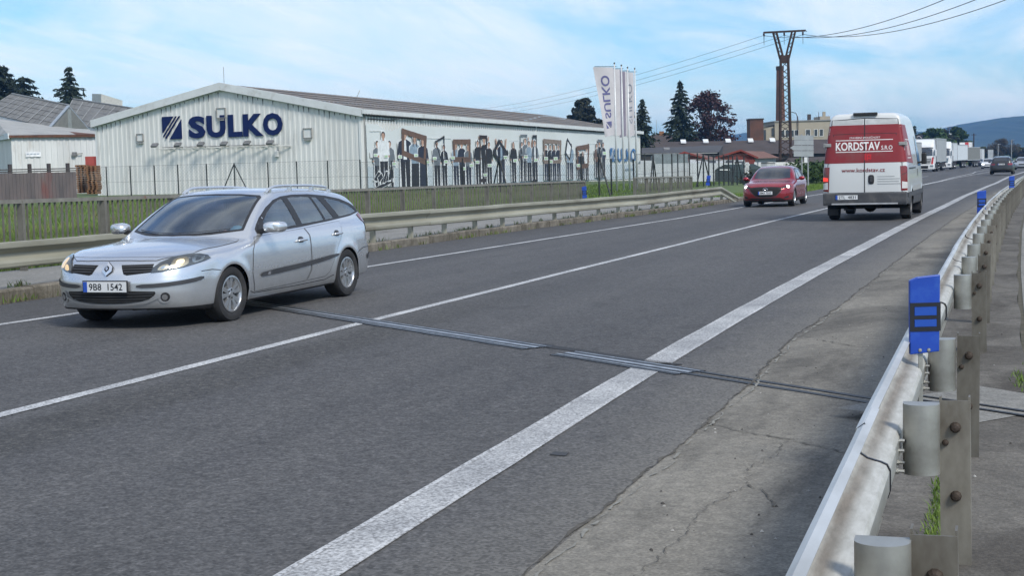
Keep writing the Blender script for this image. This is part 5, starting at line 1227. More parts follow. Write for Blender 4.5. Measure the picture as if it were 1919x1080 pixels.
MRF = M('roof_fibre_cement', (.17, .155, .14), .85, var=.45, scale=.6, stretch=(1, 1, 1), c2=(.10, .10, .10), dirt=(.24, .16, .09), dscale=1.6, dth=(.52, .68), b=.3, bs=20)
MNV = M('sign_navy', (.006, .015, .080), .5, var=.15, spec=.2)
wh = empty('warehouse', tuple(CE), 0, 'long white corrugated warehouse with low gable, navy lettering and a printed banner along its side', 'warehouse')
def W3(u, s, z): return GD*u+SD*s+ZZ*z          # local: u across the gable, s along the side
def corr(name, n0, n1, pitch, dep, base, top, dirn, nrm, mat, uf=0):
    """trapezoid sheet: rib pitch, depth; top may be a function"""
    V = []; F = []; xs_ = []
    x = n0
    while x < n1:
        for a, d_ in ((0, 0), (.45, 0), (.55, dep), (.9, dep)):
            if x+a*pitch <= n1: xs_.append((x+a*pitch, d_))
        x += pitch
    xs_.append((n1, 0))
    for q, d_ in xs_:
        zb = base(q) if callable(base) else base; zt_ = top(q) if callable(top) else top
        p = dirn*q+nrm*d_; V += [p+ZZ*zb, p+ZZ*zt_]
    F = [(2*i, 2*i+2, 2*i+3, 2*i+1) for i in range(len(xs_)-1)]
    return mesh(name, V, F, mat, wh)
rz_ = lambda u: EAV+(RID-EAV)*(1-abs(u-WID/2)/(WID/2))
corr('gable_wall', 0, WID, .42, .026, -.25, lambda u: rz_(u)-.12, GD, -SD, MWG)
# drip stains are dirt tongues under the verge: narrow strips with shapes of their own, on every rib
mb = MB(); r = random.Random(3)
for k in range(int(WID/.42)):
    u = .42*k+.73*.42; zt_ = rz_(u)-.50; L = r.uniform(.12, .55)
    if r.random() < .85: mb.add([GD*(u-.05)-SD*.031+ZZ*zt_, GD*(u+.05)-SD*.031+ZZ*zt_, GD*(u+.012)-SD*.031+ZZ*(zt_-L), GD*(u-.012)-SD*.031+ZZ*(zt_-L)], [(0, 1, 2, 3)])
o = mb.build('drip_stain', MWD, wh); o['kind'] = 'stuff'
corr('side_wall', 0, LEN, .46, .15, lambda s: -.3+SLOPE*s, lambda s: EAV-.1+SLOPE*s, SD, -GD, MWS)
m = MB(); V = [W3(WID, 0, -.2), W3(WID, LEN, -.2+SLOPE*LEN), W3(WID, LEN, EAV-.1+SLOPE*LEN), W3(WID, 0, EAV-.1)]; m.add(V, [(0, 1, 2, 3)])
V = [W3(0, LEN, -1.2), W3(WID, LEN, -1.2), W3(WID, LEN, EAV-.1+SLOPE*LEN), W3(WID/2, LEN, RID-.1+SLOPE*LEN), W3(0, LEN, EAV-.1+SLOPE*LEN)]; m.add(V, [(0, 1, 2, 3, 4)]); m.build('back_wall', MWG, wh)
# roof: two pitched slopes of corrugated sheets in rows
for sgn, nm in ((0, 'roof_slope'), (1, 'roof_slope')):
    V = []; F = []; ns = 190; rows = 6
    for i in range(ns+1):
        s = -.25+(LEN+.5)*i/ns
        for k in range(rows):
            for e_ in (0, 1):
                f = (k+e_)/rows; u = -.25+f*(WID/2+.25) if sgn == 0 else WID+.25-f*(WID/2+.25)
                z = EAV+.02+(RID-EAV)*f+SLOPE*s+.018*(i % 2)+(.035 if e_ == 0 else .0)
                V.append(W3(u, s, z))
    n = rows*2
    for i in range(ns):
        for k in range(rows):
            a = i*n+2*k; F.append((a, a+1, a+n+1, a+n))
    mesh(nm, V, F, MRF, wh, smooth=False)
# fascia boards, gutter, downpipe, corner trims
for u0, u1 in ((-.3, WID/2), (WID/2, WID+.3)):
    m = MB(); z0, z1 = (EAV-.06, RID) if u0 < 0 else (RID, EAV-.06)
    V = [W3(u0, -.32, z0-.42), W3(u1, -.32, z1-.42), W3(u1, -.32, z1+.13), W3(u0, -.32, z0+.13), W3(u0, -.06, z0-.42), W3(u1, -.06, z1-.42), W3(u1, -.06, z1+.13), W3(u0, -.06, z0+.13)]
    m.add(V, [(0, 1, 2, 3), (4, 7, 6, 5), (0, 4, 5, 1), (3, 2, 6, 7), (0, 3, 7, 4), (1, 5, 6, 2)]); m.build('fascia', MWT, wh)
m = MB(); m.bar(W3(-.42, -.3, EAV-.12), W3(-.42, LEN+.3, EAV-.12+SLOPE*LEN), .16, .32); m.build('gutter', MWT, wh)
m = MB(); m.bar(W3(-.1, -.3, EAV-.36), W3(-.1, LEN+.3, EAV-.36+SLOPE*LEN), .22, .10); m.build('eaves_board', M('dark_board', (.05, .048, .045), .8), wh)
for s in (.35, 34.5): m = MB(); m.tube([W3(-.22, s, EAV-.3+SLOPE*s), W3(-.16, s, EAV-.7+SLOPE*s), W3(-.16, s, -.1+SLOPE*s)], .07, 8); m.build('downpipe', MWT if s > 1 else M('pipe_grey', (.25, .25, .24), .6), wh)
for u, s in ((0, 0), (WID, 0)): m = MB(); c = W3(u, s, 0); m.bar(W3(u+(.02 if u else -.02), -.07, -.2), W3(u+(.02 if u else -.02), -.07, EAV-.3), .16, .03); m.build('corner_trim', MWT, wh)
m = MB(); m.tube([W3(-.12, 1.1, EAV-.62), W3(-.12, 5.2, EAV-.62-.06)], .05, 6); m.build('conduit', M('conduit_dark', (.06, .06, .06), .6), wh)
# letters and emblem standing proud of the gable
def gtext(t, px0, px1, z0, z1, bold):
    u0 = (on_plane(px0, 235, CE, SD)-CE)@GD; u1 = (on_plane(px1, 235, CE, SD)-CE)@GD
    V, F = fit_text(t, 1, 1, bold)
    return V, F, u0, u1, z0, z1
def solid(name, loops2, mapf, dep, mat, parent):
    """filled outline with thickness"""
    V, F = loops2; n = len(V); m = MB()
    Vf = [mapf(a, b, dep) for a, b in V]; Vb = [mapf(a, b, 0) for a, b in V]
    ed = {}
    for f in F:
        for a, b in zip(f, list(f[1:])+[f[0]]): ed[(a, b)] = ed.get((a, b), 0)+1
    side = [(a, b) for (a, b) in ed if (b, a) not in ed]
    m.add(Vf+Vb, [list(f) for f in F]+[(a, n+a, n+b, b) for a, b in side]); return m.build(name, mat, parent)
SPANS = {'S': (355, 386), 'U': (389, 424), 'L': (429, 455), 'K': (457, 495), 'O': (494.5, 531)}
for ch in 'SULKO':
    V, F, u0, u1, z0, z1 = gtext(ch, *SPANS[ch], 4.05, 5.70, .045)
    u0 = (on_plane(SPANS[ch][0], 235, CE, SD)-CE)@GD; u1 = (on_plane(SPANS[ch][1], 235, CE, SD)-CE)@GD
    solid('letter', (V, F), lambda a, b, d, u0=u0, u1=u1: W3(u0+(u1-u0)*a, -.045-.07*(d > 0), 4.06+1.64*b), .1, MNV, wh)
uA = (on_plane(306, 240, CE, SD)-CE)@GD; uB = (on_plane(342, 240, CE, SD)-CE)@GD
def emb(a, b, d): return W3(uA+(uB-uA)*a, -.045-.07*(d > 0), 4.06+1.70*b)
for poly in ([(0.0, .97), (.03, 1), (.60, 1), (.02, .29), (0, .31)], [(.70, 1), (.77, 1), (.05, .10), (.03, .17)], [(.87, 1), (.94, 1), (.19, .03), (.11, .06)], [(1, .86), (1, .03), (.97, 0), (.36, 0)]):
    solid('emblem_stripe', (np.array(poly), [list(range(len(poly)))]), emb, .1, MNV, wh)
# vents (empty frames), floodlights on arms, alarm box, whip aerials
MFR = M('frame_grey', (.30, .29, .27), .6); MLP = M('lamp_grey', (.16, .16, .16), .5)
for u, z, w_ in ((18.68, 4.27, .62), (4.21, 4.14, .76), (11.42, 5.85, .8)):
    f = MB(); h = w_*.48
    for a, b, c_, d_ in ((-h, h, h-.05, h), (-h, h, -h, -h+.05), (-h, -h+.05, -h, h), (h-.05, h, -h, h)):
        m0 = W3(u, -.1, z); f.bbox(m0+GD*(a+b)/2+ZZ*(c_+d_)/2, GD, SD, ZZ, (b-a)/2, .05, (d_-c_)/2)
    v = f.build('vent', MFR, wh); p_ = MB(); p_.bbox(W3(u, -.07, z), GD, SD, ZZ, h-.05, .02, h-.05); p_.build('vent_cover', MWS, v)
    f2 = MB(); f2.bbox(W3(u, -.12, z-h-.12), GD, SD, ZZ, .28, .06, .04); f2.build('vent_bracket', MFR, v) if u < 20 else None
for i in range(6):
    u = (on_plane(303+43.2*i+8, 275, CE, SD)-CE)@GD; z = 3.50-.015*i; l = MB()
    l.bar(W3(u-.9, -.06, z-.13), W3(u, -.75, z-.08), .05); l.bar(W3(u-.9, -.06, z-.22), W3(u+.5, -.55, z-.14), .05)
    L_ = l.build('floodlight', M('arm_white', (.6, .6, .58), .5), wh); b = MB(); b.bbox(W3(u+.42, -.80, z+.14), GD, SD*.8+ZZ*.6, -SD*.6+ZZ*.8, .26, .20, .07); b.build('lamp_head', MLP, L_, bevel=.02)
m = MB(); m.tube([W3(16.7, -.09, 3.46), W3(6.7, -.09, 3.40), W3(6.7, -.09, 2.9)], .03, 6); m.build('conduit', MLP, wh)
m = MB(); m.bbox(W3(6.8, -.16, 2.72), GD, SD, ZZ, .15, .1, .22); m.build('alarm_box', M('box_pale', (.72, .72, .70), .5), wh, bevel=.03)
for u, s, h in ((11.3, .3, 1.3), (4.6, 8, .9)): m = MB(); p0 = W3(u, s, rz_(u)); m.tube([p0, p0+ZZ*h+(0 if u > 9 else 1)*GD*-.5], .018, 5); m.build('aerial', MLP, wh)
# ---------------------------------------------------------------- printed banner along the side wall
def BP(px, py): 
    d = on_plane(px, py, CE-GD*.22, GD)-CE; return float(d@SD), float(d[2])
def B3(s, z, off=.0): return CE+SD*s-GD*(.30+off)*1.0+ZZ*z if False else CE+SD*s+(-GD)*(.22+off)+ZZ*z
MBN = M('banner_cloth', (.62, .655, .65), .6, var=.08, scale=.25, stretch=(1, 1, 1.5), dirt=(.60, .63, .64), dscale=.5, dth=(.5, .7))
MBN2 = M('banner_cloth_lower', (.50, .565, .60), .6, var=.08, scale=.3)
INK = [M('print_black', (.018, .018, .022), .6), M('print_navy', (.02, .024, .042), .6), M('print_blue', (.26, .34, .42), .6), M('print_grey', (.15, .17, .19), .6), M('print_skin', (.48, .30, .22), .6), M('print_hair', (.03, .02, .017), .6), M('print_brown', (.14, .082, .058), .6), M('print_white', (.74, .76, .77), .6), M('print_green', (.42, .60, .36), .6), M('print_wood', (.22, .17, .14), .6), M('print_signblue', (.05, .16, .36), .6)]
bn = empty('banner', (0, 0, 0), 0, 'very long pale printed banner of people holding window frames on the warehouse side wall', 'banner')
cl = MB(); n = 60; r = random.Random(2)
sT = [BP(689+(1198-689)*i/n, 0)[0] for i in range(n+1)]
S0, S1 = BP(689, 290)[0], BP(1198, 290)[0]
ztop = lambda s: 4.68+(4.34-4.68)*(s-S0)/(S1-S0); zbot = lambda s: .10+(-.42-.10)*(s-S0)/(S1-S0)
ss_ = np.linspace(S0, S1, 81); zsn = 7
V = []; F = []
for i, s in enumerate(ss_):
    sag = .0
    if 2.2 < s < 6.5: sag = -.45*math.sin(PI*(s-2.2)/4.3)**1.0
    for k in range(zsn):
        f = k/(zsn-1); z = zbot(s)+(ztop(s)+sag-zbot(s))*f; V.append(B3(s, z, .02*math.sin(s*1.7+f*3)-.03))
for i in range(80):
    for k in range(zsn-1): a = i*zsn+k; F.append((a, a+zsn, a+zsn+1, a+1))
mi = [1 if k < 2 else 0 for i in range(80) for k in range(zsn-1)]
cloth = mesh('cloth', V, F, [MBN, MBN2], bn, smooth=True, mi=mi)
pr = MB(); LAY = [0.03]
def ink(pts, c, white=True):
    """flat printed area, points in banner metres"""
    LAY[0] += .00012
    pr.add([B3(s, z, LAY[0]+.02) for s, z in pts], [tuple(range(len(pts)))], c)
def ell(cx, cz, a, b, c, n=12): ink([(cx+a*math.cos(2*PI*k/n), cz+b*math.sin(2*PI*k/n)) for k in range(n)], c)
def person(px, pyt, pyb, top, leg, hair=5, wd=1.0, arm=None, arms_up=0, shirt=None, skirt=False):
    """printed full-length figure between two photo rows"""
    s, zt_ = BP(px, pyt); _, zb = BP(px, pyb); H = zt_-zb; w = H*.162*wd
    k = [(-1.25, .0), (-1.15, .5), (-1.4, .55), (-1.5, .80), (-.6, .86), (-.55, 1.015), (.55, 1.015), (.6, .86), (1.5, .80), (1.4, .55), (1.15, .5), (1.25, 0)]
    ink([(s+a*w, zb+b*H) for a, b in k], 7)
    if skirt: ink([(s-.95*w, zb+.47*H), (s+.95*w, zb+.47*H), (s+1.1*w, zb), (s-1.1*w, zb)], leg)
    else:
        ink([(s-.98*w, zb+.48*H), (s+.0*w, zb+.48*H), (s-.1*w, zb), (s-.85*w, zb)], leg); ink([(s, zb+.48*H), (s+.98*w, zb+.48*H), (s+.9*w, zb), (s+.15*w, zb)], leg)
    ink([(s-.95*w, zb+.46*H), (s+.95*w, zb+.46*H), (s+1.15*w, zb+.66*H), (s+1.25*w, zb+.80*H), (s+.4*w, zb+.855*H), (s-.4*w, zb+.855*H), (s-1.25*w, zb+.80*H), (s-1.15*w, zb+.66*H)], top)
    if shirt is not None: ink([(s-.35*w, zb+.49*H), (s+.35*w, zb+.49*H), (s+.25*w, zb+.84*H), (s-.25*w, zb+.84*H)], shirt)
    a_ = top if arm is None else arm
    for sg in (-1, 1):
        if arms_up == 2 or (arms_up == 1 and sg > 0): ink([(s+sg*1.0*w, zb+.80*H), (s+sg*1.4*w, zb+.76*H), (s+sg*1.75*w, zb+1.02*H), (s+sg*1.45*w, zb+1.03*H)], 4)
        else: ink([(s+sg*.95*w, zb+.80*H), (s+sg*1.3*w, zb+.78*H), (s+sg*1.55*w, zb+.58*H), (s+sg*1.15*w, zb+.56*H)], a_)
        ell(s+sg*1.3*w, zb+.555*H, .22*w, .022*H, 4, 8)
    ink([(s-.22*w, zb+.84*H), (s+.22*w, zb+.84*H), (s+.2*w, zb+.9*H), (s-.2*w, zb+.9*H)], 4)
    ell(s, zb+.94*H, .50*w, .068*H, hair); ell(s, zb+.925*H, .40*w, .055*H, 4)
    if skirt or hair == 6: ink([(s-.5*w, zb+.95*H), (s-.3*w, zb+.95*H), (s-.32*w, zb+.80*H), (s-.55*w, zb+.78*H)], hair); ink([(s+.5*w, zb+.95*H), (s+.3*w, zb+.95*H), (s+.32*w, zb+.80*H), (s+.55*w, zb+.78*H)], hair)
def frame(pts, t, c, c_in=None):
    P = [np.array(BP(*p)) for p in pts]; cen = sum(P)/len(P)
    if c_in is not None: ink([tuple(p) for p in P], c_in)
    for a, b in zip(P, P[1:]+P[:1]):
        d = (b-a)/np.linalg.norm(b-a); nn = np.array([-d[1], d[0]])*t
        if (cen-a)@nn < 0: nn = -nn
        ink([tuple(a), tuple(b), tuple(b+nn), tuple(a+nn)], c)
def card(px, py, w=9, h=7): 
    a = BP(px-w/2, py+h/2); b = BP(px+w/2, py-h/2); ink([a, (b[0], a[1]), b, (a[0], b[1])], 7)
    a = BP(px-w*.36, py+h*.3); b = BP(px+w*.36, py-h*.3); ink([a, (b[0], a[1]), b, (a[0], b[1])], 8)
# pale window panels of the printed background
for x0, x1, y0, y1 in ((693, 722, 244, 244.8), (693, 700, 284, 296), (800, 846, 258, 258.5), (955, 972, 262, 262.5), (1104, 1118, 268, 268.5)):
    a, b = BP(x0, y1), BP(x1, y0); ink([a, (b[0], a[1]), b, (a[0], b[1])], 7)
B_ = 350
for a in [(706, 264, B_, 3, 0), (729, 264, B_, 3, 0, 5), (717, 247, B_, 7, 0)]: person(*a)
# sprayed black scrawl at the start of the banner
for pts in ([(702, 352), (733, 336), (734, 342), (704, 358)], [(700, 337), (708, 322), (712, 324), (706, 340)], [(717, 342), (722, 322), (726, 322), (721, 342)], [(727, 338), (731, 312), (735, 312), (732, 337)], [(707, 333), (714, 325), (717, 332), (710, 342)]):
    Q = [BP(*p) for p in pts]; c_ = np.mean(Q, 0); ink([tuple(c_+(np.array(q)-c_)*1.25+0) for q in Q], 7); ink(Q, 0)
person(757, 246, B_, 1, 0, 5, 1.25, shirt=7); person(776, 255, B_, 2, 0, 5, 1.1, skirt=True); person(791, 260, B_, 1, 1, 5, 1.1, skirt=True)
frame([(752, 240), (799, 255), (797, 309), (752, 291)], .42, 6)
person(817, 264, 349, 3, 0, 5, 1.0, 3); person(831, 271, 348, 0, 0, 5, .95, shirt=7)
frame([(814, 265), (832, 254), (833, 300), (827, 306)], .16, 0); 
person(853, 268, 347, 2, 1, 6, 1.05); person(864, 266, 346, 1, 0, 5, 1.05); person(876, 271, 346, 3, 1, 6, 1.05)
frame([(848, 261), (881, 261), (881, 304), (849, 304)], .42, 6)
person(894, 263, 345, 0, 0, 5, .95); person(906, 258, 345, 0, 0, 5, 1.0, arms_up=2); person(915, 266, 344, 0, 0, 5, .95)
frame([(897, 253), (912, 254), (911, 341), (898, 342)], .30, 5)
person(938, 262, 342, 1, 1, 5, 1.25, shirt=2, arms_up=2)
frame([(934, 260), (952, 287), (938, 312), (922, 286)], .38, 0)
person(961, 266, 341, 0, 0, 6, .95); person(977, 266, 340, 0, 0, 5, .9); person(983, 259, 339, 3, 0, 5, .9, arms_up=1); person(990, 264, 339, 2, 0, 5, .95, arms_up=1)
frame([(974, 252), (987, 252), (987, 292), (974, 292)], .16, 3)
person(1001, 263, 340, 3, 0, 5, 1.0, shirt=7); frame([(997, 253), (1005, 253), (1005, 341), (997, 341)], .22, 0)
for x, c, h in ((1022, 0, 5), (1030, 0, 5), (1037, 1, 6), (1045, 1, 5)): person(x, 271, 338, c, 1, h, 1.0)
frame([(1017, 260), (1051, 263), (1050, 306), (1018, 307)], .42, 9)
person(1064, 268, 336, 2, 1, 5, .9); person(1069, 269, 336, 2, 1, 5, .9); frame([(1062, 258), (1071, 274), (1067, 302), (1058, 288)], .24, 0, 7)
person(1083, 284, 336, 1, 0, 6, 1.0); person(1091, 284, 336, 0, 1, 6, 1.0); person(1098, 276, 337, 7, 0, 5, 1.0, arms_up=1); frame([(1079, 274), (1103, 270), (1102, 314), (1080, 318)], .46, 6)
person(1117, 269, 333, 6, 0, 5, .95); person(1122, 265, 333, 0, 0, 5, .95); person(1129, 267, 333, 1, 0, 5, .95); frame([(1119, 261), (1128, 262), (1128, 334), (1119, 335)], .26, 3)
for x, y in ((702, 291), (722, 293), (748, 294), (778, 291), (737, 307), (800, 304), (813, 297), (834, 303), (847, 296), (868, 316), (882, 310), (893, 304), (916, 310), (946, 295), (964, 301), (908, 328), (984, 294), (1003, 300), (1022, 297), (1040, 297), (1031, 303), (1083, 310), (1132, 287)): card(x, y, 7.5, 6.5)
V, F = fit_text('SULKO', 1, 1, .02); s0, z0 = BP(1150, 303); s1, z1 = BP(1191, 277.5); LAY[0] += .0003
pr.add([B3(s0+(s1-s0)*a, z0-.05*a+(z1-z0)*b, LAY[0]+.02) for a, b in V], F, 10)
s0, _ = BP(1142.5, 290); s1, _ = BP(1149, 290)
for poly in ([(0, 1), (.66, 1), (.05, .30), (0, .34)], [(.72, 1), (.80, 1), (.07, .10), (.04, .18)], [(.86, 1), (.94, 1), (.22, .03), (.14, .06)], [(1, .72), (1, .03), (.97, 0), (.52, 0)]): ink([(s0+(s1-s0)*a, z0+(z1-z0)*b) for a, b in poly], 10)
a, b = BP(1171, 318), BP(1186, 315); ink([a, (b[0], a[1]), b, (a[0], b[1])], 2)      # web address too small to read
pr.build('print', INK, bn, fix=False)
for s in np.arange(S0+4.2, S1, 4.2): m = MB(); m.bar(B3(s, ztop(s)+.45, -.1), B3(s+.9, ztop(s)+.42, .1), .06); m.build('banner_bracket', MLP, bn)
# ================================================================== FLAGPOLES AND FLAGS
MPO = M('pole_white', (.60, .61, .61), .4, .2, var=.1); MFL = M('flag_cloth', (.52, .50, .52), .8, var=.1, scale=2); MFG = M('flag_mauve', (.22, .20, .26), .8, var=.12); MFN = M('flag_ink', (.12, .12, .26), .8, var=.1)
MFL.node_tree.nodes['Principled BSDF'].inputs['Transmission Weight'].default_value = 0.0
FPXY = [(1155.0, 1151.8, 120), (1168, 1165, 124), (1179, 1176.5, 128), (1190, 1190, 130)]
flagdir = None
LB = ['tallest pale flagpole, leftmost of the four in front of the warehouse', 'second flagpole from the left in the row of four', 'third flagpole from the left in the row of four', 'rightmost flagpole of the row of four, by the warehouse corner']
LF = ['white flag with mirrored navy lettering, leftmost on the flagpoles', 'white flag with dark mauve stripe hidden behind the first flag', 'dark mauve striped flag in the middle of the row of flags', 'pale grey flag with faded vertical lettering, rightmost of the flags']
tops = []
for i, (xb, xt, yt) in enumerate(FPXY):
    D_ = 75+1.4*i; T_ = at(xt, yt, D_); B_ = np.array([T_[0], T_[1], -.05])
    e = empty('flagpole', tuple(B_), 0, LB[i], 'flagpole', 'row of four flagpoles'); m = MB(); m.tube([(0, 0, 0), (0, 0, 3), T_-B_], [.055, .05, .032], 10); m.build('pole', MPO, e, True)
    m = MB(); m.lathe([(0, .10), (.03, .09), (.045, .05), (.03, .0), (0, 0)], tuple(T_-B_), 'z', 10); m.bar(T_-B_-[0, 0, .12]+RT*.1, T_-B_-[0, 0, .12]-RT*(1.02 if i in (0,) else .62), .03); m.build('arm', MDKP, e)
    tops.append(T_)
def flag(i, wdt, hgt, skew, rot, mats, label, z0=.16, wave=.05):
    T_ = tops[i]; d = -(RT*math.cos(rot)+np.array([FW[0], FW[1], 0])*math.sin(rot)); d = d/np.linalg.norm(d); nrm = np.cross(d, ZZ); 
    if nrm@FW > 0: nrm = -nrm
    def f(u, v, off=0):     # u 0 at the pole .. 1 free edge, v 0 top .. 1 bottom
        return T_+d*(.07+u*wdt*(1-skew*v))-ZZ*(z0+v*hgt+u*v*.12)+nrm*(off+wave*math.sin(u*4.5+v*5)*u)
    nu, nv = 12, 24; V = [f(a/nu, b/nv) for b in range(nv+1) for a in range(nu+1)]; F = [(b*(nu+1)+a, b*(nu+1)+a+1, (b+1)*(nu+1)+a+1, (b+1)*(nu+1)+a) for b in range(nv) for a in range(nu)]
    mi = [mats[1](a/nu) for b in range(nv) for a in range(nu)]
    e = empty('flag', tuple(T_), 0, label, 'flag', 'flags on the flagpoles'); V = [v-T_ for v in V]
    mesh('cloth', V, F, mats[0], e, smooth=True, mi=mi); return e, lambda u, v, off: f(u, v, off)-T_
H_ = (250-120)/FPXY[0][2]*1.0
hgt = 128/FPX*75
fe, ff = flag(0, 1.05, hgt*.985, .52, .25, ([MFL], lambda u: 0), LF[0])
def ftext(e, ff, txt, u0, u1, v0, v1, mat, bold=.02):
    """lettering that runs up the cloth, seen from the back so mirrored"""
    V, F = fit_text(txt, 1, 1, bold); P = []
    for a, b in V:       # a along reading direction (bottom to top), b glyph height
        P.append(ff(u0+(u1-u0)*b, v1+(v0-v1)*a, .012))
    mesh('lettering', P, F, mat, e)
ftext(fe, ff, 'SULKO', .70, .22, .12, .74, MFN)
for poly in ([(0, 1), (.66, 1), (.05, .30), (0, .34)], [(.72, 1), (.80, 1), (.07, .10), (.04, .18)], [(.86, 1), (.94, 1), (.22, .03), (.14, .06)], [(1, .72), (1, .03), (.97, 0), (.52, 0)]):
    mesh('emblem_stripe', [ff(.22+.5*a, .885-.095*b, .012) for a, b in poly], [tuple(range(len(poly)))], MFN, fe)
flag(1, .50, hgt*.97, .1, .5, ([MFL, MFG], lambda u: 1 if u < .05 else 0), LF[1])
flag(2, .50, hgt*.97, .05, .3, ([MFG, MFL], lambda u: 0 if .1 < u < .9 else 1), LF[2])
fe, ff = flag(3, .44, hgt*.97, .05, .2, ([MFL], lambda u: 0), LF[3])
ftext(fe, ff, 'SULKO', .8, .25, .18, .8, M('flag_ink_pale', (.22, .24, .30), .8), 0)
# ================================================================== WIRE MESH FENCE in front of the hall
MFP = M('fence_post', (.022, .025, .024), .6, var=.3); MWR = M('fence_wire', (.10, .11, .11), .6, .3)
fe = empty('mesh_fence', (0, 0, 0), 0, 'green-black wire mesh fence on thin posts with slanting braces around the warehouse', 'fence')
def fpt(px, py, D_): p = at(px, py, D_); return np.array([p[0], p[1], 0])
A_ = fpt(187, 330, 98); B_ = fpt(676, 330, 94); C_ = fpt(1123, 330, 67); D__ = fpt(1192, 330, 70); E_ = fpt(1293, 330, 83.5); F_ = fpt(1402, 330, 90)
runs = [(A_, B_, [200, 245, 290, 334, 388, 440, 503, 557, 615, 676], 2.1), (B_, C_, [735, 800, 868, 937, 1030, 1090, 1123], 1.95), (C_, D__, [1146, 1188], 1.7), (D__, E_, [1209, 1225, 1243, 1260, 1271, 1283, 1293], 1.95), (E_, F_, [1308, 1319, 1329, 1338, 1348, 1357, 1366, 1374, 1382, 1395], 2.0)]
for a, b, pxs, H in runs:
    dv = (b-a)/np.linalg.norm(b-a); nn = np.array([-dv[1], dv[0], 0]); L = np.linalg.norm(b-a)
    for px in pxs:
        q = on_plane(px, 330, a, nn); z0 = float(gz(q[0], q[1])); m = MB(); m.bar((q[0], q[1], z0-.2), (q[0], q[1], z0+H), .06, .06, up=(dv[0], dv[1], .01)); m.build('post', MFP, fe)
        if px in (440, 937, 1225, 1319, 1123, 1382):
            for sg in (-1, 1):
                if px == 1123 and sg < 0: continue
                m = MB(); m.bar((q[0], q[1], z0+H*.97), (q[0]+dv[0]*sg*1.0, q[1]+dv[1]*sg*1.0, z0), .055); m.build('brace', MFP, fe)
    m = MB(); z0 = float(gz(*((a+b)/2)[:2]))
    for zz in (.1, H*.5, H-.02): m.bar(a+ZZ*(z0+zz), b+ZZ*(z0+zz), .012)
    step = .22; t = -H
    while t < L:
        for sg in (0, 1):
            p0, p1 = (t, t+H) if sg == 0 else (t+H, t)
            q0, q1 = (max(0, min(L, p0)), max(0, min(L, p1)))
            if abs(q0-q1) < .02: continue
            za = (q0-p0)/(p1-p0)*H; zb = (q1-p0)/(p1-p0)*H
            m.bar(a+dv*q0+ZZ*(z0+za), a+dv*q1+ZZ*(z0+zb), .004)
        t += step
    o = m.build('wire_mesh', MWR, fe, fix=False); o['kind'] = 'stuff'
# ================================================================== LEFT YARD: board fence, pallets, low shed, tiled workshop
MBD = M('painted_board', (.13, .105, .10), .85, var=.35, scale=1.3, c2=(.085, .075, .075), stretch=(1, 1, .3), dirt=(.16, .06, .05), dscale=.7, dth=(.52, .7))
MPW = M('pallet_wood', (.26, .13, .055), .9, var=.45, scale=3, c2=(.12, .06, .03))
e = empty('board_fence', (0, 0, 0), 0, 'dull reddish grey board fence on the grass at the left edge of the photo', 'fence')
a, b = fpt(-40, 330, 92), fpt(143, 330, 97); dv = (b-a)/np.linalg.norm(b-a); L = np.linalg.norm(b-a); nb = 27
for i in range(nb):
    q = a+dv*(L*(i+.5)/nb); m = MB(); m.bbox(q+ZZ*.86, dv, np.array([-dv[1], dv[0], 0]), ZZ, L/nb/2-.008, .015, .92+random.uniform(-.015, .015)); m.build('board', MBD, e)
for i in range(5):
    q = a+dv*(L*(i+.6)/5); m = MB(); m.bbox(q+ZZ*1.1-np.array([-dv[1], dv[0], 0])*-.06, dv, np.array([-dv[1], dv[0], 0]), ZZ, .11, .07, 1.25); m.build('post', M('post_dark', (.05, .04, .04), .8), e)
m = MB()
for zz in (1.86, 2.0): m.bar(a+ZZ*zz, b+ZZ*zz, .05, .07)
m.build('top_rail', M('rail_dark', (.07, .06, .055), .8), e)
for j, (px0, px1, y0, y1, D_, lab) in enumerate(((143, 163, 306, 362, 99, 'stack of orange-brown wooden pallets beside the board fence, taller left stack'), (163, 184, 308, 364, 98, 'stack of orange-brown wooden pallets against the corner of the warehouse'))):
    a_, b_ = at(px0+1, y1, D_), at(px1, y1, D_); w_ = np.linalg.norm(b_-a_); x_ = (b_-a_)/w_; y_ = np.array([-x_[1], x_[0], 0]); x_[2] = 0; H = (y1-y0)/FPX*D_
    e = empty('pallet_stack', tuple(a_), 0, lab, 'pallet stack', 'wooden pallet stacks'); n_ = int(H/.145)
    for i in range(n_):
        z = i*.145; jx = random.uniform(-.05, .05); m = MB()
        for k in range(6): m.bbox(x_*(w_/2+jx)+y_*(.1+.2*k)+ZZ*(z+.125), x_, y_, ZZ, w_/2-.02, .06, .011)
        for k in range(3): m.bbox(x_*(.08+(w_-.16)*k/2+jx)+y_*.5+ZZ*(z+.058), x_, y_, ZZ, .06, .5, .05)
        for k in (0, 1): m.bbox(x_*(w_/2+jx)+y_*(.06+.9*k)+ZZ*(z+.008), x_, y_, ZZ, w_/2-.02, .05, .009)
        p = m.build('pallet', MPW, e); 
MSH = M('shed_white', (.62, .63, .62), .6, var=.12, scale=.6, stretch=(1, 1, .25), dirt=(.42, .38, .33), dscale=1.5, dth=(.55, .8)); MSR = M('shed_roof', (.34, .34, .32), .7, var=.2, scale=.5); MRU = M('rust', (.13, .055, .03), .85, var=.5, scale=3); MTL = M('slate_tile', (.165, .165, .158), .75, var=.25, scale=1.2); MTE = M('slate_line', (.25, .255, .25), .6)
e = empty('low_shed', (0, 0, 0), 0, 'low white corrugated shed with pale roof and rusty eaves at the left', 'shed')
def quadz(m, P, mi=0): m.add(P, [tuple(range(len(P)))], mi)
D1 = 128
cnr = at(25, 312, D1); cnr[2] = -.2; cr = at(190, 312, 131); cr[2] = -.2; lf = at(-60, 312, 160); lf[2] = -.2
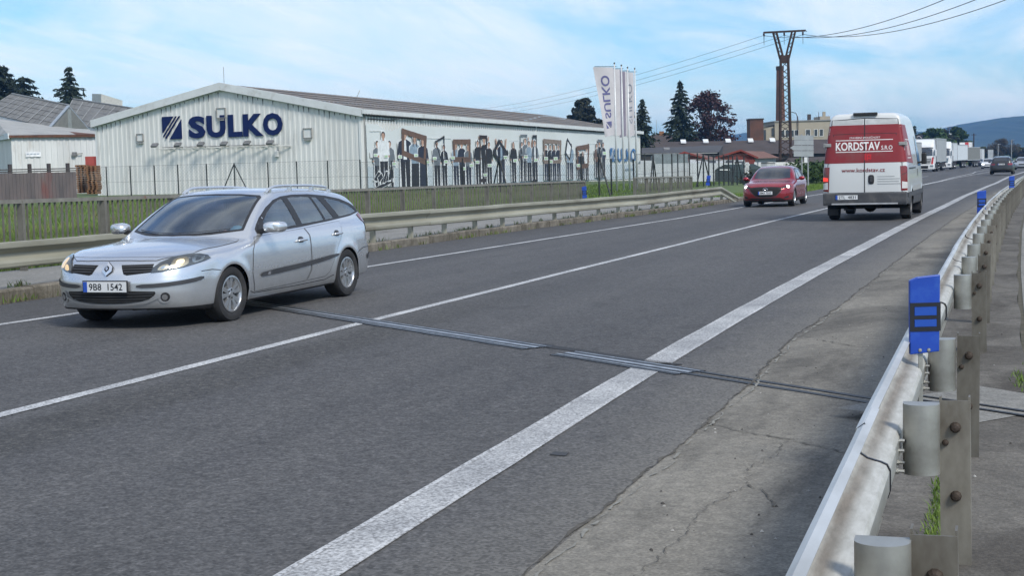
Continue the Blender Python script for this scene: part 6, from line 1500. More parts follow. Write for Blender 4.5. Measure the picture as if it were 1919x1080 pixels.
zt1 = at(25, 257, D1)[2]
def wallsheet(p, q, z0, z1a, z1b, pitch, name, mat, par):
    L = np.linalg.norm(q-p); dv = (q-p)/L; nn = np.array([dv[1], -dv[0], 0]); V = []
    if nn@FW > 0: nn = -nn
    x = 0; xs_ = []
    while x < L:
        for a, d_ in ((0, 0), (.45, 0), (.55, .05), (.9, .05)): xs_.append((min(L, x+a*pitch), d_))
        x += pitch
    xs_.append((L, 0))
    for x, d_ in xs_: b_ = p+dv*x+nn*d_; V += [(b_[0], b_[1], z0), (b_[0], b_[1], z1a+(z1b-z1a)*x/L)]
    return mesh(name, V, [(2*i, 2*i+2, 2*i+3, 2*i+1) for i in range(len(xs_)-1)], mat, par)
wallsheet(cnr, cr, -.2, zt1, zt1-.05, .5, 'front_wall', MSH, e); wallsheet(lf, cnr, -.2, zt1+.3, zt1, .5, 'end_wall', MWG, e)
m = MB(); m.bar(cnr+ZZ*(zt1+.25)-np.array([0, .35, 0]), cr+ZZ*(zt1+.2)-np.array([0, .35, 0]), .1, .2); m.build('gutter', MRU, e)
ridge0 = at(-10, 222, 143); ridge1 = at(230, 252, 146)
m = MB(); c0, c1 = cnr+ZZ*(zt1+.38)-np.array([0, .4, 0]), cr+ZZ*(zt1+.33)-np.array([0, .4, 0]); quadz(m, [c0, c1, ridge1, ridge0]); quadz(m, [c0+np.array([-14, 14, .4]), c0, ridge0, ridge0+np.array([-12, 10, 0])]); m.build('roof', MSR, e)
m = MB(); m.bar(lf+ZZ*(zt1+.55), c0+ZZ*-.08, .12, .5); m.build('fascia', MWT, e)
m = MB(); p0, p1 = at(119, 266, 130), at(190, 266, 131.5); quadz(m, [at(130, 247, 135), at(185, 252, 136), at(188, 258.5, 130.5), at(150, 256.5, 130.2)]); m.build('rust_patch', MRU, e).location = (0, 0, .03)
m = MB(); q0, q1 = at(158, 277, 128.6), at(180, 304, 128.8); dvx = (cr-cnr)/np.linalg.norm(cr-cnr); q0 = cnr+dvx*((at(158, 300, 129)-cnr)@dvx); m.bbox(q0+dvx*.5-np.array([0, .12, 0])+ZZ*1.15, dvx, np.array([0, 1, 0]), ZZ, .55, .05, 1.15); m.build('door', M('door_white', (.66, .67, .66), .5), e)
m = MB(); qq = cnr+dvx*((at(147, 284, 129)-cnr)@dvx)-np.array([0, .3, 0]); zq = at(147, 284, 129)[2]; m.bbox(qq+ZZ*zq, dvx, np.array([0, 1, 0]), ZZ, .14, .12, .18); m.bar(qq+ZZ*zq, qq+ZZ*(zq+.05)+dvx*.7, .06); m.build('wall_lamp', MLP, e)
m = MB(); qs = cnr+dvx*((at(49, 285, 129)-cnr)@dvx)-np.array([0, .14, 0]); m.bbox(qs+ZZ*at(63, 285, 129)[2]+dvx*.62, dvx, np.array([0, 1, 0]), ZZ, .62, .03, .22); m.build('wall_sign', M('sign_white', (.8, .81, .82), .4), e)
m = MB()
for k in range(4): m.bbox(qs+ZZ*(at(63, 285, 129)[2]+.03)+dvx*(.2+.28*k)-np.array([0, .04, 0]), dvx, np.array([0, 1, 0]), ZZ, .1, .01, .035)
m.build('sign_print', M('sign_grey', (.3, .36, .45), .5), e)
m = MB(); m.bbox(at(173, 299, 127)+[0, 0, -.35], dvx, np.array([0, 1, 0]), ZZ, .36, .4, .62); o = m.build('bin', M('bin_red', (.32, .05, .035), .6), None, bevel=.02); o.name = 'red_bin'; tag(o, 'red metal bin by the white shed door at the corner of the warehouse', 'bin')
# tiled workshop roofs: two gabled lanterns
def lantern(r0, r1, e0, e1, back, apexrow, name_label, D_, gable=True):
    e = empty('tiled_workshop', (0, 0, 0), 0, name_label, 'workshop')
    R0, R1, E0, E1 = at(*r0, D_+4), at(*r1, D_-3), at(*e0, D_), at(*e1, D_-7)
    n = 12; rows = 5; mt = MB(); ln = MB(); nn = np.cross(R1-R0, E0-R0); nn /= np.linalg.norm(nn)
    if nn@FW > 0: nn = -nn
    def S_(a, b): return (R0+(R1-R0)*a)*(1-b)+(E0+(E1-E0)*a)*b
    sl = []
    for i in range(n):
        for k in range(rows):
            a0, a1, b0, b1 = i/n, (i+1)/n, k/rows, (k+1)/rows; g_ = .004
            P = [S_(a0+g_, b0)+nn*.0, S_(a1-g_, b0), S_(a1-g_, b1+.01)+nn*.05, S_(a0+g_, b1+.01)+nn*.05]; t = MB(); t.add(P+[p-nn*.06 for p in P], [(0, 1, 2, 3), (3, 2, 6, 7), (0, 3, 7, 4), (1, 5, 6, 2)]); t.build('slate', MTL, e)
    bk = (R0-E0); bk[2] = 0
    m = MB(); quadz(m, [R0-nn*.08, R1-nn*.08, E1-nn*.08, E0-nn*.08]); B0, B1 = E0+bk*2, E1+(R1-E1)*np.array([2, 2, 0]); quadz(m, [R0, B0, B1, R1]); m.build('roof', MTL, e)
    for i in range(n):            # pale joint battens and diagonal valley strips
        if i % 2 == 0: ln.bar(S_(i/n, .05)+nn*.05, S_(i/n, 1)+nn*.09, .12, .03)
    ln.bar(R0+ZZ*.05, R1+ZZ*.05, .25, .12); ln.build('ridge_trim', MTE, e)
    if gable:
        G2 = E1+(R1-E1)*np.array([2, 2, 0]); m = MB(); quadz(m, [E1, G2, R1]); m.build('gable', M('gable_board', (.20, .20, .18), .8, var=.2, scale=2), e)
        m = MB(); m.bar(E1+[0, -.2, 0], R1+[0, -.2, 0], .3, .08); m.bar(R1+[0, -.2, 0], G2+[0, -.2, 0], .06, .12); m.build('verge_board', M('verge_blue', (.28, .32, .36), .5), e)
        c_ = (E1+G2)/2; d_ = (G2-E1)/np.linalg.norm(G2-E1); m = MB(); m.bbox(c_+ZZ*.95-np.array([0, .1, 0])-d_*.1, d_, np.array([d_[1], -d_[0], 0]), ZZ, .38, .05, .95); m.build('window', M('pane_pale', (.27, .28, .255), .3), e)
    m = MB(); quadz(m, [E0-nn*.02, E1-nn*.02, E1-ZZ*4, E0-ZZ*4]); 
    if gable: quadz(m, [E1-ZZ*.0, E1+(R1-E1)*np.array([2, 2, 0]), E1+(R1-E1)*np.array([2, 2, 0])-ZZ*4, E1-ZZ*4])
    m.build('wall', MSH, e)
    return e
lantern((23, 176), (131, 198), (-30, 210), (95, 239), None, 0, 'grey tiled workshop roof with boarded gable, left of the warehouse', 150)
lantern((138, 185.5), (262, 205), (118, 228), (210, 246), None, 0, 'second grey tiled workshop roof behind the boarded gable, cut off by the warehouse', 168, False)
m = MB(); a_ = at(190, 240, 215); b_ = at(237, 240, 215); zt_ = at(190, 175, 215)[2]; m.add([at(173, 240, 215), at(190, 240, 208), at(230, 240, 214), at(212, 240, 222), at(173, 175.5, 215), at(190, 175.8, 208), at(230, 188, 214), at(212, 186, 222)], [(0, 1, 5, 4), (1, 2, 6, 5), (2, 3, 7, 6), (3, 0, 4, 7), (4, 5, 6, 7)])
o = m.build('flat_roofed_block', M('render_cream', (.62, .60, .55), .8), None); tag(o, 'pale cream flat-roofed block just showing above the roofs between spruce and warehouse', 'building')
# ================================================================== PYLON AND POWER LINES
MPY = M('pylon_rust', (.055, .032, .025), .8, .2, var=.4, scale=3, c2=(.03, .02, .018)); MIN = M('insulator', (.05, .025, .02), .3); MWI = M('wire_dark', (.05, .052, .055), .6)
DP = 140; B_ = at(1470, 322, DP); T_ = at(1470, 57, DP); BZ = -.4; HT = T_[2]-BZ
e = empty('pylon', (T_[0], T_[1], BZ), .25, 'rusty lattice pylon with V-shaped head and flat crossarm, rising behind the red car', 'pylon')
ax = np.array([math.cos(.12), math.sin(.12), 0]); zj = HT*.835; zt0 = HT*.80
hw = lambda z: .56+(.34-.56)*min(1, z/zj)
legs = []
for sx in (-1, 1):
    for sy in (-1, 1):
        m = MB(); m.bar((sx*hw(0), sy*hw(0), -.3), (sx*hw(zj), sy*hw(zj), zj), .15); m.build('leg', MPY, e)
        m = MB(); m.box(sx*hw(0)-.2, sx*hw(0)+.2, sy*hw(0)-.2, sy*hw(0)+.2, -.5, .75); m.build('footing', M('footing_pale', (.62, .62, .6), .8), e)
m = MB(); n = 19
for i in range(n):
    z0, z1 = zj*i/n, zj*(i+1)/n; a, b = hw(z0), hw(z1)
    for k in range(4):
        c0 = [(-1, -1), (1, -1), (1, 1), (-1, 1)][k]; c1 = [(-1, -1), (1, -1), (1, 1), (-1, 1)][(k+1) % 4]
        if i % 2: c0, c1 = c1, c0
        m.bar((c0[0]*a, c0[1]*a, z0), (c1[0]*b, c1[1]*b, z1), .065)
m.build('bracing', MPY, e)
m = MB(); zc = HT-.15
for sg in (-1, 1):
    for sy in (-1, 1):
        for o_ in (0, .42): m.bar((sg*(.08+o_*.8), sy*.3, zj-.35), (sg*(.72+o_*.75), sy*.3, zc), .11)
    for i in range(6):
        f0, f1 = i/6, (i+1)/6; p = lambda f, o_: (sg*(.08+o_*.8+(.64)*f), -.35, zj-.35+(zc-zj+.35)*f)
        m.bar(p(f0, 0 if i % 2 else .42), p(f1, .42 if i % 2 else 0), .06)
m.box(-.44, .44, -.4, .4, zj-.75, zj-.05); m.build('head', MPY, e)
m = MB()
for sy in (-1, 1): m.bar((-1.95, sy*.3, zc+.03), (1.98, sy*.3, zc+.1), .13)
for k in range(9): m.bar((-1.9+.47*k, -.3, zc+.05), (-1.9+.47*(k+.6), .3, zc+.07), .07)
m.build('crossarm', MPY, e)
for x in (-1.9, 0, 1.75):
    m = MB(); pr = [(-.0, 0)]
    for k in range(7): pr += [(.09, -.05-.1*k), (.05, -.1-.1*k)]
    for sg in (-1, 1): m.bar((x, 0, zc-.03), (x+sg*.1, sg*.75, zc-.2), .15)
    pts = [(x-.1, -.75, zc-.2), (x-.05, -.4, zc-1.0), (x, 0, zc-1.15), (x+.05, .4, zc-1.0), (x+.1, .75, zc-.2)]; m.tube(pts, .018, 4)
    m.build('insulator', MIN, e)
def wire(a, b, sag, label, r=.02):
    pts = [np.array(a)+(np.array(b)-np.array(a))*t-ZZ*sag*4*t*(1-t) for t in np.linspace(0, 1, 40)]
    m = MB(); m.tube(pts, r, 5); o = m.build('power_line', MWI, None, True); tag(o, label, 'power line', 'power lines'); return o
ws = [at(1431, 66, DP), at(1470, 66, DP), at(1506, 64, DP)]
wl = [at(895, 195, 300), at(915, 199.5, 300), at(935, 203.5, 300)]
wl = [p+(p-q)*.25 for p, q in zip(wl, ws)]
wr = [at(1652, 0, 96), at(1704, 0, 96), at(1752, 0, 96)]
nl = ['highest of the thin wires running left from the pylon above the warehouse roof', 'middle thin wire running left from the pylon above the warehouse roof', 'lowest thin wire running left from the pylon above the warehouse roof']
nr = ['leftmost of the wires rising from the pylon to the top edge of the photo', 'middle one of the wires rising from the pylon to the top edge of the photo', 'rightmost of the wires rising from the pylon to the top edge of the photo']
for i in range(3):
    wire(ws[i], wl[i], 1.6, nl[i], .017)
    P_ = np.array(ws[i]); Q_ = wr[i]; d = Q_-P_; far = P_+d*1.9; far[2] += .9   # catenary passing the frame edge
    wire(P_, far, 1.9, nr[i], .024)
# ================================================================== DIRECTION SIGN (seen from the back), small plate
MSG = M('sign_back', (.34, .36, .37), .5, .2, var=.15); MSP_ = M('sign_pole', (.36, .37, .37), .5, .4)
D_ = 95; e = empty('direction_sign', tuple(at(1508, 346, D_)), 0, 'backs of grey direction sign boards on two poles beside the white van', 'road sign')
O = at(1508, 346, D_); px_ = D_/FPX
def SG(x, y, d=0): p = O+RT*(x-1508)*px_+ZZ*(346-y)*px_; return np.array([p[0]-O[0], p[1]-O[1]-d, p[2]-O[2]])
for x in (1503.5, 1515): m = MB(); m.tube([SG(x, 350), SG(x, 252)], .05, 8); m.build('pole', MSP_, e)
def sboard(pts, name='board'):
    m = MB(); n = len(pts); m.add([SG(*p, .07) for p in pts]+[SG(*p, .11) for p in pts], [tuple(range(n)), tuple(range(2*n-1, n-1, -1))]+[(i, (i+1) % n, n+(i+1) % n, n+i) for i in range(n)]); m.build(name, MSG, e)
sboard([(1490, 254), (1526, 254), (1526, 262.5), (1490, 262.5)]); sboard([(1490, 263), (1526, 263), (1526, 272), (1490, 272)]); sboard([(1482, 277), (1489, 273), (1526, 273), (1526, 282), (1489, 282)]); sboard([(1489, 283), (1526, 283), (1526, 293.5), (1489, 293.5)])
m = MB(); m.bbox(SG(1511.5, 300, .1), RT, np.array([0, 1, 0]), ZZ, .1, .02, .18); m.build('small_plate', MPLW, e)
# ================================================================== FAR BUILDINGS
MBR = M('old_brick', (.15, .062, .038), .9, var=.4, scale=1.2, c2=(.085, .045, .032), dirt=(.05, .04, .035), dscale=.6); MBE = M('beige_render', (.36, .32, .25), .9, var=.12, scale=.5, dirt=(.27, .24, .19), dscale=.4); MRB_ = M('brown_roof', (.062, .048, .043), .9, var=.25, scale=.6); MRG_ = M('grey_roof', (.066, .066, .070), .85, var=.2, scale=.6); MRS = M('red_shed', (.20, .038, .028), .8, var=.15, scale=.8, stretch=(1, 1, .3)); MRR = M('red_brown_roof', (.17, .085, .065), .85, var=.2, scale=.8); MPN = M('pale_panel', (.56, .59, .60), .6, var=.08, dirt=(.45, .47, .47), dscale=.8); MDW = M('window_dark', (.03, .033, .038), .15, spec=.8); MWF = M('window_frame_white', (.62, .62, .6), .5)
def block(name, label, cat, x0, x1, y0, y1, D_, dep, mat, roof=None, yaw=0, group=None):
    """box-shaped building whose near face spans the given photo rectangle"""
    a, b = at(x0, y1, D_), at(x1, y1, D_); w = np.linalg.norm((b-a)[:2]); H = (y1-y0)/FPX*D_
    dx = np.array([RT[0], RT[1], 0]); dx /= np.linalg.norm(dx); dy = np.array([-dx[1], dx[0], 0])
    e = empty(name, tuple(a), math.atan2(dx[1], dx[0])+yaw, label, cat, group); m = MB(); m.box(0, w, 0, dep, -1.5, H); m.build('wall', mat, e); return e, w, H
# tall brick chimney, squat brick tower
Db = 262; a = at(1462, 124, Db); e = empty('brick_chimney', (a[0], a[1], -.5), 0, 'tall narrow brick chimney just left of the lattice pylon', 'chimney'); m = MB(); n4 = PI/4
m.lathe([(1.05*1.0, 0), (.62, a[2]+.5)], (0, 0, 0), 'z', 4); m.build('shaft', MBR, e); m = MB(); m.lathe([(.66, a[2]-.2), (.72, a[2]-.1), (.72, a[2]+.52), (.5, a[2]+.54), (0, a[2]+.54)], (0, 0, 0), 'z', 4); m.build('cap', M('soot_brick', (.06, .04, .035), .9), e)
m = MB(); m.bbox((-.7, -.5, a[2]*.42), (1, 0, 0), (0, 1, 0), (0, 0, 1), .25, .1, .1); m.build('bracket', MPY, e); e.rotation_euler = (0, 0, .35)
e, w_, H = block('brick_tower', 'squat square brick tower above the brown roof, left of the beige works', 'tower', 1407, 1432, 225, 300, 225, 3.2, MBR); m = MB(); m.box(-.08, w_+.08, -.08, 3.3, H, H+.2); m.build('coping', M('soot', (.05, .04, .036), .9), e)
m = MB()
for i in range(18):
    z = .4+i*.32; m.box(.02, w_-.02, -.012, -.004, z, z+.02)
m.build('mortar_course', M('mortar', (.10, .075, .06), .9), e)
e, w_, H = block('works_building', 'beige flat-roofed works building with dark windows behind the pylon', 'building', 1453, 1562, 229, 300, 232, 12, MBE)
m = MB(); m.box(-.15, w_+.1, -.15, 12, H, H+.18); m.build('parapet', M('parapet_grey', (.25, .25, .24), .8), e)
pxm = 232/FPX
for x0, x1 in ((1463.5, 1471), (1473, 1480), (1482, 1488.5), (1490, 1496.5), (1511, 1519), (1527, 1532.5), (1537, 1543)):
    f = MB(); X0, X1 = (x0-1453)*pxm, (x1-1453)*pxm; Z0, Z1 = (300-257)*pxm, (300-245)*pxm
    for a, b, c, d in ((X0-.08, X1+.08, Z0-.08, Z0), (X0-.08, X1+.08, Z1, Z1+.06), (X0-.08, X0, Z0, Z1), (X1, X1+.08, Z0, Z1)): f.box(a, b, -.08, .0, c, d)
    fo = f.build('window', MWF, e); g = MB(); g.box(X0, X1, -.03, -.005, Z0, Z1); g.build('pane', MDW, fo)
m = MB(); m.box(5.4, 5.9, 1, 1.5, H+.18, H+1.1); m.build('roof_stack', M('stack_dark', (.06, .05, .045), .9), e)
m = MB(); m.box((1543-1453)*pxm, w_, 2, 7, H+.18, H+.75); m.box((1551-1453)*pxm, (1556-1453)*pxm, 3, 3.5, H+.75, H+1.5); m.build('roof_house', MBE, e)
m = MB(); m.tube([(3.6, -.2, 2.0), (3.6, -.2, H+.6), (3.3, -.2, H+1.3), (2.6, -.2, H+1.5)], .06, 6); m.tube([(4.1, 3, H), (4.1, 3, H+1.0)], .05, 5); m.tube([(7.1, 1, H), (7.1, 1, H+1.4)], .04, 5); m.build('vent_pipe', MPY, e)
m = MB(); m.box((1432-1453)*pxm, 0, .3, 8, -1.5, (300-237)*pxm); m.build('low_wing', MBE, e); m = MB(); m.add([((1431-1453)*pxm, .1, (300-238.5)*pxm), (0, .1, (300-234)*pxm), (0, 8, (300-234)*pxm), ((1431-1453)*pxm, 8, (300-238.5)*pxm)], [(0, 1, 2, 3)]); m.build('wing_roof', MRG_, e)
m = MB(); m.box((1448-1453)*pxm, (1452-1453)*pxm, .2, .29, (300-255)*pxm, (300-240)*pxm); m.box((1433-1453)*pxm, (1437-1453)*pxm, .2, .29, (300-262)*pxm, (300-243)*pxm); m.build('window', MDW, e)
# long brown-roofed hall
def pitched(name, label, cat, pts_eave, pts_ridge, D_e, D_r, roof, wall, zb, group=None):
    E0, E1 = at(*pts_eave[0], D_e), at(*pts_eave[1], D_e); R0, R1 = at(*pts_ridge[0], D_r), at(*pts_ridge[1], D_r)
    e = empty(name, (0, 0, 0), 0, label, cat, group); m = MB(); bk = np.array([FW[0], FW[1], 0])*(D_r-D_e)*2; B0, B1 = E0+bk, E1+bk
    m.add([E0, E1, R1, R0], [(0, 1, 2, 3)]); m.add([R0, R1, B1, B0], [(0, 1, 2, 3)]); m.build('roof', roof, e)
    fo = np.array([FW[0], FW[1], 0])*.4; m = MB(); q = [E0+fo, E1+fo]; m.add([q[0], q[1], np.array([*q[1][:2], zb]), np.array([*q[0][:2], zb])], [(0, 1, 2, 3)])
    for E_, R_, B_ in ((E0, R0, B0), (E1, R1, B1)): m.add([E_, R_-ZZ*.05, B_, np.array([*B_[:2], zb]), np.array([*E_[:2], zb])], [(0, 1, 2, 3, 4)])
    m.build('wall', wall, e); return e
MDB = M('dark_wall', (.045, .042, .042), .9)
e = pitched('long_hall', 'long dark brown-roofed hall with small white skylights behind the red sheds', 'building', ((1200, 291), (1575, 287)), ((1200, 266.5), (1575, 260.5)), 186, 195, MRB_, MDB, -1)
for x in (1281, 1323, 1365, 1407, 1448): m = MB(); p = at(x, 264.8-(x-1281)*.017, 193.2); m.bbox(p, RT, UP*.5+FW*.8, UP, .34, .42, .07); m.build('skylight', M('skylight_white', (.66, .67, .67), .4, var=.02), e)
e = pitched('lean_to_hall', 'lower grey-roofed hall in front of the long brown roof, right of the warehouse', 'building', ((1203, 287), (1348, 285)), ((1203, 277), (1356, 272)), 178, 184, MRG_, MDB, -1)
m = MB(); m.bar(at(1203, 288.5, 177.6), at(1345, 286.5, 177.6), .1, .1); m.build('gutter', M('gutter_pale', (.3, .3, .3), .5), e)
m = MB(); p = at(1250, 279, 181); m.bbox(p, RT, UP*.4+FW*.9, UP, .36, .3, .09); m.build('skylight', M('vent_grey', (.2, .2, .2), .6), e)
# house with chimney between the spruces
e = pitched('house', 'dark-roofed house with an orange brick chimney between the two spruces', 'house', ((1200, 268), (1262, 268)), ((1224, 251.5), (1262, 251.5)), 212, 218, MRB_, MBE, -1)
m = MB(); p = at(1240.5, 253, 217.5); m.box(p[0]-.3, p[0]+.3, p[1]-.3, p[1]+.3, p[2]-.6, p[2]+.55); m.build('chimney', M('chimney_orange', (.32, .16, .08), .9), e); m = MB(); m.tube([at(1230.5, 253, 218), at(1230.5, 225, 218)], .025, 4); m.build('aerial', MLP, e)
# red sheds
def red_shed(label, xl, xa, xr, ya, ye, xb, yb, D_, dep, zb=-.4):
    e = empty('red_shed', (0, 0, 0), 0, label, 'shed', None); L_, A_, R_ = at(xl, ye, D_), at(xa, ya, D_), at(xr, ye+.5, D_); bk = np.array([.35, .94, 0])*dep
    pa = at(xb, yb, D_+dep*.9); bk = pa-A_; bk[2] = -.05
    m = MB(); lo = lambda p: np.array([p[0], p[1], zb]); m.add([L_, A_, R_, lo(R_), lo(L_)], [(0, 1, 2, 3, 4)]); m.build('front_wall', MRS, e)
    m = MB(); m.add([R_, R_+bk, lo(R_)+bk, lo(R_)], [(0, 1, 2, 3)]); m.build('side_wall', M('shed_side', (.32, .33, .33), .7), e)
    m = MB(); o_ = -bk/np.linalg.norm(bk)*.25
    m.add([A_+o_+ZZ*.06, A_+bk+ZZ*.06, R_+bk+RT*.35+ZZ*.0, R_+o_+RT*.35-ZZ*.06], [(0, 1, 2, 3)]); m.add([A_+o_+ZZ*.06, A_+bk+ZZ*.06, L_+bk-RT*.35, L_+o_-RT*.35-ZZ*.06], [(0, 1, 2, 3)]); m.build('roof', MRR, e)
    m = MB(); m.bar(L_+o_-RT*.35-ZZ*.03, A_+o_+ZZ*.1, .08, .14); m.bar(A_+o_+ZZ*.1, R_+o_+RT*.35-ZZ*.03, .08, .14); m.build('verge_board', MRS, e)
    return e, L_, A_, R_
red_shed('low red shed with brown roof, left one behind the pale panel fence', 1258, 1284, 1322, 287.5, 298, 1310, 287.5, 124, 9)
e, L_, A_, R_ = red_shed('taller red shed with brown roof, behind the red car', 1351, 1390, 1414, 284, 295, 1432, 284.5, 116, 11)
m = MB(); m.bbox((L_*.35+R_*.65)-ZZ*1.6-np.array([0, .1, 0]), RT, np.array([0, 1, 0]), ZZ, 1.0, .04, 1.45); m.build('door', M('shed_door', (.17, .035, .027), .8), e)
# pale panel fence with separate panels, glasshouse-like rack roof, gate, white low walls
D_ = 101
def panels(name, label, x0, x1, y0, y1, w_px, D_, mat, cat='fence'):
    e = empty(name, (0, 0, 0), 0, label, cat); x = x0
    while x < x1-.5:
        xe = min(x+w_px, x1); p, q = at(x+.15, y1, D_), at(xe-.15, y1, D_); H = (y1-y0)/FPX*D_; m = MB(); d = (q-p); d[2] = 0; L = np.linalg.norm(d); d /= L
        m.bbox((p+q)/2+ZZ*(H/2)+np.array([-d[1], d[0], 0])*random.uniform(-.02, .02), d, np.array([-d[1], d[0], 0]), ZZ, L/2, .03, H/2+.05); m.build('panel', mat, e); x = xe
    return e
panels('panel_fence', 'white board panel fence right of the warehouse, behind the short railing', 1196, 1264, 308.5, 346, 11, 103, MPN)
e = panels('panel_store', 'pale clad storage box with cluttered top behind the green tent', 1262, 1391, 307, 344, 9.2, 105, MPN, 'shed')
m = MB(); r = random.Random(4)
for i in range(26): x = 1296+r.uniform(0, 90); p = at(x, 303.5, 105+r.uniform(.2, 2.5)); m.bbox(p-ZZ*.05, RT, FW, ZZ, r.uniform(.12, .5), .3, r.uniform(.05, .2), r.choice((0, 0, 1)))
m.build('clutter', [M('clutter_pale', (.6, .62, .64), .6), M('clutter_dark', (.08, .09, .11), .6)], e); m = MB(); m.bar(at(1294, 299, 105.4), at(1383, 300, 105.4), .05); m.build('top_bar', MFR, e)
m = MB(); p = at(1255, 303, 112); m.bbox(p, RT, FW, ZZ, 1.3, 1, .5); o = m.build('grey_cabinet', M('cabinet_grey', (.22, .26, .27), .6), None, bevel=.02); tag(o, 'grey-green cabinet top showing above the white panel fence', 'cabinet')
m = MB(); p = at(1212, 307, 111); m.bbox(p, RT, FW, ZZ, .55, 1, .16); m.bbox(p-ZZ*.35, RT, FW, ZZ, .5, .9, .2); o = m.build('covered_trailer', MPN, None, bevel=.02); tag(o, 'small white trailer roof between the warehouse corner and the grey cabinet', 'trailer')
# dark green tent
D_ = 97; e = empty('tent', (0, 0, 0), 0, 'dark green garage tent on the grass behind the mesh fence', 'tent'); q = lambda x, y, d=0: at(x, y, D_)+np.array([.62, .78, 0])*d
MTN = M('tent_green', (.018, .036, .036), .6, var=.25, scale=1.5); pr = [(1340.5, 341), (1341, 318), (1346, 314.5), (1358, 308.5), (1371, 314.5), (1374, 318), (1374.5, 341)]
m = MB(); n = len(pr); dd = 2.6; m.add([q(*p) for p in pr]+[q(*p, dd) for p in pr], [(i, i+1, n+i+1, n+i) for i in range(n-1)]+[tuple(range(2*n-1, n-1, -1))]); m.build('cover', MTN, e)
m = MB(); m.add([q(*p, .05) for p in pr], [tuple(range(n))]); m.build('front_sheet', M('tent_front', (.012, .024, .026), .6), e); m = MB(); m.bbox(q(1358.5, 318.3, -.05), RT, FW, UP, .36, .02, .035); m.build('label_strip', M('strip_white', (.7, .72, .7), .5), e)
for x in (1341, 1374.5): m = MB(); m.tube([q(x, 342), q(x, 318)], .03, 5); m.build('frame_pole', MFP, e)
# white low walls and gate under the pylon
panels('white_wall', 'low white wall panels below the pylon, right of the red shed', 1425, 1520, 305, 322, 24, 122, M('wall_white', (.68, .68, .66), .7))
e = empty('yard_gate', (0, 0, 0), 0, 'pale metal bar gate beside the red shed behind the red car', 'gate')
for i in range(10): x = 1428+2.6*i; m = MB(); m.bar(at(x, 334, 112), at(x, 306, 112), .04); m.build('bar', M('gate_pale', (.35, .38, .40), .5), e)
m = MB(); m.bar(at(1427, 306, 112), at(1453, 306, 112), .06); m.bar(at(1427, 331, 112), at(1453, 331, 112), .06); m.build('rail', MFP, e)
for x in (1416.5, 1424.5): m = MB(); m.bar(at(x, 338, 112), at(x, 304, 112), .18); m.build('gate_post', M('post_white', (.65, .65, .64), .6), e)
m = MB(); p = at(1400.5, 322, 95); m.bbox(p+ZZ*.1, RT, FW, ZZ, .12, .1, .5); m.bbox(p-ZZ*.2-RT*.12, RT, FW, ZZ, .12, .1, .45); m.bbox(p+ZZ*.45, RT, FW, ZZ, .17, .1, .06); o = m.build('stacked_chairs', M('chair_white', (.6, .61, .6), .5), None, bevel=.03); tag(o, 'white stacked garden furniture beside the tent', 'garden furniture')
# brown shed roofs behind the sign and van
e = pitched('dark_shed', 'low dark shed with brown roof behind the direction sign', 'shed', ((1468, 305), (1560, 303)), ((1478, 296), (1560, 293)), 135, 139, MRB_, MDB, -1)
# ================================================================== far right background
e, w_, H = block('white_tower', 'slim white tower with dark lattice top among the trees above the trucks', 'tower', 1778, 1786, 250, 292, 420, 1.2, M('tower_white', (.62, .64, .66), .7)); 
m = MB()
for i in range(4):
    for k in (0, 1): m.bar((w_*i/3, 1.2*k, H), (w_*i/3, 1.2*k, H+1.7), .12)
for zz in (.5, 1.1, 1.65): m.box(-.1, w_+.1, -.05, 1.25, H+zz, H+zz+.1)
m.build('lattice_top', MPY, e)
e, w_, H = block('billboard', 'white billboard with a broad red stripe above the parked trailers', 'billboard', 1799, 1824, 267, 277.5, 300, .3, M('board_white', (.75, .76, .77), .5)); m = MB(); m.box(w_*.40, w_*.66, -.04, -.005, .02, H-.02); m.build('red_stripe', M('board_red', (.5, .03, .03), .5), e); m = MB(); m.box(.3, .5, .05, .25, -6, 0); m.box(w_-.5, w_-.3, .05, .25, -6, 0); m.build('leg', MPY, e)
e, w_, H = block('dark_billboard', 'dark billboard with a pale round arch mark above the first trucks', 'billboard', 1714, 1730, 252, 263, 260, .3, M('board_dark', (.02, .022, .035), .5)); m = MB(); m.tube([(w_/2+.48*math.cos(a), -.06, .18+.5*math.sin(a)) for a in np.linspace(0, PI, 16)], .07, 5); m.build('arch_mark', M('mark_pale', (.5, .45, .48), .5), e); m = MB(); m.box(.3, .5, .05, .25, -6, 0); m.box(w_-.5, w_-.3, .05, .25, -6, 0); m.build('leg', MPY, e)
e, w_, H = block('road_board', 'small pale board on poles beside the distant road', 'road sign', 1852, 1862, 280.5, 293, 260, .1, M('board_pale', (.35, .38, .40), .5)); m = MB(); m.box(.1, .2, .02, .08, -3, 0); m.box(w_-.2, w_-.1, .02, .08, -3, 0); m.build('leg', MSP_, e)
for i, (x, y0, y1, D_, lab) in enumerate(((1825.5, 250, 300, 300, 'dark wooden pole with short crossbar above the last trailer'), (1871, 270, 300, 280, 'thin pale lamp pole before the bare trees, left one'), (1896, 262, 300, 280, 'thin pale lamp pole before the bare trees, right one'), (1752, 244, 270, 330, 'thin pole in front of the green trees above the trucks'))):
    e = empty('pole', tuple(at(x, y1, D_)), 0, lab, 'pole'); m = MB(); h = (y1-y0)/FPX*D_; m.tube([(0, 0, -1), (0, 0, h)], .07 if i else .12, 6); m.build('shaft', MPY if i == 0 else MSP_, e)
    m = MB(); m.bar((-.5, 0, h-.3), (.5, 0, h-.3), .1) if i == 0 else m.bar((0, 0, h-.02), (.5, 0, h), .08); m.build('arm', MPY if i == 0 else MSP_, e)
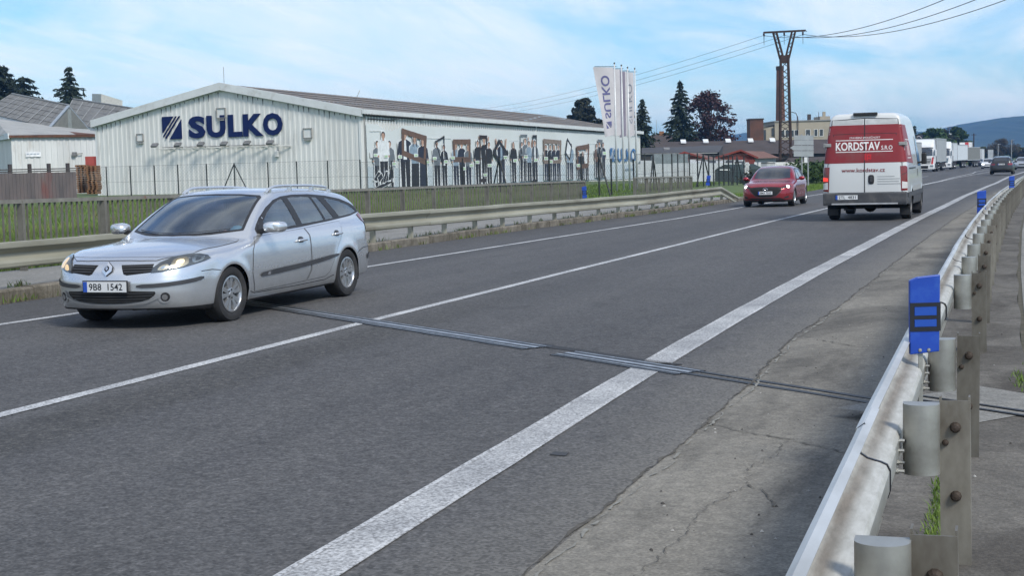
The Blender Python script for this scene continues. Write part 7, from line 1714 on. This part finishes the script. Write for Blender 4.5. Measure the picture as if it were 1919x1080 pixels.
# hills
MHL = M('hill_forest', (.030, .048, .030), .95, var=.5, scale=.012, c2=(.016, .028, .020), dirt=(.07, .08, .04), dscale=.006, dth=(.6, .72))
def hill(prof, D_, dep, name):
    V = []; F = []; n = len(prof); rows = 8
    xs_ = np.linspace(prof[0][0], prof[-1][0], 260); ysx = np.interp(xs_, [p[0] for p in prof], [p[1] for p in prof]); r = np.random.default_rng(3); ysx = ysx-np.convolve(r.normal(0, .9, 262), [.4, .6, .4], 'valid')
    for x, y in zip(xs_, ysx):
        T_ = at(x, y, D_); 
        for k in range(rows+4):
            f = k/rows; d = np.array([FW[0], FW[1], 0])*dep*(f-1)
            z = T_[2]*math.sin(min(f, 1)*PI/2)**1.1 if f <= 1 else T_[2]*(1-.25*(f-1))
            V.append((T_[0]+d[0], T_[1]+d[1], z-3*(1-min(f, 1))+r.normal(0, .4)*(0 < f < 1)))
    m = rows+4
    for i in range(len(xs_)-1):
        for k in range(m-1): F.append((i*m+k, (i+1)*m+k, (i+1)*m+k+1, i*m+k+1))
    o = mesh(name, V, F, MHL, smooth=True); o['kind'] = 'structure'
hill([(1640, 268), (1700, 262), (1760, 253), (1790, 243), (1815, 237), (1840, 232), (1862, 224.5), (1880, 220.5), (1905, 218), (1919, 218.5), (2000, 214), (2150, 226), (2350, 244), (2600, 262)], 2500, 700, 'hill')
hill([(600, 285), (1000, 276), (1280, 262), (1375, 251.5), (1392, 248.5), (1410, 251), (1480, 246), (1535, 243), (1570, 247), (1640, 250), (1705, 246.5), (1740, 250), (1800, 258), (1900, 270)], 3100, 600, 'hill')
# ================================================================== TREES, GRASS, WEEDS
def leafmat(name, a, b, tr=.25):
    m, t, p = new_mat(name); n = noise_node(t, 1.1, 5, .7); 
    t.links.new(ramp(t, n.outputs['Fac'], [(.32, a), (.68, b)]), p.inputs['Base Color']); p.inputs['Roughness'].default_value = .75; p.inputs['Specular IOR Level'].default_value = .25
    return m
MBK_ = M('bark', (.055, .042, .034), .95, var=.4, scale=4)
def cards(C, size, nrm_up=.3, rng=RNG, asp=.5, droop=None):
    """many small leaf-sized quads at the given centres"""
    n = len(C); d = rng.normal(size=(n, 3)); d[:, 2] *= .6; d /= np.linalg.norm(d, axis=1)[:, None]
    if droop is not None: d = d*.55+droop; d /= np.linalg.norm(d, axis=1)[:, None]
    e = np.cross(d, rng.normal(size=(n, 3))); e /= np.linalg.norm(e, axis=1)[:, None]
    s = size*rng.uniform(.55, 1.35, n)[:, None]
    V = np.stack([C-d*s, C+e*s*asp, C+d*s, C-e*s*asp], 1).reshape(-1, 3)
    return V, np.arange(4*n).reshape(-1, 4)
def conifer(base, H, R, mat, label, whorls=26, per=9, seed=0, spray=.30, taper=.85, open_=0.0, cat='spruce tree', bare=.06, group=None, top_r=0.0):
    g = np.random.default_rng(seed); e = empty('spruce_tree', tuple(base), 0, label, cat, group)
    m = MB(); m.tube([(0, 0, -.5), (.05, 0, H*.5), (0, .03, H*.98)], [H*.018, H*.011, .03], 7); m.build('trunk', MBK_, e, True)
    C = []; Dr = []; br = MB()
    for i in range(whorls):
        f = bare+(1-bare)*(i/whorls)**.95; z = f*H; rad = R*(1-f)**taper*(g.uniform(.75, 1.12))+.10+top_r*(1-f)
        for k in range(per):
            if g.random() < open_: continue
            a = 2*PI*(k+g.uniform(-.4, .4))/per+i*.7; L = rad*g.choice([.45, .75, .95, 1.12])*g.uniform(.85, 1.1)
            n = max(5, int(L*13)); t = (np.arange(n)+g.random(n))/n; dirv = np.array([math.cos(a), math.sin(a), 0])
            sag = -.32*L*t**1.3+.14*L*np.maximum(0, t-.65)*2
            P = dirv*(t*L)[:, None]+np.array([0, 0, z])+np.stack([0*t, 0*t, sag], 1)+g.normal(0, .05+.06*L*.3, (n, 3))
            C.append(P); Dr.append(np.tile(dirv*.7+np.array([0, 0, -.45]), (n, 1)))
            if k % 3 == 0: br.tube([(0, 0, z), dirv*L*.85+np.array([0, 0, z-.25*L])], [.03, .01], 3, cap=False)
    C = np.concatenate(C); Dr = np.concatenate(Dr); pass
    V, F = cards(C, spray, rng=g, asp=.34, droop=Dr); mesh('crown', V, F.tolist(), mat, e); bo = br.build('branch', MBK_, e, fix=False); bo['kind'] = 'stuff'; return e
def broadleaf(base, H, W, mat, label, seed=0, clumps=42, leaves=130, leaf=.2, cat='tree', trunk_f=.3, group=None, sq=1.0, density=1.0, name='broadleaf_tree'):
    g = np.random.default_rng(seed); e = empty(name, tuple(base), 0, label, cat, group); m = MB(); m.tube([(0, 0, -.5), (.08, 0, H*trunk_f), (0, .05, H*.7)], [H*.028, H*.02, H*.008], 7)
    C = []
    for i in range(clumps):
        a = g.uniform(0, 2*PI); f = g.random()**.7; zf = g.uniform(0, 1); prof = math.sin(PI*min(1, .12+zf*.86))**.6
        p = np.array([math.cos(a)*f*W*.5*prof, math.sin(a)*f*W*.5*prof, H*(trunk_f+(1-trunk_f)*zf*.97)]); s0 = np.array([0, 0, H*trunk_f*.9+p[2]*.25*0])
        mid = (s0+p)/2+np.array([0, 0, H*.05]); m.tube([s0+np.array([0, 0, (p[2]-s0[2])*.25]), mid, p], [H*.008, H*.005, .012], 4, cap=False)
        rr = W*.11*g.uniform(.7, 1.4); q = g.normal(size=(int(leaves*density), 3)); q = q/np.linalg.norm(q, axis=1)[:, None]*(g.random(len(q))[:, None]**.45)*rr*np.array([1.1, 1.1, .8*sq]); C.append(p+q)
    m.build('trunk', MBK_, e, True, fix=False); C = np.concatenate(C); V, F = cards(C, leaf, rng=g, asp=.6); mesh('crown', V, F.tolist(), mat, e); return e
def base_at(x, D_, z=-.5): p = at(x, 300, D_); p[2] = z; return p
def top_h(y, D_, z=-.5): return at(960, y, D_)[2]+(hz0(y, D_))-z
def HH(x, y, D_, z=-.5): return at(x, y, D_)[2]-z
LSP = leafmat('spruce_needles', (.012, .020, .013), (.034, .050, .030)); LPN = leafmat('pine_needles', (.010, .016, .012), (.028, .042, .027)); LCB = leafmat('copper_leaves', (.030, .014, .016), (.075, .038, .036)); LDK = leafmat('dark_leaves', (.016, .020, .013), (.042, .044, .026)); LGR = leafmat('spring_leaves', (.020, .042, .012), (.06, .10, .028)); LBR = leafmat('bare_twigs', (.05, .042, .032), (.10, .085, .062)); LOL = leafmat('olive_leaves', (.045, .055, .02), (.09, .10, .04))
conifer(base_at(138, 182), HH(140, 122, 182), 7.2, LSP, 'dark spruce with spreading lower boughs behind the tiled workshop roof', 26, 12, 3, .34, .85)
conifer(base_at(2, 190), HH(5, 116, 190), 12.5, LPN, 'big dark conifer at the left edge of the photo above the tiled roof', 24, 16, 5, .42, .62, top_r=.6)
conifer(base_at(50, 186), HH(50, 139, 186), 7.5, LPN, 'lower dark conifer with knobbly boughs, right of the big one at the left edge', 20, 14, 6, .40, .65)
conifer(base_at(1206, 186), HH(1205, 184, 186), 2.9, LSP, 'narrow dark spruce just right of the flags at the end of the warehouse', 26, 9, 8, .30, .8)
conifer(base_at(1277, 205), HH(1277, 149, 205), 4.6, LSP, 'tallest dark spruce in the middle, left of the copper-leaved tree', 24, 11, 9, .36, .9)
broadleaf(base_at(1330, 215), HH(1330, 176, 215), 9.0, LCB, 'copper-leaved tree with sky showing through its crown beside the tall spruce', 11, 95, 60, .24, trunk_f=.22)
broadleaf(base_at(1095, 235), HH(1095, 187, 235), 6.4, LDK, 'dark round tree above the warehouse roof left of the flags', 12, 80, 200, .30, trunk_f=.15)
conifer(base_at(1714, 255, -1), HH(1714, 234, 255, -1), 1.2, LSP, 'thin small spruce above the first parked trucks', 20, 7, 14, .26, .7)
broadleaf(base_at(1750, 330, -1), HH(1750, 244, 330, -1), 8.5, LGR, 'rounded green tree above the parked trucks, left of the white tower', 15, 40, 150, .36)
broadleaf(base_at(1768, 345, -1), HH(1768, 246, 345, -1), 7.0, LDK, 'darker green tree touching the white tower', 16, 40, 150, .36)
broadleaf(base_at(1793, 350, -1), HH(1793, 240, 350, -1), 5.5, LGR, 'green tree right of the white tower', 17, 40, 150, .36)
broadleaf(base_at(1806, 380, -1), HH(1806, 259, 380, -1), 6, LGR, 'small pale green bush behind the red-striped billboard', 18, 24, 120, .4)
broadleaf(base_at(1880, 420, -1), HH(1880, 262, 420, -1), 8.5, LBR, 'tall bare brown tree in the middle of the distant thicket', 19, 60, 90, .16, density=1.0)
broadleaf(base_at(1862, 430, -1), HH(1862, 272, 430, -1), 7, LBR, 'lower bare brown tree left of the tallest one in the distant thicket', 20, 40, 90, .18)
broadleaf(base_at(1905, 430, -1), HH(1905, 277, 430, -1), 7, LOL, 'olive bushy tree at the right edge of the distant thicket', 21, 40, 110, .24)
broadleaf(base_at(1843, 440, -1), HH(1843, 277, 440, -1), 6, LOL, 'olive bushy tree at the left of the distant thicket', 22, 36, 110, .24)
broadleaf(base_at(1930, 420, -1), HH(1925, 279, 420, -1), 8, LBR, 'bare brown tree cut by the right edge beyond the thicket', 23, 36, 100, .2)
# distant wood and hedges that read as one mass
g = np.random.default_rng(31); C = []
for i in range(150):
    x = g.uniform(1640, 2150); D_ = g.uniform(460, 640); p = at(x, 296, D_); p[2] = -1.2; h = g.uniform(1.5, 3.2)
    q = g.normal(size=(60, 3))*np.array([1.8, 1.8, h*.35])+np.array([0, 0, h*.5]); C.append(p+q)
V, F = cards(np.concatenate(C), .5, rng=g, asp=.6); o = mesh('far_undergrowth', V, F.tolist(), LOL); tag(o, 'low distant scrub and hedges along the far end of the road', 'undergrowth', kind='stuff')
C = []
for i in range(44):
    x = g.uniform(1488, 1545); D_ = g.uniform(100, 112); p = at(x, 330, D_); p[2] = -.4; C.append(p+g.normal(size=(70, 3))*np.array([.5, .5, .35])+np.array([0, 0, .75]))
V, F = cards(np.concatenate(C), .13, rng=g, asp=.6); o = mesh('hedge', V, F.tolist(), LGR); tag(o, 'rough green hedge behind the sign poles beside the white van', 'hedge')
C = []
for i in range(8): p = at(g.uniform(1398, 1412), 336, 93); p[2] = -.3; C.append(p+g.normal(size=(60, 3))*np.array([.3, .3, .25])+np.array([0, 0, .4]))
V, F = cards(np.concatenate(C), .10, rng=g, asp=.6); o = mesh('bush', V, F.tolist(), LDK); tag(o, 'small dark bush beside the red car mirror at the foot of the red shed', 'bush')
# grass: blades
def blades(name, label, pts, h, w, mats, seed=0):
    g = np.random.default_rng(seed); n = len(pts); a = g.uniform(0, 2*PI, n); hh = h*g.uniform(.45, 1.3, n); d = np.stack([np.cos(a), np.sin(a), 0*a], 1); l = g.normal(0, .35, (n, 2)); tip = pts+np.stack([l[:, 0]*hh, l[:, 1]*hh, hh], 1); ww = w*g.uniform(.6, 1.4, n)[:, None]
    mid = pts+(tip-pts)*.5-np.stack([l[:, 0]*hh, l[:, 1]*hh, 0*hh], 1)*.12
    V = np.stack([pts-d*ww, pts+d*ww, mid+d*ww*.8, mid-d*ww*.8, tip], 1).reshape(-1, 3); b = np.arange(n)*5
    F = [(i, i+1, i+2, i+3) for i in b]+[(i+3, i+2, i+4) for i in b]; o = mesh(name, V, F, mats, mi=np.tile(g.integers(0, len(mats), n), 2)); tag(o, label, 'grass', kind='stuff'); return o
GA = [leafmat('grass_a', (.06, .115, .018), (.14, .22, .042)), leafmat('grass_b', (.075, .125, .024), (.17, .24, .055)), leafmat('grass_dry', (.13, .12, .06), (.2, .18, .09))]
def scatter(n, x0, x1, y0, y1, seed, bias=1.0):
    g = np.random.default_rng(seed); x = g.uniform(x0, x1, n); y = y0+(y1-y0)*g.random(n)**bias; return np.stack([x, y, gz(x, y)-.02], 1)
blades('grass', 'long grass growing behind the grey railing', np.concatenate([scatter(42000, -24, -14.3, 17, 46, 1, 1.2), scatter(20000, -46, -23, 22, 80, 2)]), .30, .012, [GA[0], GA[0], GA[1], GA[1], GA[2]], 1)
blades('grass', 'rough grass below the flagpoles and the mesh fence', np.concatenate([scatter(24000, -30, -14.3, 44, 96, 3)]), .16, .016, [GA[0], GA[1], GA[1]], 2)
P = scatter(52000, -16, -8.6, 61, 112, 4); lx = np.interp(P[:, 1], [60, 75, 110], [-10.3, -9.1, -8.0]); P = P[P[:, 0] < lx]; P[:, 2] = zr(P[:, 1])-.06
blades('grass', 'bright mown verge between the guardrail end, the tent and the red car', P, .11, .016, [GA[1], leafmat('grass_bright', (.09, .17, .024), (.18, .28, .05))], 3)
# weeds in the kerb and at the right posts
g = np.random.default_rng(8); P = []
for i in range(150):
    y = g.uniform(12, 56); x = float(xr(y))+OK(y)+(.03 if g.random() < .55 else -.24); z = float(zr(y))+(.0 if x > float(xr(y))+OK(y) else .14); n = int(g.uniform(4, 26)); P.append(np.stack([g.normal(x, .03, n), g.normal(y, .12, n), np.full(n, z)], 1))
blades('weeds', 'tufts of weeds along the far kerb', np.concatenate(P), .09, .006, [GA[0], GA[1], GA[2]], 5)
P = np.stack([g.normal(-.195, .018, 420), g.uniform(5.45, 6.7, 420), np.full(420, .05)], 1); P = np.concatenate([P, np.stack([g.normal(-.28, .03, 120), g.normal(11.1, .25, 120), np.full(120, .03)], 1), np.stack([g.normal(.2, .02, 90), g.normal(9.9, .25, 90), np.full(90, .04)], 1), np.stack([g.normal(-.52, .02, 90), g.normal(11.9, .12, 90), np.full(90, -.02)], 1)])
blades('weeds', 'green weeds in the gap under the right guardrail posts', P,   .032, .003, [GA[0], GA[1]], 6)
# ================================================================== DRIVER
def figure():
    J = {'pelvis': (0, 0, .0, .14), 'waist': (.06, 0, .2, .125), 'chest': (.13, 0, .42, .145), 'neck': (.16, 0, .56, .06), 'head': (.13, 0, .66, .09), 'crown': (.13, 0, .76, .08),
         'sl': (.13, -.19, .5, .065), 'el': (-.05, -.27, .30, .048), 'wl': (-.27, -.17, .41, .034), 'hl': (-.34, -.12, .44, .042), 'sr': (.13, .19, .5, .065), 'er': (-.04, .28, .30, .048), 'wr': (-.27, .16, .40, .034), 'hr': (-.34, .12, .43, .042),
         'kl': (-.42, -.13, .06, .08), 'fl': (-.75, -.13, -.22, .05), 'kr': (-.42, .13, .06, .08), 'fr': (-.75, .13, -.22, .05)}
    E_ = [('pelvis', 'waist'), ('waist', 'chest'), ('chest', 'neck'), ('neck', 'head'), ('head', 'crown'), ('chest', 'sl'), ('sl', 'el'), ('el', 'wl'), ('wl', 'hl'), ('chest', 'sr'), ('sr', 'er'), ('er', 'wr'), ('wr', 'hr'), ('pelvis', 'kl'), ('kl', 'fl'), ('pelvis', 'kr'), ('kr', 'fr')]
    k = list(J); me = bpy.data.meshes.new('person'); me.from_pydata([J[a][:3] for a in k], [(k.index(a), k.index(b)) for a, b in E_], [])
    o = bpy.data.objects.new('person', me); COL.objects.link(o); md = o.modifiers.new('s', 'SKIN'); 
    for i, a in enumerate(k): me.skin_vertices[0].data[i].radius = (J[a][3], J[a][3])
    me.skin_vertices[0].data[0].use_root = True; o.modifiers.new('d', 'SUBSURF').levels = 2
    dg = bpy.context.evaluated_depsgraph_get(); m2 = bpy.data.meshes.new_from_object(o.evaluated_get(dg)); bpy.data.objects.remove(o)
    co = np.array([v.co for v in m2.vertices]); m2.materials.clear()
    for q in (M('driver_jacket', (.05, .052, .06), .9), M('skin', (.50, .30, .22), .5)): m2.materials.append(q)
    for p in m2.polygons:
        c = co[list(p.vertices)].mean(0); p.material_index = 1 if (c[2] > .575 or (c[0] < -.15 and c[2] > .33)) else 0
    m2.polygons.foreach_set('use_smooth', np.ones(len(m2.polygons), bool)); o = link_mesh('person', m2); return o
bpy.context.view_layer.update()
dr = figure(); dr.matrix_world = ESTATE.matrix_world @ Matrix.Translation((2.22, -.36, .54)) @ Matrix.Scale(.93, 4); tag(dr, 'driver in a dark jacket holding the steering wheel of the silver estate car', 'person')
hm = MB(); hm.lathe([(.0, .13), (.05, .12), (.085, .07), (.098, .0), (.09, -.05)], (0, 0, 0), 'z', 14); h = hm.build('hair', M('hair_dark', (.03, .022, .018), .8), dr, True); h.location = (.145, 0, .70)
m = MB(); g_ = RNG
bl = MB(); bl.lathe([(0, .10), (.1, .08), (.16, .02), (.15, -.04), (0, -.05)], (0, 0, 0), 'z', 10); o = bl.build('cloth_bundle', M('cloth_cyan', (.08, .42, .55), .8), None, True); o.matrix_world = ESTATE.matrix_world @ Matrix.Translation((1.98, -.42, .93)); tag(o, 'bright blue cloth bundle behind the side window of the silver estate car', 'cloth')
# ================================================================== HAZE
bx = MB(); bx.box(-3300, 3300, -120, 3500, -6, 78)
o = bx.build('haze', [], None); tag(o, 'pale blue haze over the far hills', 'haze', kind='stuff')
hm_ = bpy.data.materials.new('haze'); hm_.use_nodes = True; t = hm_.node_tree; t.nodes.clear(); oo = t.nodes.new('ShaderNodeOutputMaterial'); v = t.nodes.new('ShaderNodeVolumePrincipled'); v.inputs['Color'].default_value = (.22, .52, 1.0, 1); v.inputs['Density'].default_value = .00022; v.inputs['Anisotropy'].default_value = .2; t.links.new(v.outputs[0], oo.inputs['Volume']); o.data.materials.append(hm_)
for ob in list(bpy.data.objects):
    if ob.type == 'MESH' and len(ob.data.vertices) == 0: bpy.data.objects.remove(ob)
